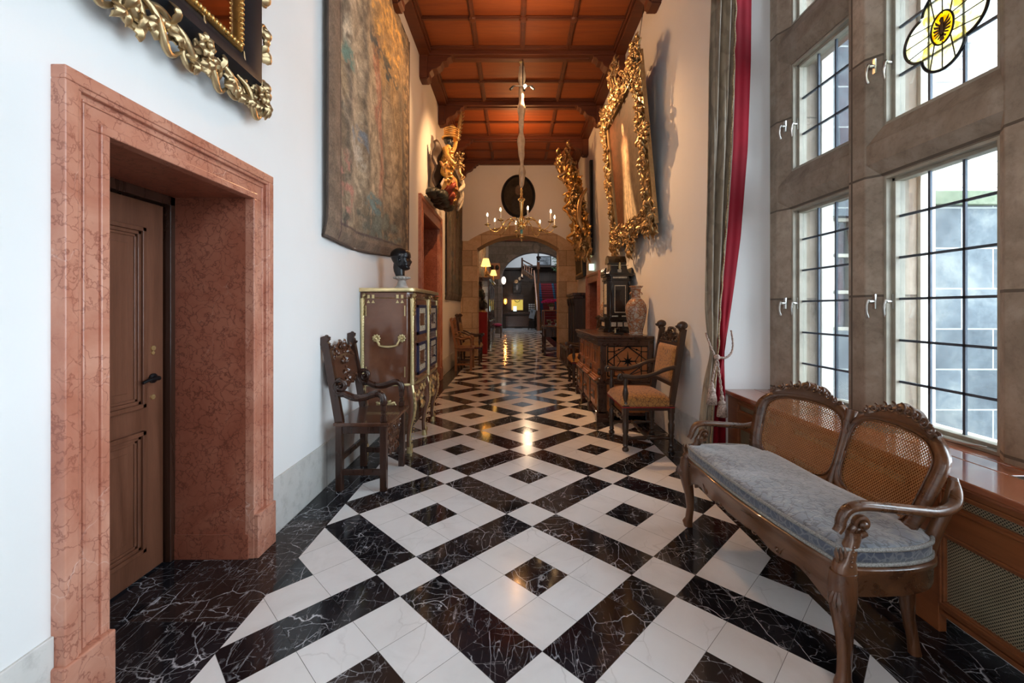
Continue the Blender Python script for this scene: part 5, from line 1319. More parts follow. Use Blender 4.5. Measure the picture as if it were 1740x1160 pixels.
# ------------------------------------------------------------------ mirror above the near doorway
def make_mirror():
    root = thing('wall_mirror', 'large mirror in a black frame with gilded scroll carving above the marble doorway', 'mirror', (XL, 1.75, 2.585))
    y0, y1, H = -.95, .69, 2.3; X = .085
    def tl(z): return .012 * z
    b = MB(); w = .17
    prof = [(0.0, .0), (.02, .055), (.06, .088), (.10, .080), (.14, .055), (.17, .04)]
    def fr(mb, prof, e0=0):
        cs = [(y0, 0), (y1, 0), (y1, H), (y0, H)]; dirs = [(1, 1), (-1, 1), (-1, -1), (1, -1)]; R = []
        for (y, z), (a, c_) in zip(cs, dirs): R.append([(d, y + a * (e0 + o), z + c_ * (e0 + o)) for o, d in prof] + [(.0, y + a * (e0 + prof[-1][0]), z + c_ * (e0 + prof[-1][0])), (0, y + a * e0, z + c_ * e0)])
        mb.rings(R + [R[0]], cap=False)
    fr(b, prof); b.build('black_frame', M['blackframe'], root, smooth=True)
    g = MB(); fr(g, [(0, .045), (.008, .060), (.025, .064), (.040, .050), (.052, .036)], .17)
    for (ya, za, yb, zb) in ((y0 + .19, .19, y1 - .19, .19), (y1 - .19, .19, y1 - .19, H - .19), (y0 + .19, .19, y0 + .19, H - .19)):
        L = sqrt((yb - ya) ** 2 + (zb - za) ** 2); n = int(L / .026)
        for k in range(n): t_ = (k + .5) / n; g.sph((.060, ya + (yb - ya) * t_, za + (zb - za) * t_), .0135, 6, 4, (1, .8 if za == zb else 1.2, .8 if za != zb else 1.2))
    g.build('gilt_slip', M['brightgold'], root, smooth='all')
    MB().box(.03, .035, y0 + .2, y1 - .2, .2, H - .2).build('mirror_glass', M['mirrorglass'], root)
    # scrollwork hanging along the bottom and the far side
    c = MB(); N = Vector((1, 0, 0)); U = Vector((0, 1, 0)); V = Vector((0, 0, 1)); q = random.Random(11)
    yy = y0 + .05; k = 0
    while yy < y1 - .02:
        s_ = 1 if k % 2 else -1
        z = -.055 - .02 * s_
        R_ = .066
        scroll(c, (.055, yy, z), U * s_, V, N, R_, .0145, 1.45, -1 if k % 3 else 1, .6, .16, .35, 9, 30)
        c.tube(spline([(.06, yy - .12, .02), (.085, yy - .06, -.03), (.07, yy + .02, -.115 + .02 * s_), (.06, yy + .10, -.09)], 16), [.006 + .010 * sin(pi * i / 16) for i in range(17)], 8)
        for j in range(10):
            a = q.uniform(-2.8, .3) if j % 2 else q.uniform(0, 2 * pi); d = U * cos(a) + V * sin(a); e = V * cos(a) - U * sin(a)
            leaf(c, Vector((.06 + .02 * q.random(), yy + q.uniform(-.07, .07), z + q.uniform(-.03, .04))), d, e, N, q.uniform(.055, .10), q.uniform(.028, .048), q.uniform(.2, .5), 8, 4, q.uniform(-.4, .4))
        if k % 3 == 1: rosette(c, (.115, yy + .03, -.01), U, V, N, .062, 7)
        yy += .148; k += 1
    scroll(c, (.05, y1 + .01, -.03), U, V, N, .055, .018, 1.4, 1, pi, .10, .3, 8, 24)
    for j in range(5): a = -2.2 + j * .5; leaf(c, (.06, y1 - .02, -.02), U * cos(a) + V * sin(a), V * cos(a) - U * sin(a), N, .11, .05, .3, 6, 4)
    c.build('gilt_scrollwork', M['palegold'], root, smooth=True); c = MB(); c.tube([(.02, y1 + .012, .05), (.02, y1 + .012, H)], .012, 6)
    z = .10; k = 0
    while z < H:
        scroll(c, (.04, y1 + .035, z), U, V * (1 if k % 2 else -1), N, .034, .011, 1.3, 1, pi / 2, .07, .35, 7, 18)
        for j in range(3): a = q.uniform(-.6, .6) + pi / 2 * (1 if k % 2 else -1) * .6; leaf(c, (.05, y1 + .01, z + q.uniform(-.04, .04)), U * cos(a) + V * sin(a), V * cos(a) - U * sin(a), N, .09, .05, .35, 6, 3)
        z += .16; k += 1
    c.build('gilt_scrollwork', M['palegold'], root, smooth=True)
    return root
make_mirror()

# ------------------------------------------------------------------ tapestries
def mixc(img, mask, col): 
    m = np.clip(mask, 0, 1)[..., None]; img[:] = img * (1 - m) + np.array(col) * m
def tapestry_img(nx, ny, seed, warm=1.0):
    u, v = np.meshgrid(np.linspace(0, 1, nx), np.linspace(0, 1, ny)); n1 = fbm(nx, ny, 5, 8, seed, 5); n2 = fbm(nx, ny, 14, 26, seed + 1, 4); n3 = fbm(nx, ny, 3, 9, seed + 2, 4); n4 = fbm(nx, ny, 30, 50, seed + 3, 3)
    img = np.ones((ny, nx, 3)) * np.array((.155, .118, .078)); s = lambda x, k=12: 1 / (1 + np.exp(-k * x))
    mixc(img, s(n1 - .52, 30) * .8, (.26, .19, .11)); mixc(img, s(n3 - .58, 40) * .8, (.085, .075, .055)); mixc(img, s(n2 - .60, 60) * .85, (.03, .035, .032))
    def fig(cx, w, z0, z1, col, sway=.03, k=60):
        c = cx + sway * np.sin(v * 9 + seed) + (n1 - .5) * .12; ww = w * (.6 + .6 * np.sin(np.pi * np.clip((v - z0) / (z1 - z0), 0, 1)) ** .5)
        mixc(img, s(ww - np.abs(u - c), k) * s(v - z0 + (n2 - .5) * .1, 50) * s(z1 - v + (n2 - .5) * .08, 50) * .85, col)
    fig(.23, .075, .12, .98, (.30, .25, .18)); fig(.42, .09, .10, .86, (.31, .25, .17)); fig(.64, .11, .16, .60, (.25, .20, .135)); fig(.80, .07, .25, .95, (.17, .13, .08)); fig(.56, .10, .62, .97, (.34, .22, .09)); fig(.74, .06, .60, .95, (.30, .20, .09))
    fig(.155, .018, .2, .9, (.06, .055, .05), .03, 110); fig(.335, .014, .15, .92, (.055, .055, .05), .03, 110); fig(.53, .014, .1, .62, (.06, .06, .05), .04, 110); fig(.88, .03, .12, .7, (.035, .04, .045), .03, 90); fig(.49, .012, .2, .74, (.22, .055, .035), .03, 140); fig(.455, .010, .16, .7, (.26, .07, .045), .03, 140)
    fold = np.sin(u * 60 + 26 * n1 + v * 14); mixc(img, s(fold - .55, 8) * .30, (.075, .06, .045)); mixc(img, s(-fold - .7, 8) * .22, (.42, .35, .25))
    arc_ = np.abs(((u - .62) / .16) ** 2 + ((v - .42) / .16) ** 2 - 1); mixc(img, s(.05 - arc_, 60) * .6, (.08, .06, .045))
    def blob(cx, cy_, rx, ry, col, th=.0): mixc(img, s(1 - ((u - cx) / rx) ** 2 - ((v - cy_) / ry) ** 2 + (n2 - .5) * 2.2, 6) * s(n4 - .5 + th, 25), col)
    blob(.20, .57, .07, .05, (.40, .35, .26), .05); blob(.17, .53, .06, .04, (.07, .13, .11)); blob(.29, .33, .08, .05, (.09, .12, .15)); blob(.27, .28, .07, .04, (.30, .27, .22), .05); blob(.5, .73, .12, .06, (.025, .04, .05), .03); blob(.66, .70, .10, .06, (.02, .035, .045), .02); blob(.48, .10, .18, .08, (.055, .06, .05), .1); blob(.6, .08, .2, .07, (.09, .10, .08), .0); blob(.44, .165, .12, .03, (.09, .14, .14), .05); blob(.15, .18, .06, .10, (.25, .12, .09), -.02); blob(.6, .86, .3, .12, (.40, .25, .08), -.05)
    brd = np.clip(np.maximum.reduce([s(.095 - u, 300), s(.045 - v, 400)]), 0, 1); mixc(img, brd, (.125, .088, .062)); mixc(img, s(.004 - np.abs(u - .098), 900) + s(.003 - np.abs(v - .05) - (u < .09) * 1, 900), (.05, .03, .03))
    mixc(img, s(u - .93, 200), (.095, .072, .055)); mixc(img, s(u - .93, 200) * s(n4 - .55, 30), (.24, .18, .11))
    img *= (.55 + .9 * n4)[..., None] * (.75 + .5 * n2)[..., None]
    return img * warm
def make_tapestry(label, y0, y1, z0, z1, seed, nx, ny, warm, sag=.05):
    root = thing('tapestry', label, 'tapestry', (XL, (y0 + y1) / 2, z0)); h = (y1 - y0) / 2; H = z1 - z0
    def fn(u, v):
        y = -h + 2 * h * u; x = .045 + .012 * sin(u * 17 + 1.2 * v) * (1 - v) + .008 * sin(u * 41)
        zb = (1 - v) ** 3 * (sag * (u - .25) - .03 * sin(u * 6) * sag / .05)
        x += .03 * max(0, 1 - v / .03) * -1
        return (x, y, H * v + zb)
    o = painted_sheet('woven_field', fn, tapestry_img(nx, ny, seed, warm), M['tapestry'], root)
    m = o.modifiers.new('thickness', 'SOLIDIFY'); m.thickness = .012; m.offset = -1
    b = MB(); b.tube([fn(k / 30, 0) for k in range(31)], .014, 6); b.tube([fn(0, k / 20) for k in range(21)], .009, 6); b.tube([fn(1, k / 20) for k in range(21)], .009, 6); b.build('hem', m_hem, root, smooth='all')
    b = MB(); b.tube([(.03, -h - .04, H + .01), (.03, h + .04, H + .01)], .014, 8); b.build('hanging_rod', M['iron'], root)
m_hem = m_plain('tapestry_hem', (.085, .058, .045), .85)
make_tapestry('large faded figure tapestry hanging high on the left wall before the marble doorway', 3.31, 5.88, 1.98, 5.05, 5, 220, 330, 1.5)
make_tapestry('darker tapestry on the left wall between the far doorway and the stone arch', 9.15, 11.80, 1.62, 4.75, 9, 110, 170, .55, .0)

# ------------------------------------------------------------------ inlaid credenza
def make_credenza():
    root = thing('inlaid_credenza', 'walnut credenza with star inlay on its end and niched front, carrying the vases', 'sideboard', (XR - .01, 6.22, 0), pi)
    # local: x forward = world -x, y flipped
    D, hy = .68, .90
    b = MB(); b.box(0, D + .03, -hy - .03, hy + .03, 1.03, 1.062); b.box(0, D + .015, -hy - .015, hy + .015, 1.0, 1.03); b.build('top', M['creddark'], root, bevel=.006)
    b = MB(); b.box(0, D - .05, -hy + .03, hy - .03, .52, 1.0); b.box(0, D - .02, -hy + .01, hy - .01, .10, .46); b.build('body', M['credwood'], root)
    b = MB()
    for y in (-hy + .02, hy - .02): 
        for x in (D - .065, .03): b.box(x - .03, x + .035, y - .03, y + .03, .50, 1.0)
    b.box(0, D + .005, -hy - .005, hy + .005, .94, 1.0)
    b.box(0, D + .02, -hy - .01, hy + .01, .46, .49); b.box(0, D - .01, -hy + .0, hy + .0, .49, .53)
    for y in (-hy + .02, -.3, .3, hy - .02):
        b.box(D - .10, D + .01, y - .035, y + .035, .10, .46)
        b.prism([(y - .06, 0), (y + .06, 0), (y + .06, .05), (y + .035, .10), (y + .035, .13), (y - .035, .13), (y - .035, .10), (y - .06, .05)], D - .12, D + .03, 'x')
    for y in (-hy + .02, hy - .02): b.prism([(y - .05, 0), (y + .05, 0), (y + .03, .12), (y - .03, .12)], 0, .1, 'x')
    b.box(0, D - .0, -hy - .0, hy + .0, .07, .11)
    b.build('dark_frame', M['creddark'], root, bevel=.005)
    # upper front: three arched niches, pilasters
    b = MB()
    for k in range(3):
        y = -.56 + .56 * k; x = D - .05
        f = MB(); f.box(x, x + .02, y - .20, y + .20, .56, .92); dr = f.build('upper_door', M['credwood'], root, bevel=.004)
        g = MB(); g.box(x + .02, x + .032, y - .14, y + .14, .58, .60); g.box(x + .02, x + .032, y - .14, y + .14, .88, .90)
        for sg in (-1, 1): g.turn((x + .03, y + sg * .075, .70), (x + .03, y + sg * .075, .86), [(.014, 0), (.009, .1), (.009, .8), (.014, .9), (.014, 1)], 8)
        g.box(x + .02, x + .05, y - .10, y + .10, .675, .70); g.build('niche_frame', M['credwood'], dr, smooth=True)
        a = MB(); pts = [(y - .05, .70), (y + .05, .70), (y + .05, .80)] + [(y + .05 * cos(t_), .80 + .05 * sin(t_)) for t_ in [pi * q / 8 for q in range(9)]]; a.prism(pts, x + .018, x + .023, 'x'); a.build('niche', M['shadowback'], dr)  # flat near-black plate; the recess shade is put into its colour
    for y in (-.28, .28):
        b.box(D - .05, D - .02, y - .04, y + .04, .53, .94)
    b.build('pilaster', M['credwood'], root, bevel=.004)
    b = MB()
    for y in (-.84, -.28, .28, .84): b = MB(); b.sph((D - .02, y, .60), .026, 8, 6, (1, 1, 1.4)); b.sph((D - .02, y, .64), .018, 8, 6); b.build('carved_head', M['creddark'], root, smooth=True)
    # sloping middle with mouldings
    b = MB(); b.prism([(D - .06, .56), (D - .02, .545), (D + .03, .50), (D + .02, .49), (D - .06, .49)], -hy, hy, 'y') if False else None
    for k in range(3):
        y = -.58 + .58 * k
        for q in range(4): b.box(D - .05 + q * .022, D - .03 + q * .022, y - .22, y + .22, .49, .56 - q * .018)
    b.build('sloped_moulding', M['credwood'], root, bevel=.004)
    for k in range(3):
        y = -.59 + .59 * k; f = MB(); f.box(D - .02, D + .005, y - .22, y + .22, .15, .44); f.box(D - .0, D + .014, y - .17, y + .17, .19, .40); dr = f.build('lower_door', M['credwood'], root, bevel=.008)
        g = MB(); g.box(D + .012, D + .022, y - .11, y + .11, .24, .35); g.build('raised_panel', M['creddark'], dr, bevel=.01); h_ = MB(); h_.sph((D + .03, y, .30), .016, 8, 6); h_.build('knob', M['credwood'], dr, smooth=True)
    # both ends: geometric star inlay
    for sg in (-1, 1):
        y0 = sg * (hy - .03); yo = y0 + sg * .004; ya, yb = min(y0 - sg * .002, yo), max(y0 - sg * .002, yo)
        b = MB(); cx, cz = .31, .745
        def bar(x0, z0, x1, z1, w=.016):
            d = Vector((x1 - x0, z1 - z0)).normalized(); n_ = Vector((-d.y, d.x)) * (w / 2)
            b.prism([(x0 + n_.x, z0 + n_.y), (x0 - n_.x, z0 - n_.y), (x1 - n_.x, z1 - n_.y), (x1 + n_.x, z1 + n_.y)], ya, yb, 'y')
        W_, H_ = .25, .185
        for x in (-W_, W_): bar(cx + x, cz - H_, cx + x, cz + H_)
        for z in (-H_, H_): bar(cx - W_, cz + z, cx + W_, cz + z)
        for x in (-.17, .17): bar(cx + x, cz - H_, cx + x, cz + H_, .012)
        for z in (-.12, .12): 
            bar(cx - W_, cz + z, cx - .17, cz + z, .012); bar(cx + .17, cz + z, cx + W_, cz + z, .012)
        for a, c_ in ((-1, -1), (1, -1), (1, 1), (-1, 1)): bar(cx, cz + c_ * H_, cx + a * W_, cz, .014); bar(cx + a * .17, cz + c_ * .12, cx, cz + c_ * H_, .008); bar(cx + a * .17, cz + c_ * .12, cx + a * .09, cz, .008)
        for k in range(8):
            a = pi * k / 4 + pi / 2; L = .13 if k % 2 == 0 else .07; p = (cx + L * cos(a) * 1.1, cz + L * sin(a)); q1 = (cx + .022 * cos(a + .6), cz + .022 * sin(a + .6)); q2 = (cx + .022 * cos(a - .6), cz + .022 * sin(a - .6))
            b.prism([(cx, cz), q2, p, q1], ya, yb, 'y')
        for a, c_ in ((-1, 1), (1, 1)): b.prism([(cx + a * .11, cz + .16), (cx + a * .125, cz + .145), (cx + a * .11, cz + .13), (cx + a * .095, cz + .145)], ya, yb, 'y')
        b.build('star_inlay', M['black'], root)
        b = MB(); b.box(.05, .57, min(sg * (hy - .01), sg * (hy - .002)), max(sg * (hy - .01), sg * (hy - .002)), .16, .42); b.build('end_panel', M['credwood'], root, bevel=.006)
    return root
make_credenza()

# ------------------------------------------------------------------ black architectural cabinet on it
def make_ebony():
    root = thing('ebony_cabinet', 'tall black temple-shaped cabinet with ivory inlay standing on the credenza', 'cabinet', (1.50, 6.28, 1.0635), pi / 2 + pi)
    # local x forward = world -y (towards the viewer)
    def octo(a, b, c): return [(a, -b + c), (a - c, -b), (-a, -b), (-a, b), (a - c, b), (a, b - c)]
    b = MB()
    for z0, z1, s_ in ((0, .045, .235), (.045, .06, .22), (.06, .17, .205), (.17, .20, .22), (.20, .215, .205)): b.prism(octo(s_ * .95, s_, .06), z0, z1, 'z')
    b.build('base', M['black'], root, bevel=.003)
    b = MB(); b.prism(octo(.165, .17, .05), .215, .74, 'z'); b.build('body', M['black'], root, bevel=.003)
    b = MB()
    for z0, z1, s_ in ((.74, .76, .185), (.76, .80, .175), (.80, .825, .20), (.825, .835, .215)): b.prism(octo(s_ * .97, s_, .055), z0, z1, 'z')
    b.build('cornice', M['black'], root, bevel=.003)
    b = MB(); b.box(-.10, .10, -.12, .11, .835, 1.0); b.prism([(-.15, .835), (.16, .835), (.12, .90), (.11, .95), (-.11, .95), (-.12, .90)], -.13, .12, 'x')
    prof = [(-.16, .985), (-.15, .985), (-.10, 1.06), (-.03, 1.095), (.03, 1.095), (.10, 1.06), (.15, .985), (.16, .985), (.16, 1.0), (.11, 1.075), (.035, 1.11), (-.035, 1.11), (-.11, 1.075), (-.16, 1.0)]
    g_ = [(-.10, .985), (.115, .985), (.115, 1.0), (.08, 1.06), (.03, 1.10), (-.03, 1.10), (-.08, 1.06), (-.10, 1.0)]; b.prism(g_, -.13, .11, 'y'); b.prism([(p[0] * 1.12, p[1] + .006) for p in g_], -.155, -.13, 'y')
    for s_ in (-1, 1): b.prism([(s_ * .18, .835), (s_ * .215, .835), (s_ * .215, .88), (s_ * .20, .915), (s_ * .18, .93)], -.13, .12, 'x')
    b.build('pediment', M['black'], root, bevel=.003)
    b = MB()
    for y in (-.135, .135): b.turn((.17, y, .235), (.17, y, .72), [(.026, 0), (.026, .04), (.018, .06), (.019, .35), (.014, .88), (.024, .92), (.024, 1)], 12)
    b.build('column', M['black'], root, smooth=True)
    d = MB(); d.box(.165, .178, -.10, .10, .25, .70); dr = d.build('door', M['black'], root, bevel=.003)
    i = MB()
    for a0, a1, z0, z1 in ((-.08, .08, .66, .672), (-.08, .08, .28, .292), (-.08, -.072, .28, .672), (.072, .08, .28, .672)): i.box(.178, .181, a0, a1, z0, z1)
    i.build('ivory_inlay', M['ivory'], dr)
    p = MB(); p.prism([(-.05, .335), (.05, .335), (.05, .56), (.03, .59), (-.03, .59), (-.05, .56)], .181, .184, 'x'); p.build('dark_panel', M['black'], dr)
    i = MB()
    for k in range(3): i = MB(); i.box(.19, .198, -.13 + k * .09, -.06 + k * .09, .085, .145); i.build('inlay_plaque', M['ivory'], root)
    bx_ = [(.163, .168, -.115 + k * .14, -.025 + k * .14, .222, .240) for k in range(2)]
    for s_ in (-1, 1):
        bx_ += [(-.08, .08, s_ * .171 - .002, s_ * .171 + .002, z0, z1) for z0, z1 in ((.26, .36), (.40, .70))] + [(-.1, .1, s_ * .205 - .003, s_ * .205 + .003, .085, .145)]
    bx_ += [(.166, .172, -.10, .10, .77, .795), (.12, .152, -.025, .025, .86, .90), (.09, .143, -.13, .13, .955, .960)]
    for q_ in bx_: MB().box(*q_).build('inlay_plaque', M['ivory'], root)
    f = MB(); f.turn((.155, 0, .90), (.155, 0, 1.0), [(.014, 0), (.022, .3), (.012, .6), (.016, .8), (.004, 1)], 8); f.build('statuette', M['ormolu'], root, smooth=True)
    return root
make_ebony()

# ------------------------------------------------------------------ vases
def make_vase(label, loc):
    root = thing('porcelain_vase', label, 'vase', loc, 0, 'pair of tall porcelain vases on the credenza')
    prof = [(.085, 0), (.088, .012), (.082, .02), (.088, .06), (.112, .16), (.132, .28), (.135, .33), (.125, .39), (.095, .44), (.062, .47), (.055, .50), (.056, .55), (.066, .60), (.088, .622), (.090, .630), (.080, .628), (.056, .59), (.048, .52)]
    b = MB(); b.lathe(prof, (0, 0, 0), 36, cap=False); b.lathe([(.001, .004), (.085, .004)], (0, 0, 0), 36, cap=False); b.build('body', M['vase'], root, smooth='all')
    b = MB()
    for z, r in ((.012, .0892), (.035, .0855), (.47, .0635), (.60, .0672)): b.lathe([(r - .003, z - .004), (r + .0008, z), (r - .003, z + .004)], (0, 0, 0), 36, cap=False)
    b.build('painted_ring', M['marblewhite'], root, smooth='all')
    b = MB()
    for s_ in (-1, 1): leaf(b, (s_ * .058, 0, .56), (s_ * .2, 0, -1), (0, 1, 0), (s_, 0, 0), .06, .03, .4, 5, 3)
    b.build('handle', M['vase'], root, smooth=True)
make_vase('tall iron-red and white porcelain vase at the near end of the credenza', (1.57, 5.55, 1.0635))
make_vase('tall iron-red and white porcelain vase behind the black cabinet', (1.50, 6.86, 1.0635))
# small bronzes
root = thing('bronze_figurine', 'small dark upright bronze figure on the far corner of the credenza', 'figurine', (1.33, 6.55, 1.0635))
skinned('figure', {'a': ((0, 0, .085), .020), 'h': ((0, 0, .125), .018), 'n': ((-.003, 0, .142), .009), 'c': ((-.006, 0, .165), .015), 'k1': ((-.012, .02, .045), .014), 'f1': ((-.015, .022, .012), .012), 'k2': ((-.012, -.02, .045), .014), 'f2': ((-.015, -.022, .012), .012), 's1': ((0, .026, .132), .009), 'e1': ((-.02, .034, .10), .008), 's2': ((0, -.026, .132), .009), 'e2': ((-.022, -.03, .115), .008)}, [('a', 'h'), ('h', 'n'), ('n', 'c'), ('a', 'k1'), ('k1', 'f1'), ('a', 'k2'), ('k2', 'f2'), ('h', 's1'), ('s1', 'e1'), ('h', 's2'), ('s2', 'e2')], M['bronze'], root, 'a', 1)
MB().box(-.035, .03, -.035, .035, 0, .012).build('plinth', M['bronze'], root, bevel=.003)
root = thing('bronze_group', 'low dark bronze animal group with a small brass post in front of the black cabinet', 'figurine', (1.37, 5.72, 1.0635))
MB().box(-.07, .05, -.13, .13, 0, .022).build('plinth', M['black'], root, bevel=.004)
skinned('animal', {'a': ((0, .07, .055), .026), 'b': ((0, 0, .058), .024), 'c': ((0, -.06, .065), .022), 'd': ((-.01, -.095, .085), .018), 'e': ((-.015, -.12, .08), .011), 'l1': ((-.03, -.06, .032), .011), 'l2': ((-.04, -.09, .030), .009), 'l3': ((-.03, .07, .035), .013), 'l4': ((-.04, .04, .030), .009), 't': ((-.01, .12, .045), .007)}, [('a', 'b'), ('b', 'c'), ('c', 'd'), ('d', 'e'), ('c', 'l1'), ('l1', 'l2'), ('a', 'l3'), ('l3', 'l4'), ('a', 't')], M['bronze'], root, 'b', 1)
MB().turn((-.055, -.11, .022), (-.055, -.11, .085), [(.012, 0), (.006, .2), (.010, .5), (.005, .8), (.010, 1)], 8).build('brass_post', M['ormolu'], root, smooth=True)

# ------------------------------------------------------------------ large portrait in carved gilt frame (leans forward)
def portrait_img(nx, ny):
    u, v = np.meshgrid(np.linspace(0, 1, nx), np.linspace(0, 1, ny)); n = fbm(nx, ny, 3, 5, 3, 5); n2 = fbm(nx, ny, 12, 16, 4, 4); s = lambda x, k=60: 1 / (1 + np.exp(-k * x))
    img = np.ones((ny, nx, 3)) * np.array((.022, .012, .008)); mixc(img, s(n - .5, 14) * .7, (.06, .028, .014)); mixc(img, s(u - .72 + (n - .5) * .2, 18) * .8, (.10, .035, .014))   # curtain on the far side
    mixc(img, s(.22 - u, 40) * .3, (.10, .07, .045)); mixc(img, s(.30 - u + (n2 - .5) * .3, 20) * s(.42 - v, 20) * .6, (.16, .12, .08))
    c = .50 + .015 * np.sin(v * 7)
    skirt = .055 + .16 * np.clip((.52 - v) / .52, 0, 1) ** 1.1
    fold = .80 + .32 * np.sin(u * 70 + 8 * n) * np.clip((.6 - v), 0, 1)
    body = s(skirt - np.abs(u - c)) * s(.53 - v) ; mixc(img, body, (.80, .66, .45)); img *= np.where(body > .5, fold, 1)[..., None]
    mixc(img, s(.070 - np.abs(u - c)) * s(v - .5) * s(.66 - v), (.78, .64, .44)); mixc(img, s(.055 - np.abs(u - c) - .3 * np.clip(v - .70, 0, 1)) * s(v - .645) * s(.715 - v), (.60, .38, .24))
    for sg in (-1, 1): mixc(img, s(.016 - np.abs(u - c - sg * (.082 + .05 * np.clip(.66 - v, 0, .3)))) * s(v - .40) * s(.69 - v), (.58, .37, .23))
    mixc(img, s(.018 - np.abs(u - c)) * s(v - .70) * s(.76 - v), (.56, .35, .22)); e = 1 - ((u - c) / .038) ** 2 - ((v - .80) / .055) ** 2
    mixc(img, s(1 - ((u - c) / .052) ** 2 - ((v - .815) / .070) ** 2, 12), (.050, .025, .012)); mixc(img, s(e, 14), (.62, .41, .27))
    for sg in (-1, 1): mixc(img, s(1 - ((u - c - sg * .014) / .006) ** 2 - ((v - .805) / .006) ** 2, 8), (.08, .04, .03))
    mixc(img, s(1 - ((u - c) / .010) ** 2 - ((v - .772) / .004) ** 2, 8), (.40, .10, .07))
    return img * (.85 + .3 * n2)[..., None]
def make_portrait():
    tilt = atan2(.20, 2.2)
    root = thing('gilt_framed_portrait', 'huge portrait of a woman in a long white dress in a heavily carved gilt frame', 'painting', (XR - .03, 6.02, 2.38)); root.rotation_euler = (0, -tilt, 0)
    hy, H = 1.0, 2.12; w = .27
    o = painted_sheet('canvas', lambda u, v: (-.05, (hy - w - .02) * (2 * u - 1), w + (H - 2 * w) * v), portrait_img(150, 200), M['canvas'], root)
    b = MB()
    cs = [(-hy, 0), (hy, 0), (hy, H), (-hy, H)]; dr = [(1, 1), (-1, 1), (-1, -1), (1, -1)]; R = []
    for (y, z), (a, c_) in zip(cs, dr): R.append([(-d, y + a * o_, z + c_ * o_) for o_, d in ((.03, 0), (.03, .05), (.10, .085), (.17, .09), (.21, .06), (.235, .085), (.255, .085), (.275, .055), (.275, 0))])
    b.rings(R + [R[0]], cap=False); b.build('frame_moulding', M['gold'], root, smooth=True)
    N = (-1, 0, 0)
    for i, (p0, p1, ww, dn) in enumerate((((-.05, -hy + .11, .1), (-.05, -hy + .11, H - .1), .22, 1.1), ((-.05, hy - .11, .1), (-.05, hy - .11, H - .1), .22, 1.1), ((-.05, -hy + .1, .11), (-.05, hy - .1, .11), .22, 1.1), ((-.05, -hy + .1, H - .11), (-.05, hy - .1, H - .11), .24, 1.1))):
        c = MB(); ornament_band(c, p0, p1, ww, N, .062, 20 + i, dn, .011)
        c.build('carved_rail', M['gold'], root, smooth=True)
    # corner and centre cartouches
    for i, (y, z, R_, k) in enumerate(((-hy + .10, H - .08, .19, 46), (hy - .10, H - .08, .19, 46), (0, H + .12, .26, 70), (-hy + .08, .08, .20, 46), (hy - .08, .08, .20, 46), (0, .02, .22, 50), (-hy + .06, H * .5, .16, 36), (hy - .06, H * .5, .16, 36))):
        c = MB(); q = random.Random(50 + i)
        for j in range(k):
            a = q.uniform(0, 2 * pi); r_ = R_ * sqrt(q.random()) * .9; cc = Vector((-.06 - (R_ - r_) * .35, y + r_ * cos(a), z + r_ * sin(a))); a2 = a + q.uniform(-.6, .6)
            U = Vector((0, cos(a2), sin(a2))); V = Vector((0, -sin(a2), cos(a2)))
            if j % 2: scroll(c, cc, U, V, N, q.uniform(.04, .065), .012, q.uniform(1, 1.4), q.choice((-1, 1)), 0, .06, .4, 6, 14)
            else: leaf(c, cc, U, V, N, q.uniform(.10, .16), q.uniform(.045, .07), .35, 6, 3, q.uniform(-.4, .4))
        c.build('carved_cartouche', M['gold'], root, smooth=True)
    b = MB(); b.tube([(-.0, -.7, H), (.20, -.7, H + .85)], .004, 5); b.tube([(-.0, .7, H), (.20, .7, H + .85)], .004, 5); b.build('hanging_wire', M['iron'], root)
make_portrait()
# dark framed picture further on
root = thing('dark_framed_picture', 'dark narrow-looking picture in a black and gold frame beyond the gilded carving', 'painting', (XR - .02, 10.95, 2.18)); root.rotation_euler = (0, -.05, 0)
b = MB(); b.box(-.06, 0, -.62, .62, 0, 1.45); b.build('frame', M['blackframe'], root, bevel=.01)
b = MB(); b.box(-.07, -.05, -.52, .52, .08, .12); b.box(-.07, -.05, -.52, .52, 1.33, 1.37); b.box(-.07, -.05, -.52, -.48, .08, 1.37); b.box(-.07, -.05, .48, .52, .08, 1.37); b.build('gilt_slip', M['gold'], root, bevel=.004)
nn = fbm(40, 50, 3, 4, 77, 4)[..., None]; painted_sheet('canvas', lambda u, v: (-.066, .49 * (2 * u - 1), .11 + 1.23 * v), nn * np.array((.10, .075, .05)) , M['canvas'], root)

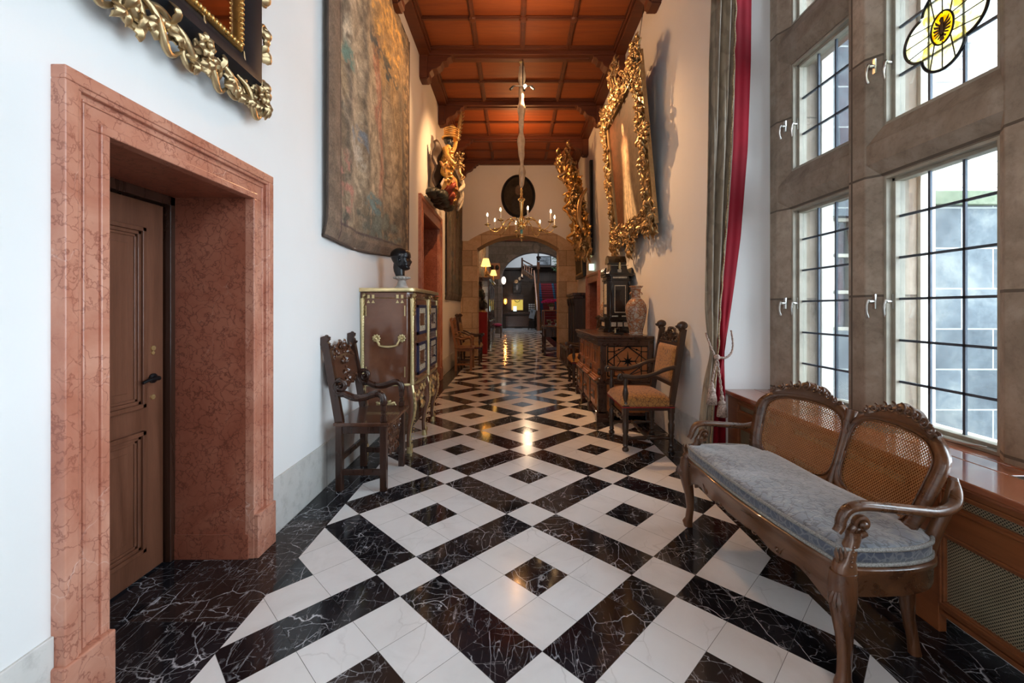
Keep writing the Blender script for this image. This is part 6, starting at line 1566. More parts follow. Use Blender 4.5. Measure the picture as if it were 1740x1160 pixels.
# ------------------------------------------------------------------ gilded carving: foliage and winged children
def putto(mb_name, root, c, s, mat, yaw=0, arm=0):
    cyw, syw = cos(yaw), sin(yaw)
    def P(x, y, z): return (c[0] + s * (x * cyw - y * syw), c[1] + s * (x * syw + y * cyw), c[2] + s * z)
    J = {'pel': (P(0, 0, 0), .085 * s), 'bel': (P(.03, 0, .10), .085 * s), 'che': (P(.01, 0, .22), .085 * s), 'nec': (P(.01, 0, .30), .04 * s), 'hea': (P(.03, 0, .39), .075 * s), 'hd2': (P(.02, 0, .46), .05 * s)}
    E = [('pel', 'bel'), ('bel', 'che'), ('che', 'nec'), ('nec', 'hea'), ('hea', 'hd2')]
    for g, (up, kn) in (('l', (arm, .15)), ('r', (-arm * .5 + .1, .02))):
        q = 1 if g == 'l' else -1
        J['s' + g] = (P(0, q * .10, .26), .04 * s); J['e' + g] = (P(.06, q * .19, .26 + .12 * up), .034 * s); J['w' + g] = (P(.14, q * .20, .28 + .26 * up), .024 * s); J['f' + g] = (P(.19, q * .20, .29 + .32 * up), .016 * s)
        J['h' + g] = (P(0, q * .06, -.04), .065 * s); J['k' + g] = (P(.10 + kn, q * .10, -.18), .052 * s); J['a' + g] = (P(.02, q * .10, -.36), .034 * s); J['t' + g] = (P(.09, q * .11, -.40), .024 * s)
        E += [('che', 's' + g), ('s' + g, 'e' + g), ('e' + g, 'w' + g), ('w' + g, 'f' + g), ('pel', 'h' + g), ('h' + g, 'k' + g), ('k' + g, 'a' + g), ('a' + g, 't' + g)]
    o = skinned(mb_name, J, E, mat, root, 'pel', 1)
    b = MB()
    for k in range(16):
        a = k * 2.4; ph = 1.1 - k * .09; b.sph(P(.015 - .03 * cos(ph) + .05 * cos(a) * sin(pi / 2 - ph), .06 * sin(a) * cos(ph) * 1.2, .43 + .055 * sin(ph)), .022 * s, 6, 4)
    b.build('curls', mat, o, smooth='all')
    b = MB()
    for q in (-1, 1):
        for k in range(5): leaf(b, P(-.06, q * .06, .24), Vector((-.5 * cyw - q * (.5 + .1 * k) * syw, -.5 * syw + q * (.5 + .1 * k) * cyw, .9 - .32 * k)), (0, 0, 1) if k else (1, 0, 0), (cyw, syw, 0), (.30 - .03 * k) * s, .09 * s, .1, 6, 3)
    b.build('wings', mat, o, smooth=True)
    return o
def make_gilded_carving():
    root = thing('gilded_carving', 'tall gilded baroque wood carving of foliage and winged children on the right wall', 'sculpture', (XR - .10, 9.45, 2.46))
    pts = spline([(-.10, -.30, .05), (-.12, -.15, .5), (-.16, .0, 1.0), (-.22, .15, 1.5), (-.32, .20, 2.0), (-.52, .20, 2.42)], 5)
    for i, (a, b_) in enumerate(zip(pts, pts[1:])):
        c = MB(); N = Vector((-1, -.25, .1)).normalized(); q = random.Random(90 + i)
        for j in range(120):
            t_ = q.random(); p = a.lerp(b_, t_) + Vector((q.uniform(-.16, .10), q.uniform(-.34, .34), q.uniform(-.05, .05)))
            an = q.uniform(0, 2 * pi); U = Vector((-.3 * q.random(), cos(an), sin(an))).normalized(); V = N.cross(U).normalized()
            if j % 3 == 0: scroll(c, p, U, V, N, q.uniform(.05, .10), .018, 1.2, q.choice((-1, 1)), 0, .08, .4, 6, 12)
            else: leaf(c, p, U, V, N, q.uniform(.14, .24), q.uniform(.07, .12), .4, 6, 3, q.uniform(-.5, .5))
        c.tube([a + Vector((.06, 0, 0)), b_ + Vector((.06, 0, 0))], .07, 8)
        c.build('foliage', M['brightgold'] if i % 2 else M['gold'], root, smooth=True)
    putto('winged_child', root, (-.30, -.12, .62), .75, M['brightgold'], pi * .8, .8)
    putto('winged_child', root, (-.36, .10, 1.32), .75, M['brightgold'], pi * .75, -.3)
    putto('winged_child', root, (-.48, .12, 2.0), .70, M['gold'], pi * .9, .9)
    b = MB(); b.tube(spline([(-.12, -.45, .45), (-.28, -.50, .75), (-.25, -.40, 1.2), (-.10, -.35, 1.5)], 20), [.02 + .035 * sin(pi * k / 20) for k in range(21)], 10); b.build('cornucopia', M['gold'], root, smooth=True)
    MB().beam((.05, -.1, .1), (.05, 0, 2.2), .06, .09, up=(0, 1, 0)).build('iron_bracket', M['iron'], root)
make_gilded_carving()

# ------------------------------------------------------------------ polychrome knight above the left marble door
def make_knight():
    root = thing('carved_knight', 'painted and gilded carved knight with raised lance above the marble doorway', 'sculpture', (XL + .02, 7.55, 3.22))
    gm, dm = M['brightgold'], M['gold']
    J = {'pel': ((.22, 0, .62), .10), 'bel': ((.24, .0, .74), .095), 'che': ((.28, .02, .90), .115), 'nec': ((.30, .02, 1.02), .05), 'hea': ((.33, .02, 1.10), .065),
         'sl': ((.28, .17, .94), .058), 'el': ((.36, .27, 1.08), .045), 'wl': ((.42, .22, 1.26), .034), 'fl': ((.44, .21, 1.33), .030),
         'sr': ((.28, -.14, .94), .058), 'er': ((.32, -.26, .78), .045), 'wr': ((.42, -.24, .66), .034), 'fr': ((.47, -.22, .64), .028),
         'hl': ((.22, .10, .58), .085), 'kl': ((.40, .22, .48), .062), 'al': ((.30, .26, .18), .042), 'tl': ((.40, .28, .13), .03),
         'hr': ((.22, -.10, .58), .085), 'kr': ((.38, -.26, .42), .075), 'ar': ((.24, -.30, .14), .045), 'tr': ((.34, -.32, .10), .03)}
    E = [('pel', 'bel'), ('bel', 'che'), ('che', 'nec'), ('nec', 'hea'), ('che', 'sl'), ('sl', 'el'), ('el', 'wl'), ('wl', 'fl'), ('che', 'sr'), ('sr', 'er'), ('er', 'wr'), ('wr', 'fr'), ('pel', 'hl'), ('hl', 'kl'), ('kl', 'al'), ('al', 'tl'), ('pel', 'hr'), ('hr', 'kr'), ('kr', 'ar'), ('ar', 'tr')]
    skinned('armoured_body', J, E, m_pattern('gilded_armour', (.50, .28, .06), (.14, .045, .02), 20, .06, .35, .1, 0, (.70, .45, .14)), root, 'pel', 2)
    b = MB(); q = random.Random(9)
    for k in range(110):
        if k in (66, 88): b.build('carved_ornament', gm, root, smooth=True); b = MB()
        z = q.uniform(.58, 1.0) if k < 66 else q.uniform(.12, .55); a = q.uniform(-1.7, 1.7); ra = .13 if z > .55 else .08; cy_ = .0 if z > .55 else (-.28 if k < 88 else .24); cx_ = .25 if z > .5 else .33
        d = Vector((cos(a), sin(a), 0)); leaf(b, Vector((cx_, cy_, z)) + d * ra, (q.uniform(-.5, .5), q.uniform(-.5, .5), q.choice((-1, 1))), (-sin(a), cos(a), 0), d, q.uniform(.06, .11), .05, .35, 5, 2, q.uniform(-.4, .4))
    b.build('carved_ornament', gm, root, smooth=True)
    b = MB(); head(b, (.31, .02, 1.02), .20, 0, 20, 24); b.build('face', M['bronze'], root, smooth='all')
    b = MB(); b.loft([(.33, .02, 1.17, .14, .135), (.33, .02, 1.19, .15, .145), (.34, .02, 1.22, .12, .12), (.35, .03, 1.30, .11, .11), (.36, .03, 1.37, .085, .085), (.37, .03, 1.42, .03, .03)], 18)
    for k in range(5): b.tube([(.35 + .125 * cos(a), .03 + .125 * sin(a), 1.20 + .035 * k) for a in [2 * pi * q / 20 for q in range(21)]], .010, 5)
    b.build('helmet', gm, root, smooth=True)
    b = MB(); b.beam((.44, .20, 1.22), (.50, .16, 1.62), .07, .035, w1=.05, h1=.03); b.beam((.50, .16, 1.60), (.52, .15, 1.72), .06, .03, w1=.02, h1=.02)
    for k in range(14): leaf(b, (.44 + .006 * k, .20 - .003 * k, 1.22 + .034 * k), (.5, .5 * (-1) ** k, .5), (0, 1, 0), (1, 0, 0), .08, .04, .4, 4, 2)
    b.build('raised_lance', dm, root, smooth=True)
    for sg, nm in ((1, 'skirt_drape'), (-1, 'skirt_drape')):
        b = MB(); b.grid(lambda u, v: (.20 + .16 * v + .10 * sin(pi * u) + .02 * sin(u * 22), sg * (-.02 + .30 * u), .66 - .34 * v + .03 * sin(u * 14)), 20, 10); o = b.build(nm, M['goldfabric'], root, smooth='all'); m = o.modifiers.new('s', 'SOLIDIFY'); m.thickness = .02
    b = MB(); b.grid(lambda u, v: (.10 + .10 * sin(u * 3) + .03 * sin(v * 17), -.30 + .30 * u + .1 * v, 1.02 - .95 * v + .04 * sin(u * 9)), 12, 20); o = b.build('cloak', m_plain('dark_umber_paint', (.05, .03, .02), .5), root, smooth='all'); m = o.modifiers.new('s', 'SOLIDIFY'); m.thickness = .03
    # rocky base with a writhing beast
    b = MB(); q = random.Random(5)
    for k in range(34): y = -.62 + 1.24 * q.random(); b.sph((.10 + .16 * q.random(), y, .05 + .06 * q.random()), q.uniform(.06, .12), 8, 5, (1, 1.2, .7))
    b.build('rock_base', m_plain('dark_green_paint', (.03, .035, .03), .4), root, smooth=True)
    b = MB(); b.tube(spline([(.15, .55, .10), (.30, .42, .16), (.28, .20, .10), (.36, .0, .18), (.30, -.22, .12), (.42, -.36, .22), (.46, -.28, .30)], 40), [.02 + .05 * sin(pi * k / 42) for k in range(41)], 10)
    for k in range(14): y = .5 - .065 * k; leaf(b, (.30, y, .18), (.4, .3, 1), (0, 1, 0), (1, 0, 0), .12, .06, .3, 5, 3)
    b.build('beast', m_plain('vermilion_paint', (.30, .035, .015), .45, 0, .4, 14), root, smooth=True)
    b = MB()
    for p in (((.42, .40, .10), (.50, .30, .42)), ((.40, .52, .02), (.46, .46, .40)), ((.45, .20, .30), (.52, .36, .55))): b.tube(spline([p[0], ((p[0][0] + p[1][0]) / 2 + .04, (p[0][1] + p[1][1]) / 2 + .04, (p[0][2] + p[1][2]) / 2), p[1]], 8), [.02, .03, .038, .04, .038, .032, .026, .02, .012], 8)
    b.build('ribbon', M['ivory'], root, smooth='all')
    putto('winged_child', root, (.44, .42, .72), .45, dm, .3, .5)
    b = MB(); q = random.Random(8)
    for k in range(26): a = q.uniform(0, 2 * pi); leaf(b, (.42 + q.uniform(-.06, .08), .42 + .1 * cos(a), .92 + .1 * sin(a)), (q.uniform(0, .6), cos(a), sin(a)), (0, -sin(a), cos(a)), (1, 0, 0), .10, .05, .4, 5, 2)
    b.build('plume', M['gold'], root, smooth=True)
    b = MB(); b.tube([(0, -.3, .1), (.1, -.3, .15), (.2, 0, .5)], .025, 8); b.build('iron_bracket', M['iron'], root)
make_knight()

# ------------------------------------------------------------------ curtain
def make_curtain():
    root = thing('window_curtain', 'beige damask curtain lined in crimson velvet, tied back at the window bay', 'curtain', (1.8, 3.57, 0))
    zs_old = [(0, (1.60, 1.70, 1.84)), (.25, (1.60, 1.70, 1.845)), (.60, (1.615, 1.735, 1.84)), (.95, (1.655, 1.755, 1.79)), (1.02, (1.675, 1.745, 1.785)), (1.12, (1.66, 1.75, 1.80)), (1.5, (1.635, 1.765, 1.87)), (2.0, (1.64, 1.80, 1.95)), (2.77, (1.65, 1.835, 2.0)), (3.4, (1.66, 1.86, 2.03)), (4.3, (1.68, 1.89, 2.05)), (5.2, (1.68, 1.91, 2.07))]
    zs = [(0, (1.52, 1.62, 1.765)), (.30, (1.526, 1.624, 1.765)), (.545, (1.546, 1.638, 1.765)), (.79, (1.575, 1.658, 1.76)), (1.03, (1.620, 1.682, 1.755)), (1.20, (1.60, 1.69, 1.78)), (1.42, (1.585, 1.70, 1.81)), (2.0, (1.585, 1.741, 1.887)), (2.74, (1.60, 1.789, 1.945)), (3.46, (1.614, 1.813, 1.97)), (3.95, (1.634, 1.828, 1.974)), (5.2, (1.65, 1.84, 1.98))]
    def ed(z, k): return lerp_tab([(a, b[k]) for a, b in zs], z) - 1.8
    def damf(u, v):
        z = 5.2 * v; x0, x1 = ed(z, 0), ed(z, 1); pinch = math.exp(-((z - 1.03) / .16) ** 2); A = .026 * (1 - .6 * pinch)
        return (x0 + (x1 - x0) * (u + .03 * sin(u * 6.28 * 2)), -.02 + A * sin(u * 6.28 * 2.6 + .5 + .3 * sin(z * 1.3)) + .014 * sin(u * 31 + z * 2) * (1 - pinch), z)
    b = MB(); b.grid(damf, 60, 90); o = b.build('damask_panel', M['damask'], root, smooth='all'); m = o.modifiers.new('s', 'SOLIDIFY'); m.thickness = .006
    def redf(u, v):
        z = 5.2 * v; x0, x1 = ed(z, 1) - .012, ed(z, 2); pinch = math.exp(-((z - 1.03) / .2) ** 2); lo = max(0, min(1, (1.6 - z) / 1.0))
        return (x0 + (x1 - x0) * u, -.045 + .05 * u + (.004 + .020 * lo) * sin(u * 13 + z * .7) * (1 - .5 * pinch) + .03 * pinch * sin(u * 9), z)
    b = MB(); b.grid(redf, 40, 90); o = b.build('velvet_lining', M['redvelvet'], root, smooth='all'); m = o.modifiers.new('s', 'SOLIDIFY'); m.thickness = .006
    b = MB(); b.tube([Vector(redf(0, k / 160)) + Vector((.004 * cos(k * .9), -.008 + .004 * sin(k * .9), 0)) for k in range(161)], .007, 6); b.build('edging_cord', M['ropegold'], root, smooth='all')
    # fringed pelmet tail
    b = MB(); b.grid(lambda u, v: (-.20 + .09 * u, -.10 + .02 * sin(u * 12), 3.97 + 1.25 * v), 12, 4); pm = b.build('pelmet_tail', M['damask'], root, smooth='all')
    f = MB()
    for k in range(14): x = -.20 + .09 * k / 13; f.tube([(x, -.105, 4.0), (x + .002, -.108, 3.95), (x, -.104, 3.905)], [.005, .006, .004], 5)
    f.tube([(-.205, -.105, 4.0), (-.105, -.105, 4.0)], .01, 6); f.build('fringe', M['ropegold'], pm, smooth='all')
    return root
cur = make_curtain()
def make_tieback():
    root = thing('tieback_cord', 'twisted pink and gold tieback cord with two tassels round the curtain', 'tieback', (1.735, 3.50, 1.03))
    main = spline([(.052, .04, .19), (.045, .0, .09), (.025, -.02, .02), (-.02, -.035, -.02), (-.07, -.04, -.025), (-.115, -.03, -.01)], 60); r = MB()
    back = spline([(-.115, -.03, -.01), (-.138, -.01, .06), (-.150, .02, .12), (-.153, .05, .17)], 24)
    for pts in (main, back):
        for ph in (0, pi):
            o = []
            for k, p in enumerate(pts): a = k * .75 + ph; o.append(p + Vector((.0, .005 * cos(a), .005 * sin(a))))
            r.tube(o, .0062, 7)
    r.sph((-.105, -.045, -.02), .024, 10, 7); r.build('cord', M['rope'], root, smooth='all')
    for (x, dz, nm) in ((-.150, -.20, 'tassel'), (-.068, -.30, 'tassel')):
        t_ = MB(); z1 = dz - .02
        for ph in (0, pi): t_.tube([Vector((-.105 + (x + .105) * k / 24 + .005 * cos(k * .8 + ph), -.05 + .005 * sin(k * .8 + ph), -.03 + (z1 + .03) * k / 24)) for k in range(25)], .006, 6)
        t_.lathe([(.006, 0), (.014, -.01), (.018, -.03), (.014, -.045), (.026, -.055), (.030, -.07), (.022, -.085)][::-1], (x, -.052, z1), 14)
        for k in range(22): a = 2 * pi * k / 22; t_.tube([(x + .020 * cos(a), -.052 + .020 * sin(a), z1 - .075), (x + .030 * cos(a), -.052 + .030 * sin(a), z1 - .12), (x + .036 * cos(a), -.052 + .036 * sin(a), z1 - .178)], [.006, .0065, .005], 5)
        t_.build(nm, M['rope'], root, smooth='all')
make_tieback()

# ------------------------------------------------------------------ chandelier
def make_chandelier():
    root = thing('chandelier', 'brass eight-arm chandelier with lit candle bulbs, hung on a silk-sleeved chain', 'chandelier', (.11, 6.92, 2.48))
    b = MB(); b.lathe([(.004, 0), (.012, .01), (.014, .03), (.006, .04), (.016, .055), (.040, .07), (.042, .08), (.018, .10), (.022, .12), (.022, .20), (.03, .22), (.055, .235), (.06, .26), (.05, .28), (.03, .30), (.026, .33), (.040, .36), (.032, .39), (.020, .42), (.022, .50), (.030, .60), (.040, .655), (.060, .675), (.058, .69), (.024, .71), (.016, .74), (.022, .77), (.014, .80), (.020, .83), (.014, .86)], (0, 0, 0), 20)
    b.build('stem', M['brass'], root, smooth=True)
    MB().lathe([(.0225, .125), (.0235, .16), (.0225, .195)], (0, 0, 0), 16).build('glass_collar', m_plain('turquoise_glass', (.12, .42, .45), .15), root, smooth=True)
    for k in range(8):
        an = radians(9 + 45 * k); d = Vector((sin(an), -cos(an), 0)); 
        a = MB(); pts = spline([d * .045 + Vector((0, 0, .26)), d * .12 + Vector((0, 0, .335)), d * .19 + Vector((0, 0, .36)), d * .27 + Vector((0, 0, .31)), d * .34 + Vector((0, 0, .20)), d * .42 + Vector((0, 0, .150)), d * .50 + Vector((0, 0, .18)), d * .55 + Vector((0, 0, .25))], 32)
        a.tube(pts, [.009 - .003 * q / 32 for q in range(33)], 7); a.sph(d * .045 + Vector((0, 0, .22)), .016, 7, 5)
        e = d * .55; a.lathe([(.008, .24), (.040, .252), (.048, .258), (.048, .262), (.018, .260), (.014, .27), (.016, .285)], (e.x, e.y, 0), 14)
        arm = a.build('arm', M['brass'], root, smooth=True)
        c = MB(); c.lathe([(.0125, .265), (.0125, .385), (.009, .39)], (e.x, e.y, 0), 10); c.build('candle', M['wax'], arm, smooth=True)
        f = MB(); f.lathe([(.004, .388), (.010, .400), (.0125, .412), (.009, .428), (.003, .445)], (e.x, e.y, 0), 8); f.build('flame_bulb', M['flame'], arm, smooth='all')
    # silk sleeve over the chain
    s_ = MB(); q = random.Random(2); R = []; n = 16; Z0, Z1 = .86, 2.90
    for i in range(70):
        v = i / 69; z = Z0 + (Z1 - Z0) * v; rr = (.044 + .012 * sin(v * 23) + .006 * sin(v * 51 + 1)) * (1 if v > .12 else .5 + v * 4)
        if v < .03: rr *= .5 + v * 16
        if v > .97: rr *= .6
        R.append([(rr * cos(a) * (1 + .22 * sin(a * 3 + v * 9)) + .006 * sin(v * 14), rr * sin(a) * (1 + .22 * cos(a * 2 + v * 13)), z) for a in [2 * pi * k / n for k in range(n)]])
    s_.rings(R); s_.build('silk_sleeve', M['silk'], root, smooth='all')
    MB().lathe([(.03, 2.87), (.05, 2.90)], (0, 0, 0), 12).build('ceiling_hook', M['brass'], root)
make_chandelier()
root = thing('spotlight_cluster', 'cluster of small ceiling spotlights with one bright bulb on the chandelier chain', 'spotlight', (.13, 6.86, 4.93))
b = MB(); b.tube([(-.16, -.06, 0), (.16, -.06, 0)], .010, 8); b.tube([(0, -.06, 0), (0, -.06, .44)], .008, 6); b.build('bar', M['bronze'], root)
for x, ry in ((-.15, -.5), (.02, 0), (.12, .6)):
    b = MB(); d = Vector((sin(ry), -.25, -cos(ry) * .7)).normalized(); p = Vector((x, -.07, -.01)); b.turn(p, p + d * .085, [(.010, 0), (.018, .25), (.020, 1)], 12); sp = b.build('spot_head', M['bronze'], root, smooth=True)
b = MB(); b.sph((.035, -.10, -.02), .022, 10, 7); b.build('lit_bulb', M['bulb'], root, smooth='all')

# ------------------------------------------------------------------ oval portrait above the arch
root = thing('oval_portrait', 'dark oval portrait in a narrow black frame on the end wall above the arch', 'painting', (.10, YE, 3.90))
b = MB(); R = []
for k in range(48):
    a = 2 * pi * k / 48; ca, sa = cos(a), sin(a); R.append([((.40 + o) * ca, -d, .61 + (.52 + o) * sa) for o, d in ((0, 0), (0, .04), (.02, .06), (.05, .05), (.075, .02), (.075, 0))])
b.rings(R + [R[0]], cap=False); b.build('oval_frame', M['blackframe'], root, smooth=True)
nn = fbm(40, 50, 3, 4, 31, 4); uu, vv = np.meshgrid(np.linspace(-1, 1, 40), np.linspace(-1, 1, 50)); im = nn[..., None] * np.array((.06, .045, .03)); mixc(im, 1 / (1 + np.exp(-14 * (1 - (uu / .22) ** 2 - ((vv - .3) / .26) ** 2))), (.15, .10, .07)); mixc(im, .5 / (1 + np.exp(-14 * (1 - (uu / .55) ** 2 - ((vv + .7) / .75) ** 2))), (.03, .03, .035))
painted_sheet('canvas', lambda u, v: (.405 * (2 * u - 1) * sqrt(max(0, 1 - (2 * v - 1) ** 2)), -.035, .61 + .525 * (2 * v - 1)), im, M['canvas'], root)
# exit sign, alarm, extinguisher
root = thing('exit_sign', 'small lit exit sign projecting above the doorway on the right wall', 'sign', (XR, 9.35, 2.235))
MB().box(-.12, 0, -.02, .02, -.01, .15).build('housing', M['white'], root, bevel=.003); MB().box(-.112, -.008, -.023, .0232, .0, .14).build('lit_panel', M['exit'], root)
root = thing('fire_alarm_box', 'small red fire alarm box on the right wall beside the marble doorway', 'alarm', (XR, 8.25, 1.26))
MB().box(-.04, 0, -.06, .06, 0, .13).build('case', M['red'], root, bevel=.006); MB().box(-.044, -.039, -.03, .03, .03, .09).build('push_plate', M['white'], root)
root = thing('fire_extinguisher', 'red fire extinguisher hanging on the arch pier behind the dark bench', 'extinguisher', (1.655, 11.74, .50))
MB().lathe([(.05, 0), (.06, .02), (.06, .26), (.045, .30), (.02, .32)], (0, 0, 0), 16).build('cylinder', M['red'], root, smooth=True)
b = MB(); b.turn((0, 0, .32), (0, 0, .37), [(.014, 0), (.014, 1)], 8); b.beam((-.02, -.0, .365), (.0, -.07, .375), .02, .008); b.tube(spline([(0, -.02, .35), (-.05, -.04, .30), (-.07, -.05, .18)], 8), .008, 6); b.build('valve', M['iron'], root); MB().box(-.03, .03, .05, .095, .1, .2).build('bracket', M['iron'], root)
# bench-chest with tall pilastered cupboard
root = thing('bench_chest', 'low dark panelled bench chest against the right wall before the arch', 'chest', (1.48, 10.92, 0))
b = MB(); b.box(-.22, .24, -.85, .85, .06, .44); b.build('body', M['darkoak'], root, bevel=.004); MB().box(-.25, .24, -.88, .88, .44, .475).build('lid', M['darkseat'], root, bevel=.006)
b = MB(); b.box(-.25, .24, -.87, .87, 0, .06)
for k in range(5): y = -.85 + .4125 * k; b.box(-.235, -.22, y, y + .05, .06, .44)
b.box(-.235, -.22, -.85, .85, .38, .44); b.build('carved_framing', M['darkoak'], root, bevel=.004)
root = thing('carved_cupboard', 'narrow dark carved cupboard with pilasters standing on the bench chest', 'cupboard', (1.56, 10.95, .476))
b = MB(); b.box(-.10, .16, -.55, .55, 0, 1.2); b.build('body', M['panelwood'], root); b = MB(); b.box(-.16, .16, -.62, .62, 1.24, 1.31); b.box(-.13, .16, -.58, .58, 1.18, 1.24); b.build('cornice', M['darkoak'], root, bevel=.008)
for y in (-.48, 0, .48): b = MB(); b.box(-.125, -.10, y - .05, y + .05, .06, 1.0); b.box(-.14, -.10, y - .06, y + .06, 0, .06); b.loft([(-.115, y, 1.0, .03, .05), (-.12, y, 1.08, .04, .07), (-.12, y, 1.18, .05, .08)], 10, 4); b.build('pilaster', M['panelwood'], root, bevel=.003)
b = MB(); 
for x in (-.06, .11): b.box(x - .035, x + .035, -.575, -.55, 0, 1.15)
b.build('side_pilaster', M['panelwood'], root, bevel=.004)

# ------------------------------------------------------------------ furnishings beyond the arch
def table_lamp(loc, label, s=1.0):
    root = thing('table_lamp', label, 'lamp', loc)
    b = MB(); b.lathe([(.06 * s, 0), (.06 * s, .015 * s), (.02 * s, .03 * s), (.03 * s, .08 * s), (.045 * s, .13 * s), (.02 * s, .20 * s), (.012 * s, .30 * s), (.012 * s, .36 * s)], (0, 0, 0), 12); b.build('base', M['gold'], root, smooth=True)
    b = MB(); b.lathe([(.13 * s, .30 * s), (.075 * s, .50 * s)], (0, 0, 0), 16, cap=False); b.build('lamp_shade', M['shade'], root, smooth='all')
    light('POINT', 'lamp_glow', (loc[0], loc[1], loc[2] + .38 * s), 9, (1, .62, .28), .05)
# vitrine
root = thing('display_cabinet', 'tall dark wooden glazed display cabinet lined in red against the hall left wall', 'cabinet', (-1.17, 16.9, 0))
b = MB(); b.box(-.30, .30, -1.95, 1.95, 0, .95); b.box(-.32, .33, -1.98, 1.98, .90, .97); b.box(-.30, .28, -1.95, 1.95, 2.36, 2.44); b.box(-.32, .33, -1.98, 1.98, 2.44, 2.50); b.box(-.30, -.27, -1.95, 1.95, .95, 2.4)
for y in (-1.92, -.65, .65, 1.92): b.box(.24, .29, y - .035, y + .035, .95, 2.4); b.box(-.30, -.25, y - .035, y + .035, .95, 2.4)
b.build('carcass', M['creddark'], root, bevel=.006)
MB().box(-.268, -.262, -1.88, 1.88, .98, 2.35).build('red_lining', M['redplush'], root)
for y0, y1 in ((-1.88, -.69), (-.61, .61), (.69, 1.88)): MB().box(.262, .268, y0, y1, .98, 2.35).build('glass_pane', M['glass'], root)
MB().box(-.24, .24, -1.937, -1.931, .98, 2.35).build('side_glass', M['glass'], root)
b = MB()
for z in (1.45, 1.95): b.box(-.26, .24, -1.9, 1.9, z, z + .012)
b.build('shelf', M['glass'], root)
for k in range(3):
    y = -1.27 + 1.27 * k; b = MB(); b.box(.30, .315, y - .5, y + .5, .12, .80); dr = b.build('lower_door', M['creddark'], root, bevel=.01); b = MB(); b.sph((.33, y + .4, .5), .02, 8, 6); b.build('knob', M['brass'], dr, smooth=True)
root = thing('porcelain_figure', 'pale porcelain figure with red base inside the display cabinet', 'figurine', (-1.17, 15.35, .972))
skinned('figure', {'a': ((0, 0, .5), .09), 'h': ((0, 0, .75), .08), 'n': ((0, 0, .87), .03), 'c': ((0, 0, .98), .06), 'b': ((0, 0, .25), .13), 'f': ((0, 0, .05), .16), 's': ((.12, 0, .72), .04), 'e': ((.18, -.1, .55), .035), 's2': ((-.12, 0, .72), .04), 'e2': ((-.16, -.12, .9), .03)}, [('a', 'h'), ('h', 'n'), ('n', 'c'), ('a', 'b'), ('b', 'f'), ('h', 's'), ('s', 'e'), ('h', 's2'), ('s2', 'e2')], M['ivory'], root, 'a', 1)
# red plinth with a robed bust
tag(MB().box(-.18, .16, -.18, .18, 0, 1.30).build('velvet_plinth', M['redplush'], bevel=.01, loc=(-1.02, 13.5, 0)), 'dark red velvet-covered plinth carrying the robed bust just beyond the arch', 'plinth')
root = thing('robed_bust', 'dark bust with bushy hair and draped dark robe on the red velvet plinth', 'bust', (-1.02, 13.5, 1.301))
b = MB(); b.loft([(0, 0, 0, .13, .13), (0, 0, .04, .12, .12), (0, 0, .07, .09, .09)], 16); b.build('base', M['gold'], root, smooth=True)
b = MB(); R = [(0, 0, .07, .10, .13), (.01, 0, .14, .14, .21), (0, 0, .24, .15, .25), (-.01, 0, .32, .11, .20), (0, 0, .38, .06, .07), (0, 0, .44, .055, .055)]; b.loft(R, 24)
for k in range(5): b.tube(spline([(.05, -.22 + .03 * k, .34 - .02 * k), (.15, -.05 + .02 * k, .24 - .03 * k), (.13, .14, .12 + .04 * k)], 12), .018, 6)
b.build('draped_shoulders', M['bronze'], root, smooth='all'); b = MB(); head(b, (0, 0, .40), .24, 0, 22, 26); b.build('head', m_plain('dark_patina', (.05, .035, .025), .4), root, smooth='all')
b = MB(); q = random.Random(4)
for k in range(70): a = q.uniform(0, 2 * pi); ph = q.uniform(.0, 1.4); 
for k in range(90):
    a = q.uniform(.9, 2 * pi - .9); ph = q.uniform(-.5, 1.5); b.sph((-.02 + .13 * cos(a) * cos(ph), .13 * sin(a) * cos(ph), .56 + .13 * sin(ph)), .032, 6, 4)
b.build('bushy_hair', m_plain('dark_green_bronze', (.025, .032, .022), .6), root, smooth='all')
table_lamp((-1.02, 15.2, 2.50), 'lit yellow-shaded lamp on the near end of the display cabinet', 1.35)
table_lamp((-.92, 18.6, 2.50), 'lit yellow-shaded lamp on the far end of the display cabinet', 1.15)
for i, y in enumerate((15.5, 16.2, 16.9, 17.6)):
    root = thing('gilt_ornament', ['gilt scroll ornament nearest the near lamp on the display cabinet', 'gilt scroll ornament second from the near lamp on the display cabinet', 'gilt scroll ornament in the middle of the display cabinet top', 'gilt scroll ornament nearest the far lamp on the display cabinet'][i], 'ornament', (-1.05, y, 2.50), 0, 'gilt ornaments on the display cabinet')
    b = MB(); b.lathe([(.08, 0), (.08, .02), (.03, .04), (.05, .10), (.02, .16)], (0, 0, 0), 10)
    for k in range(7): a = k * .9; scroll(b, (.02, .06 * cos(a), .16 + .05 * k * .5), (0, 1, 0), (0, 0, 1), (1, 0, 0), .06, .014, 1.2, (-1) ** k, a, .04, .3, 5, 12)
    b.build('scrollwork', M['gold'], root, smooth=True)
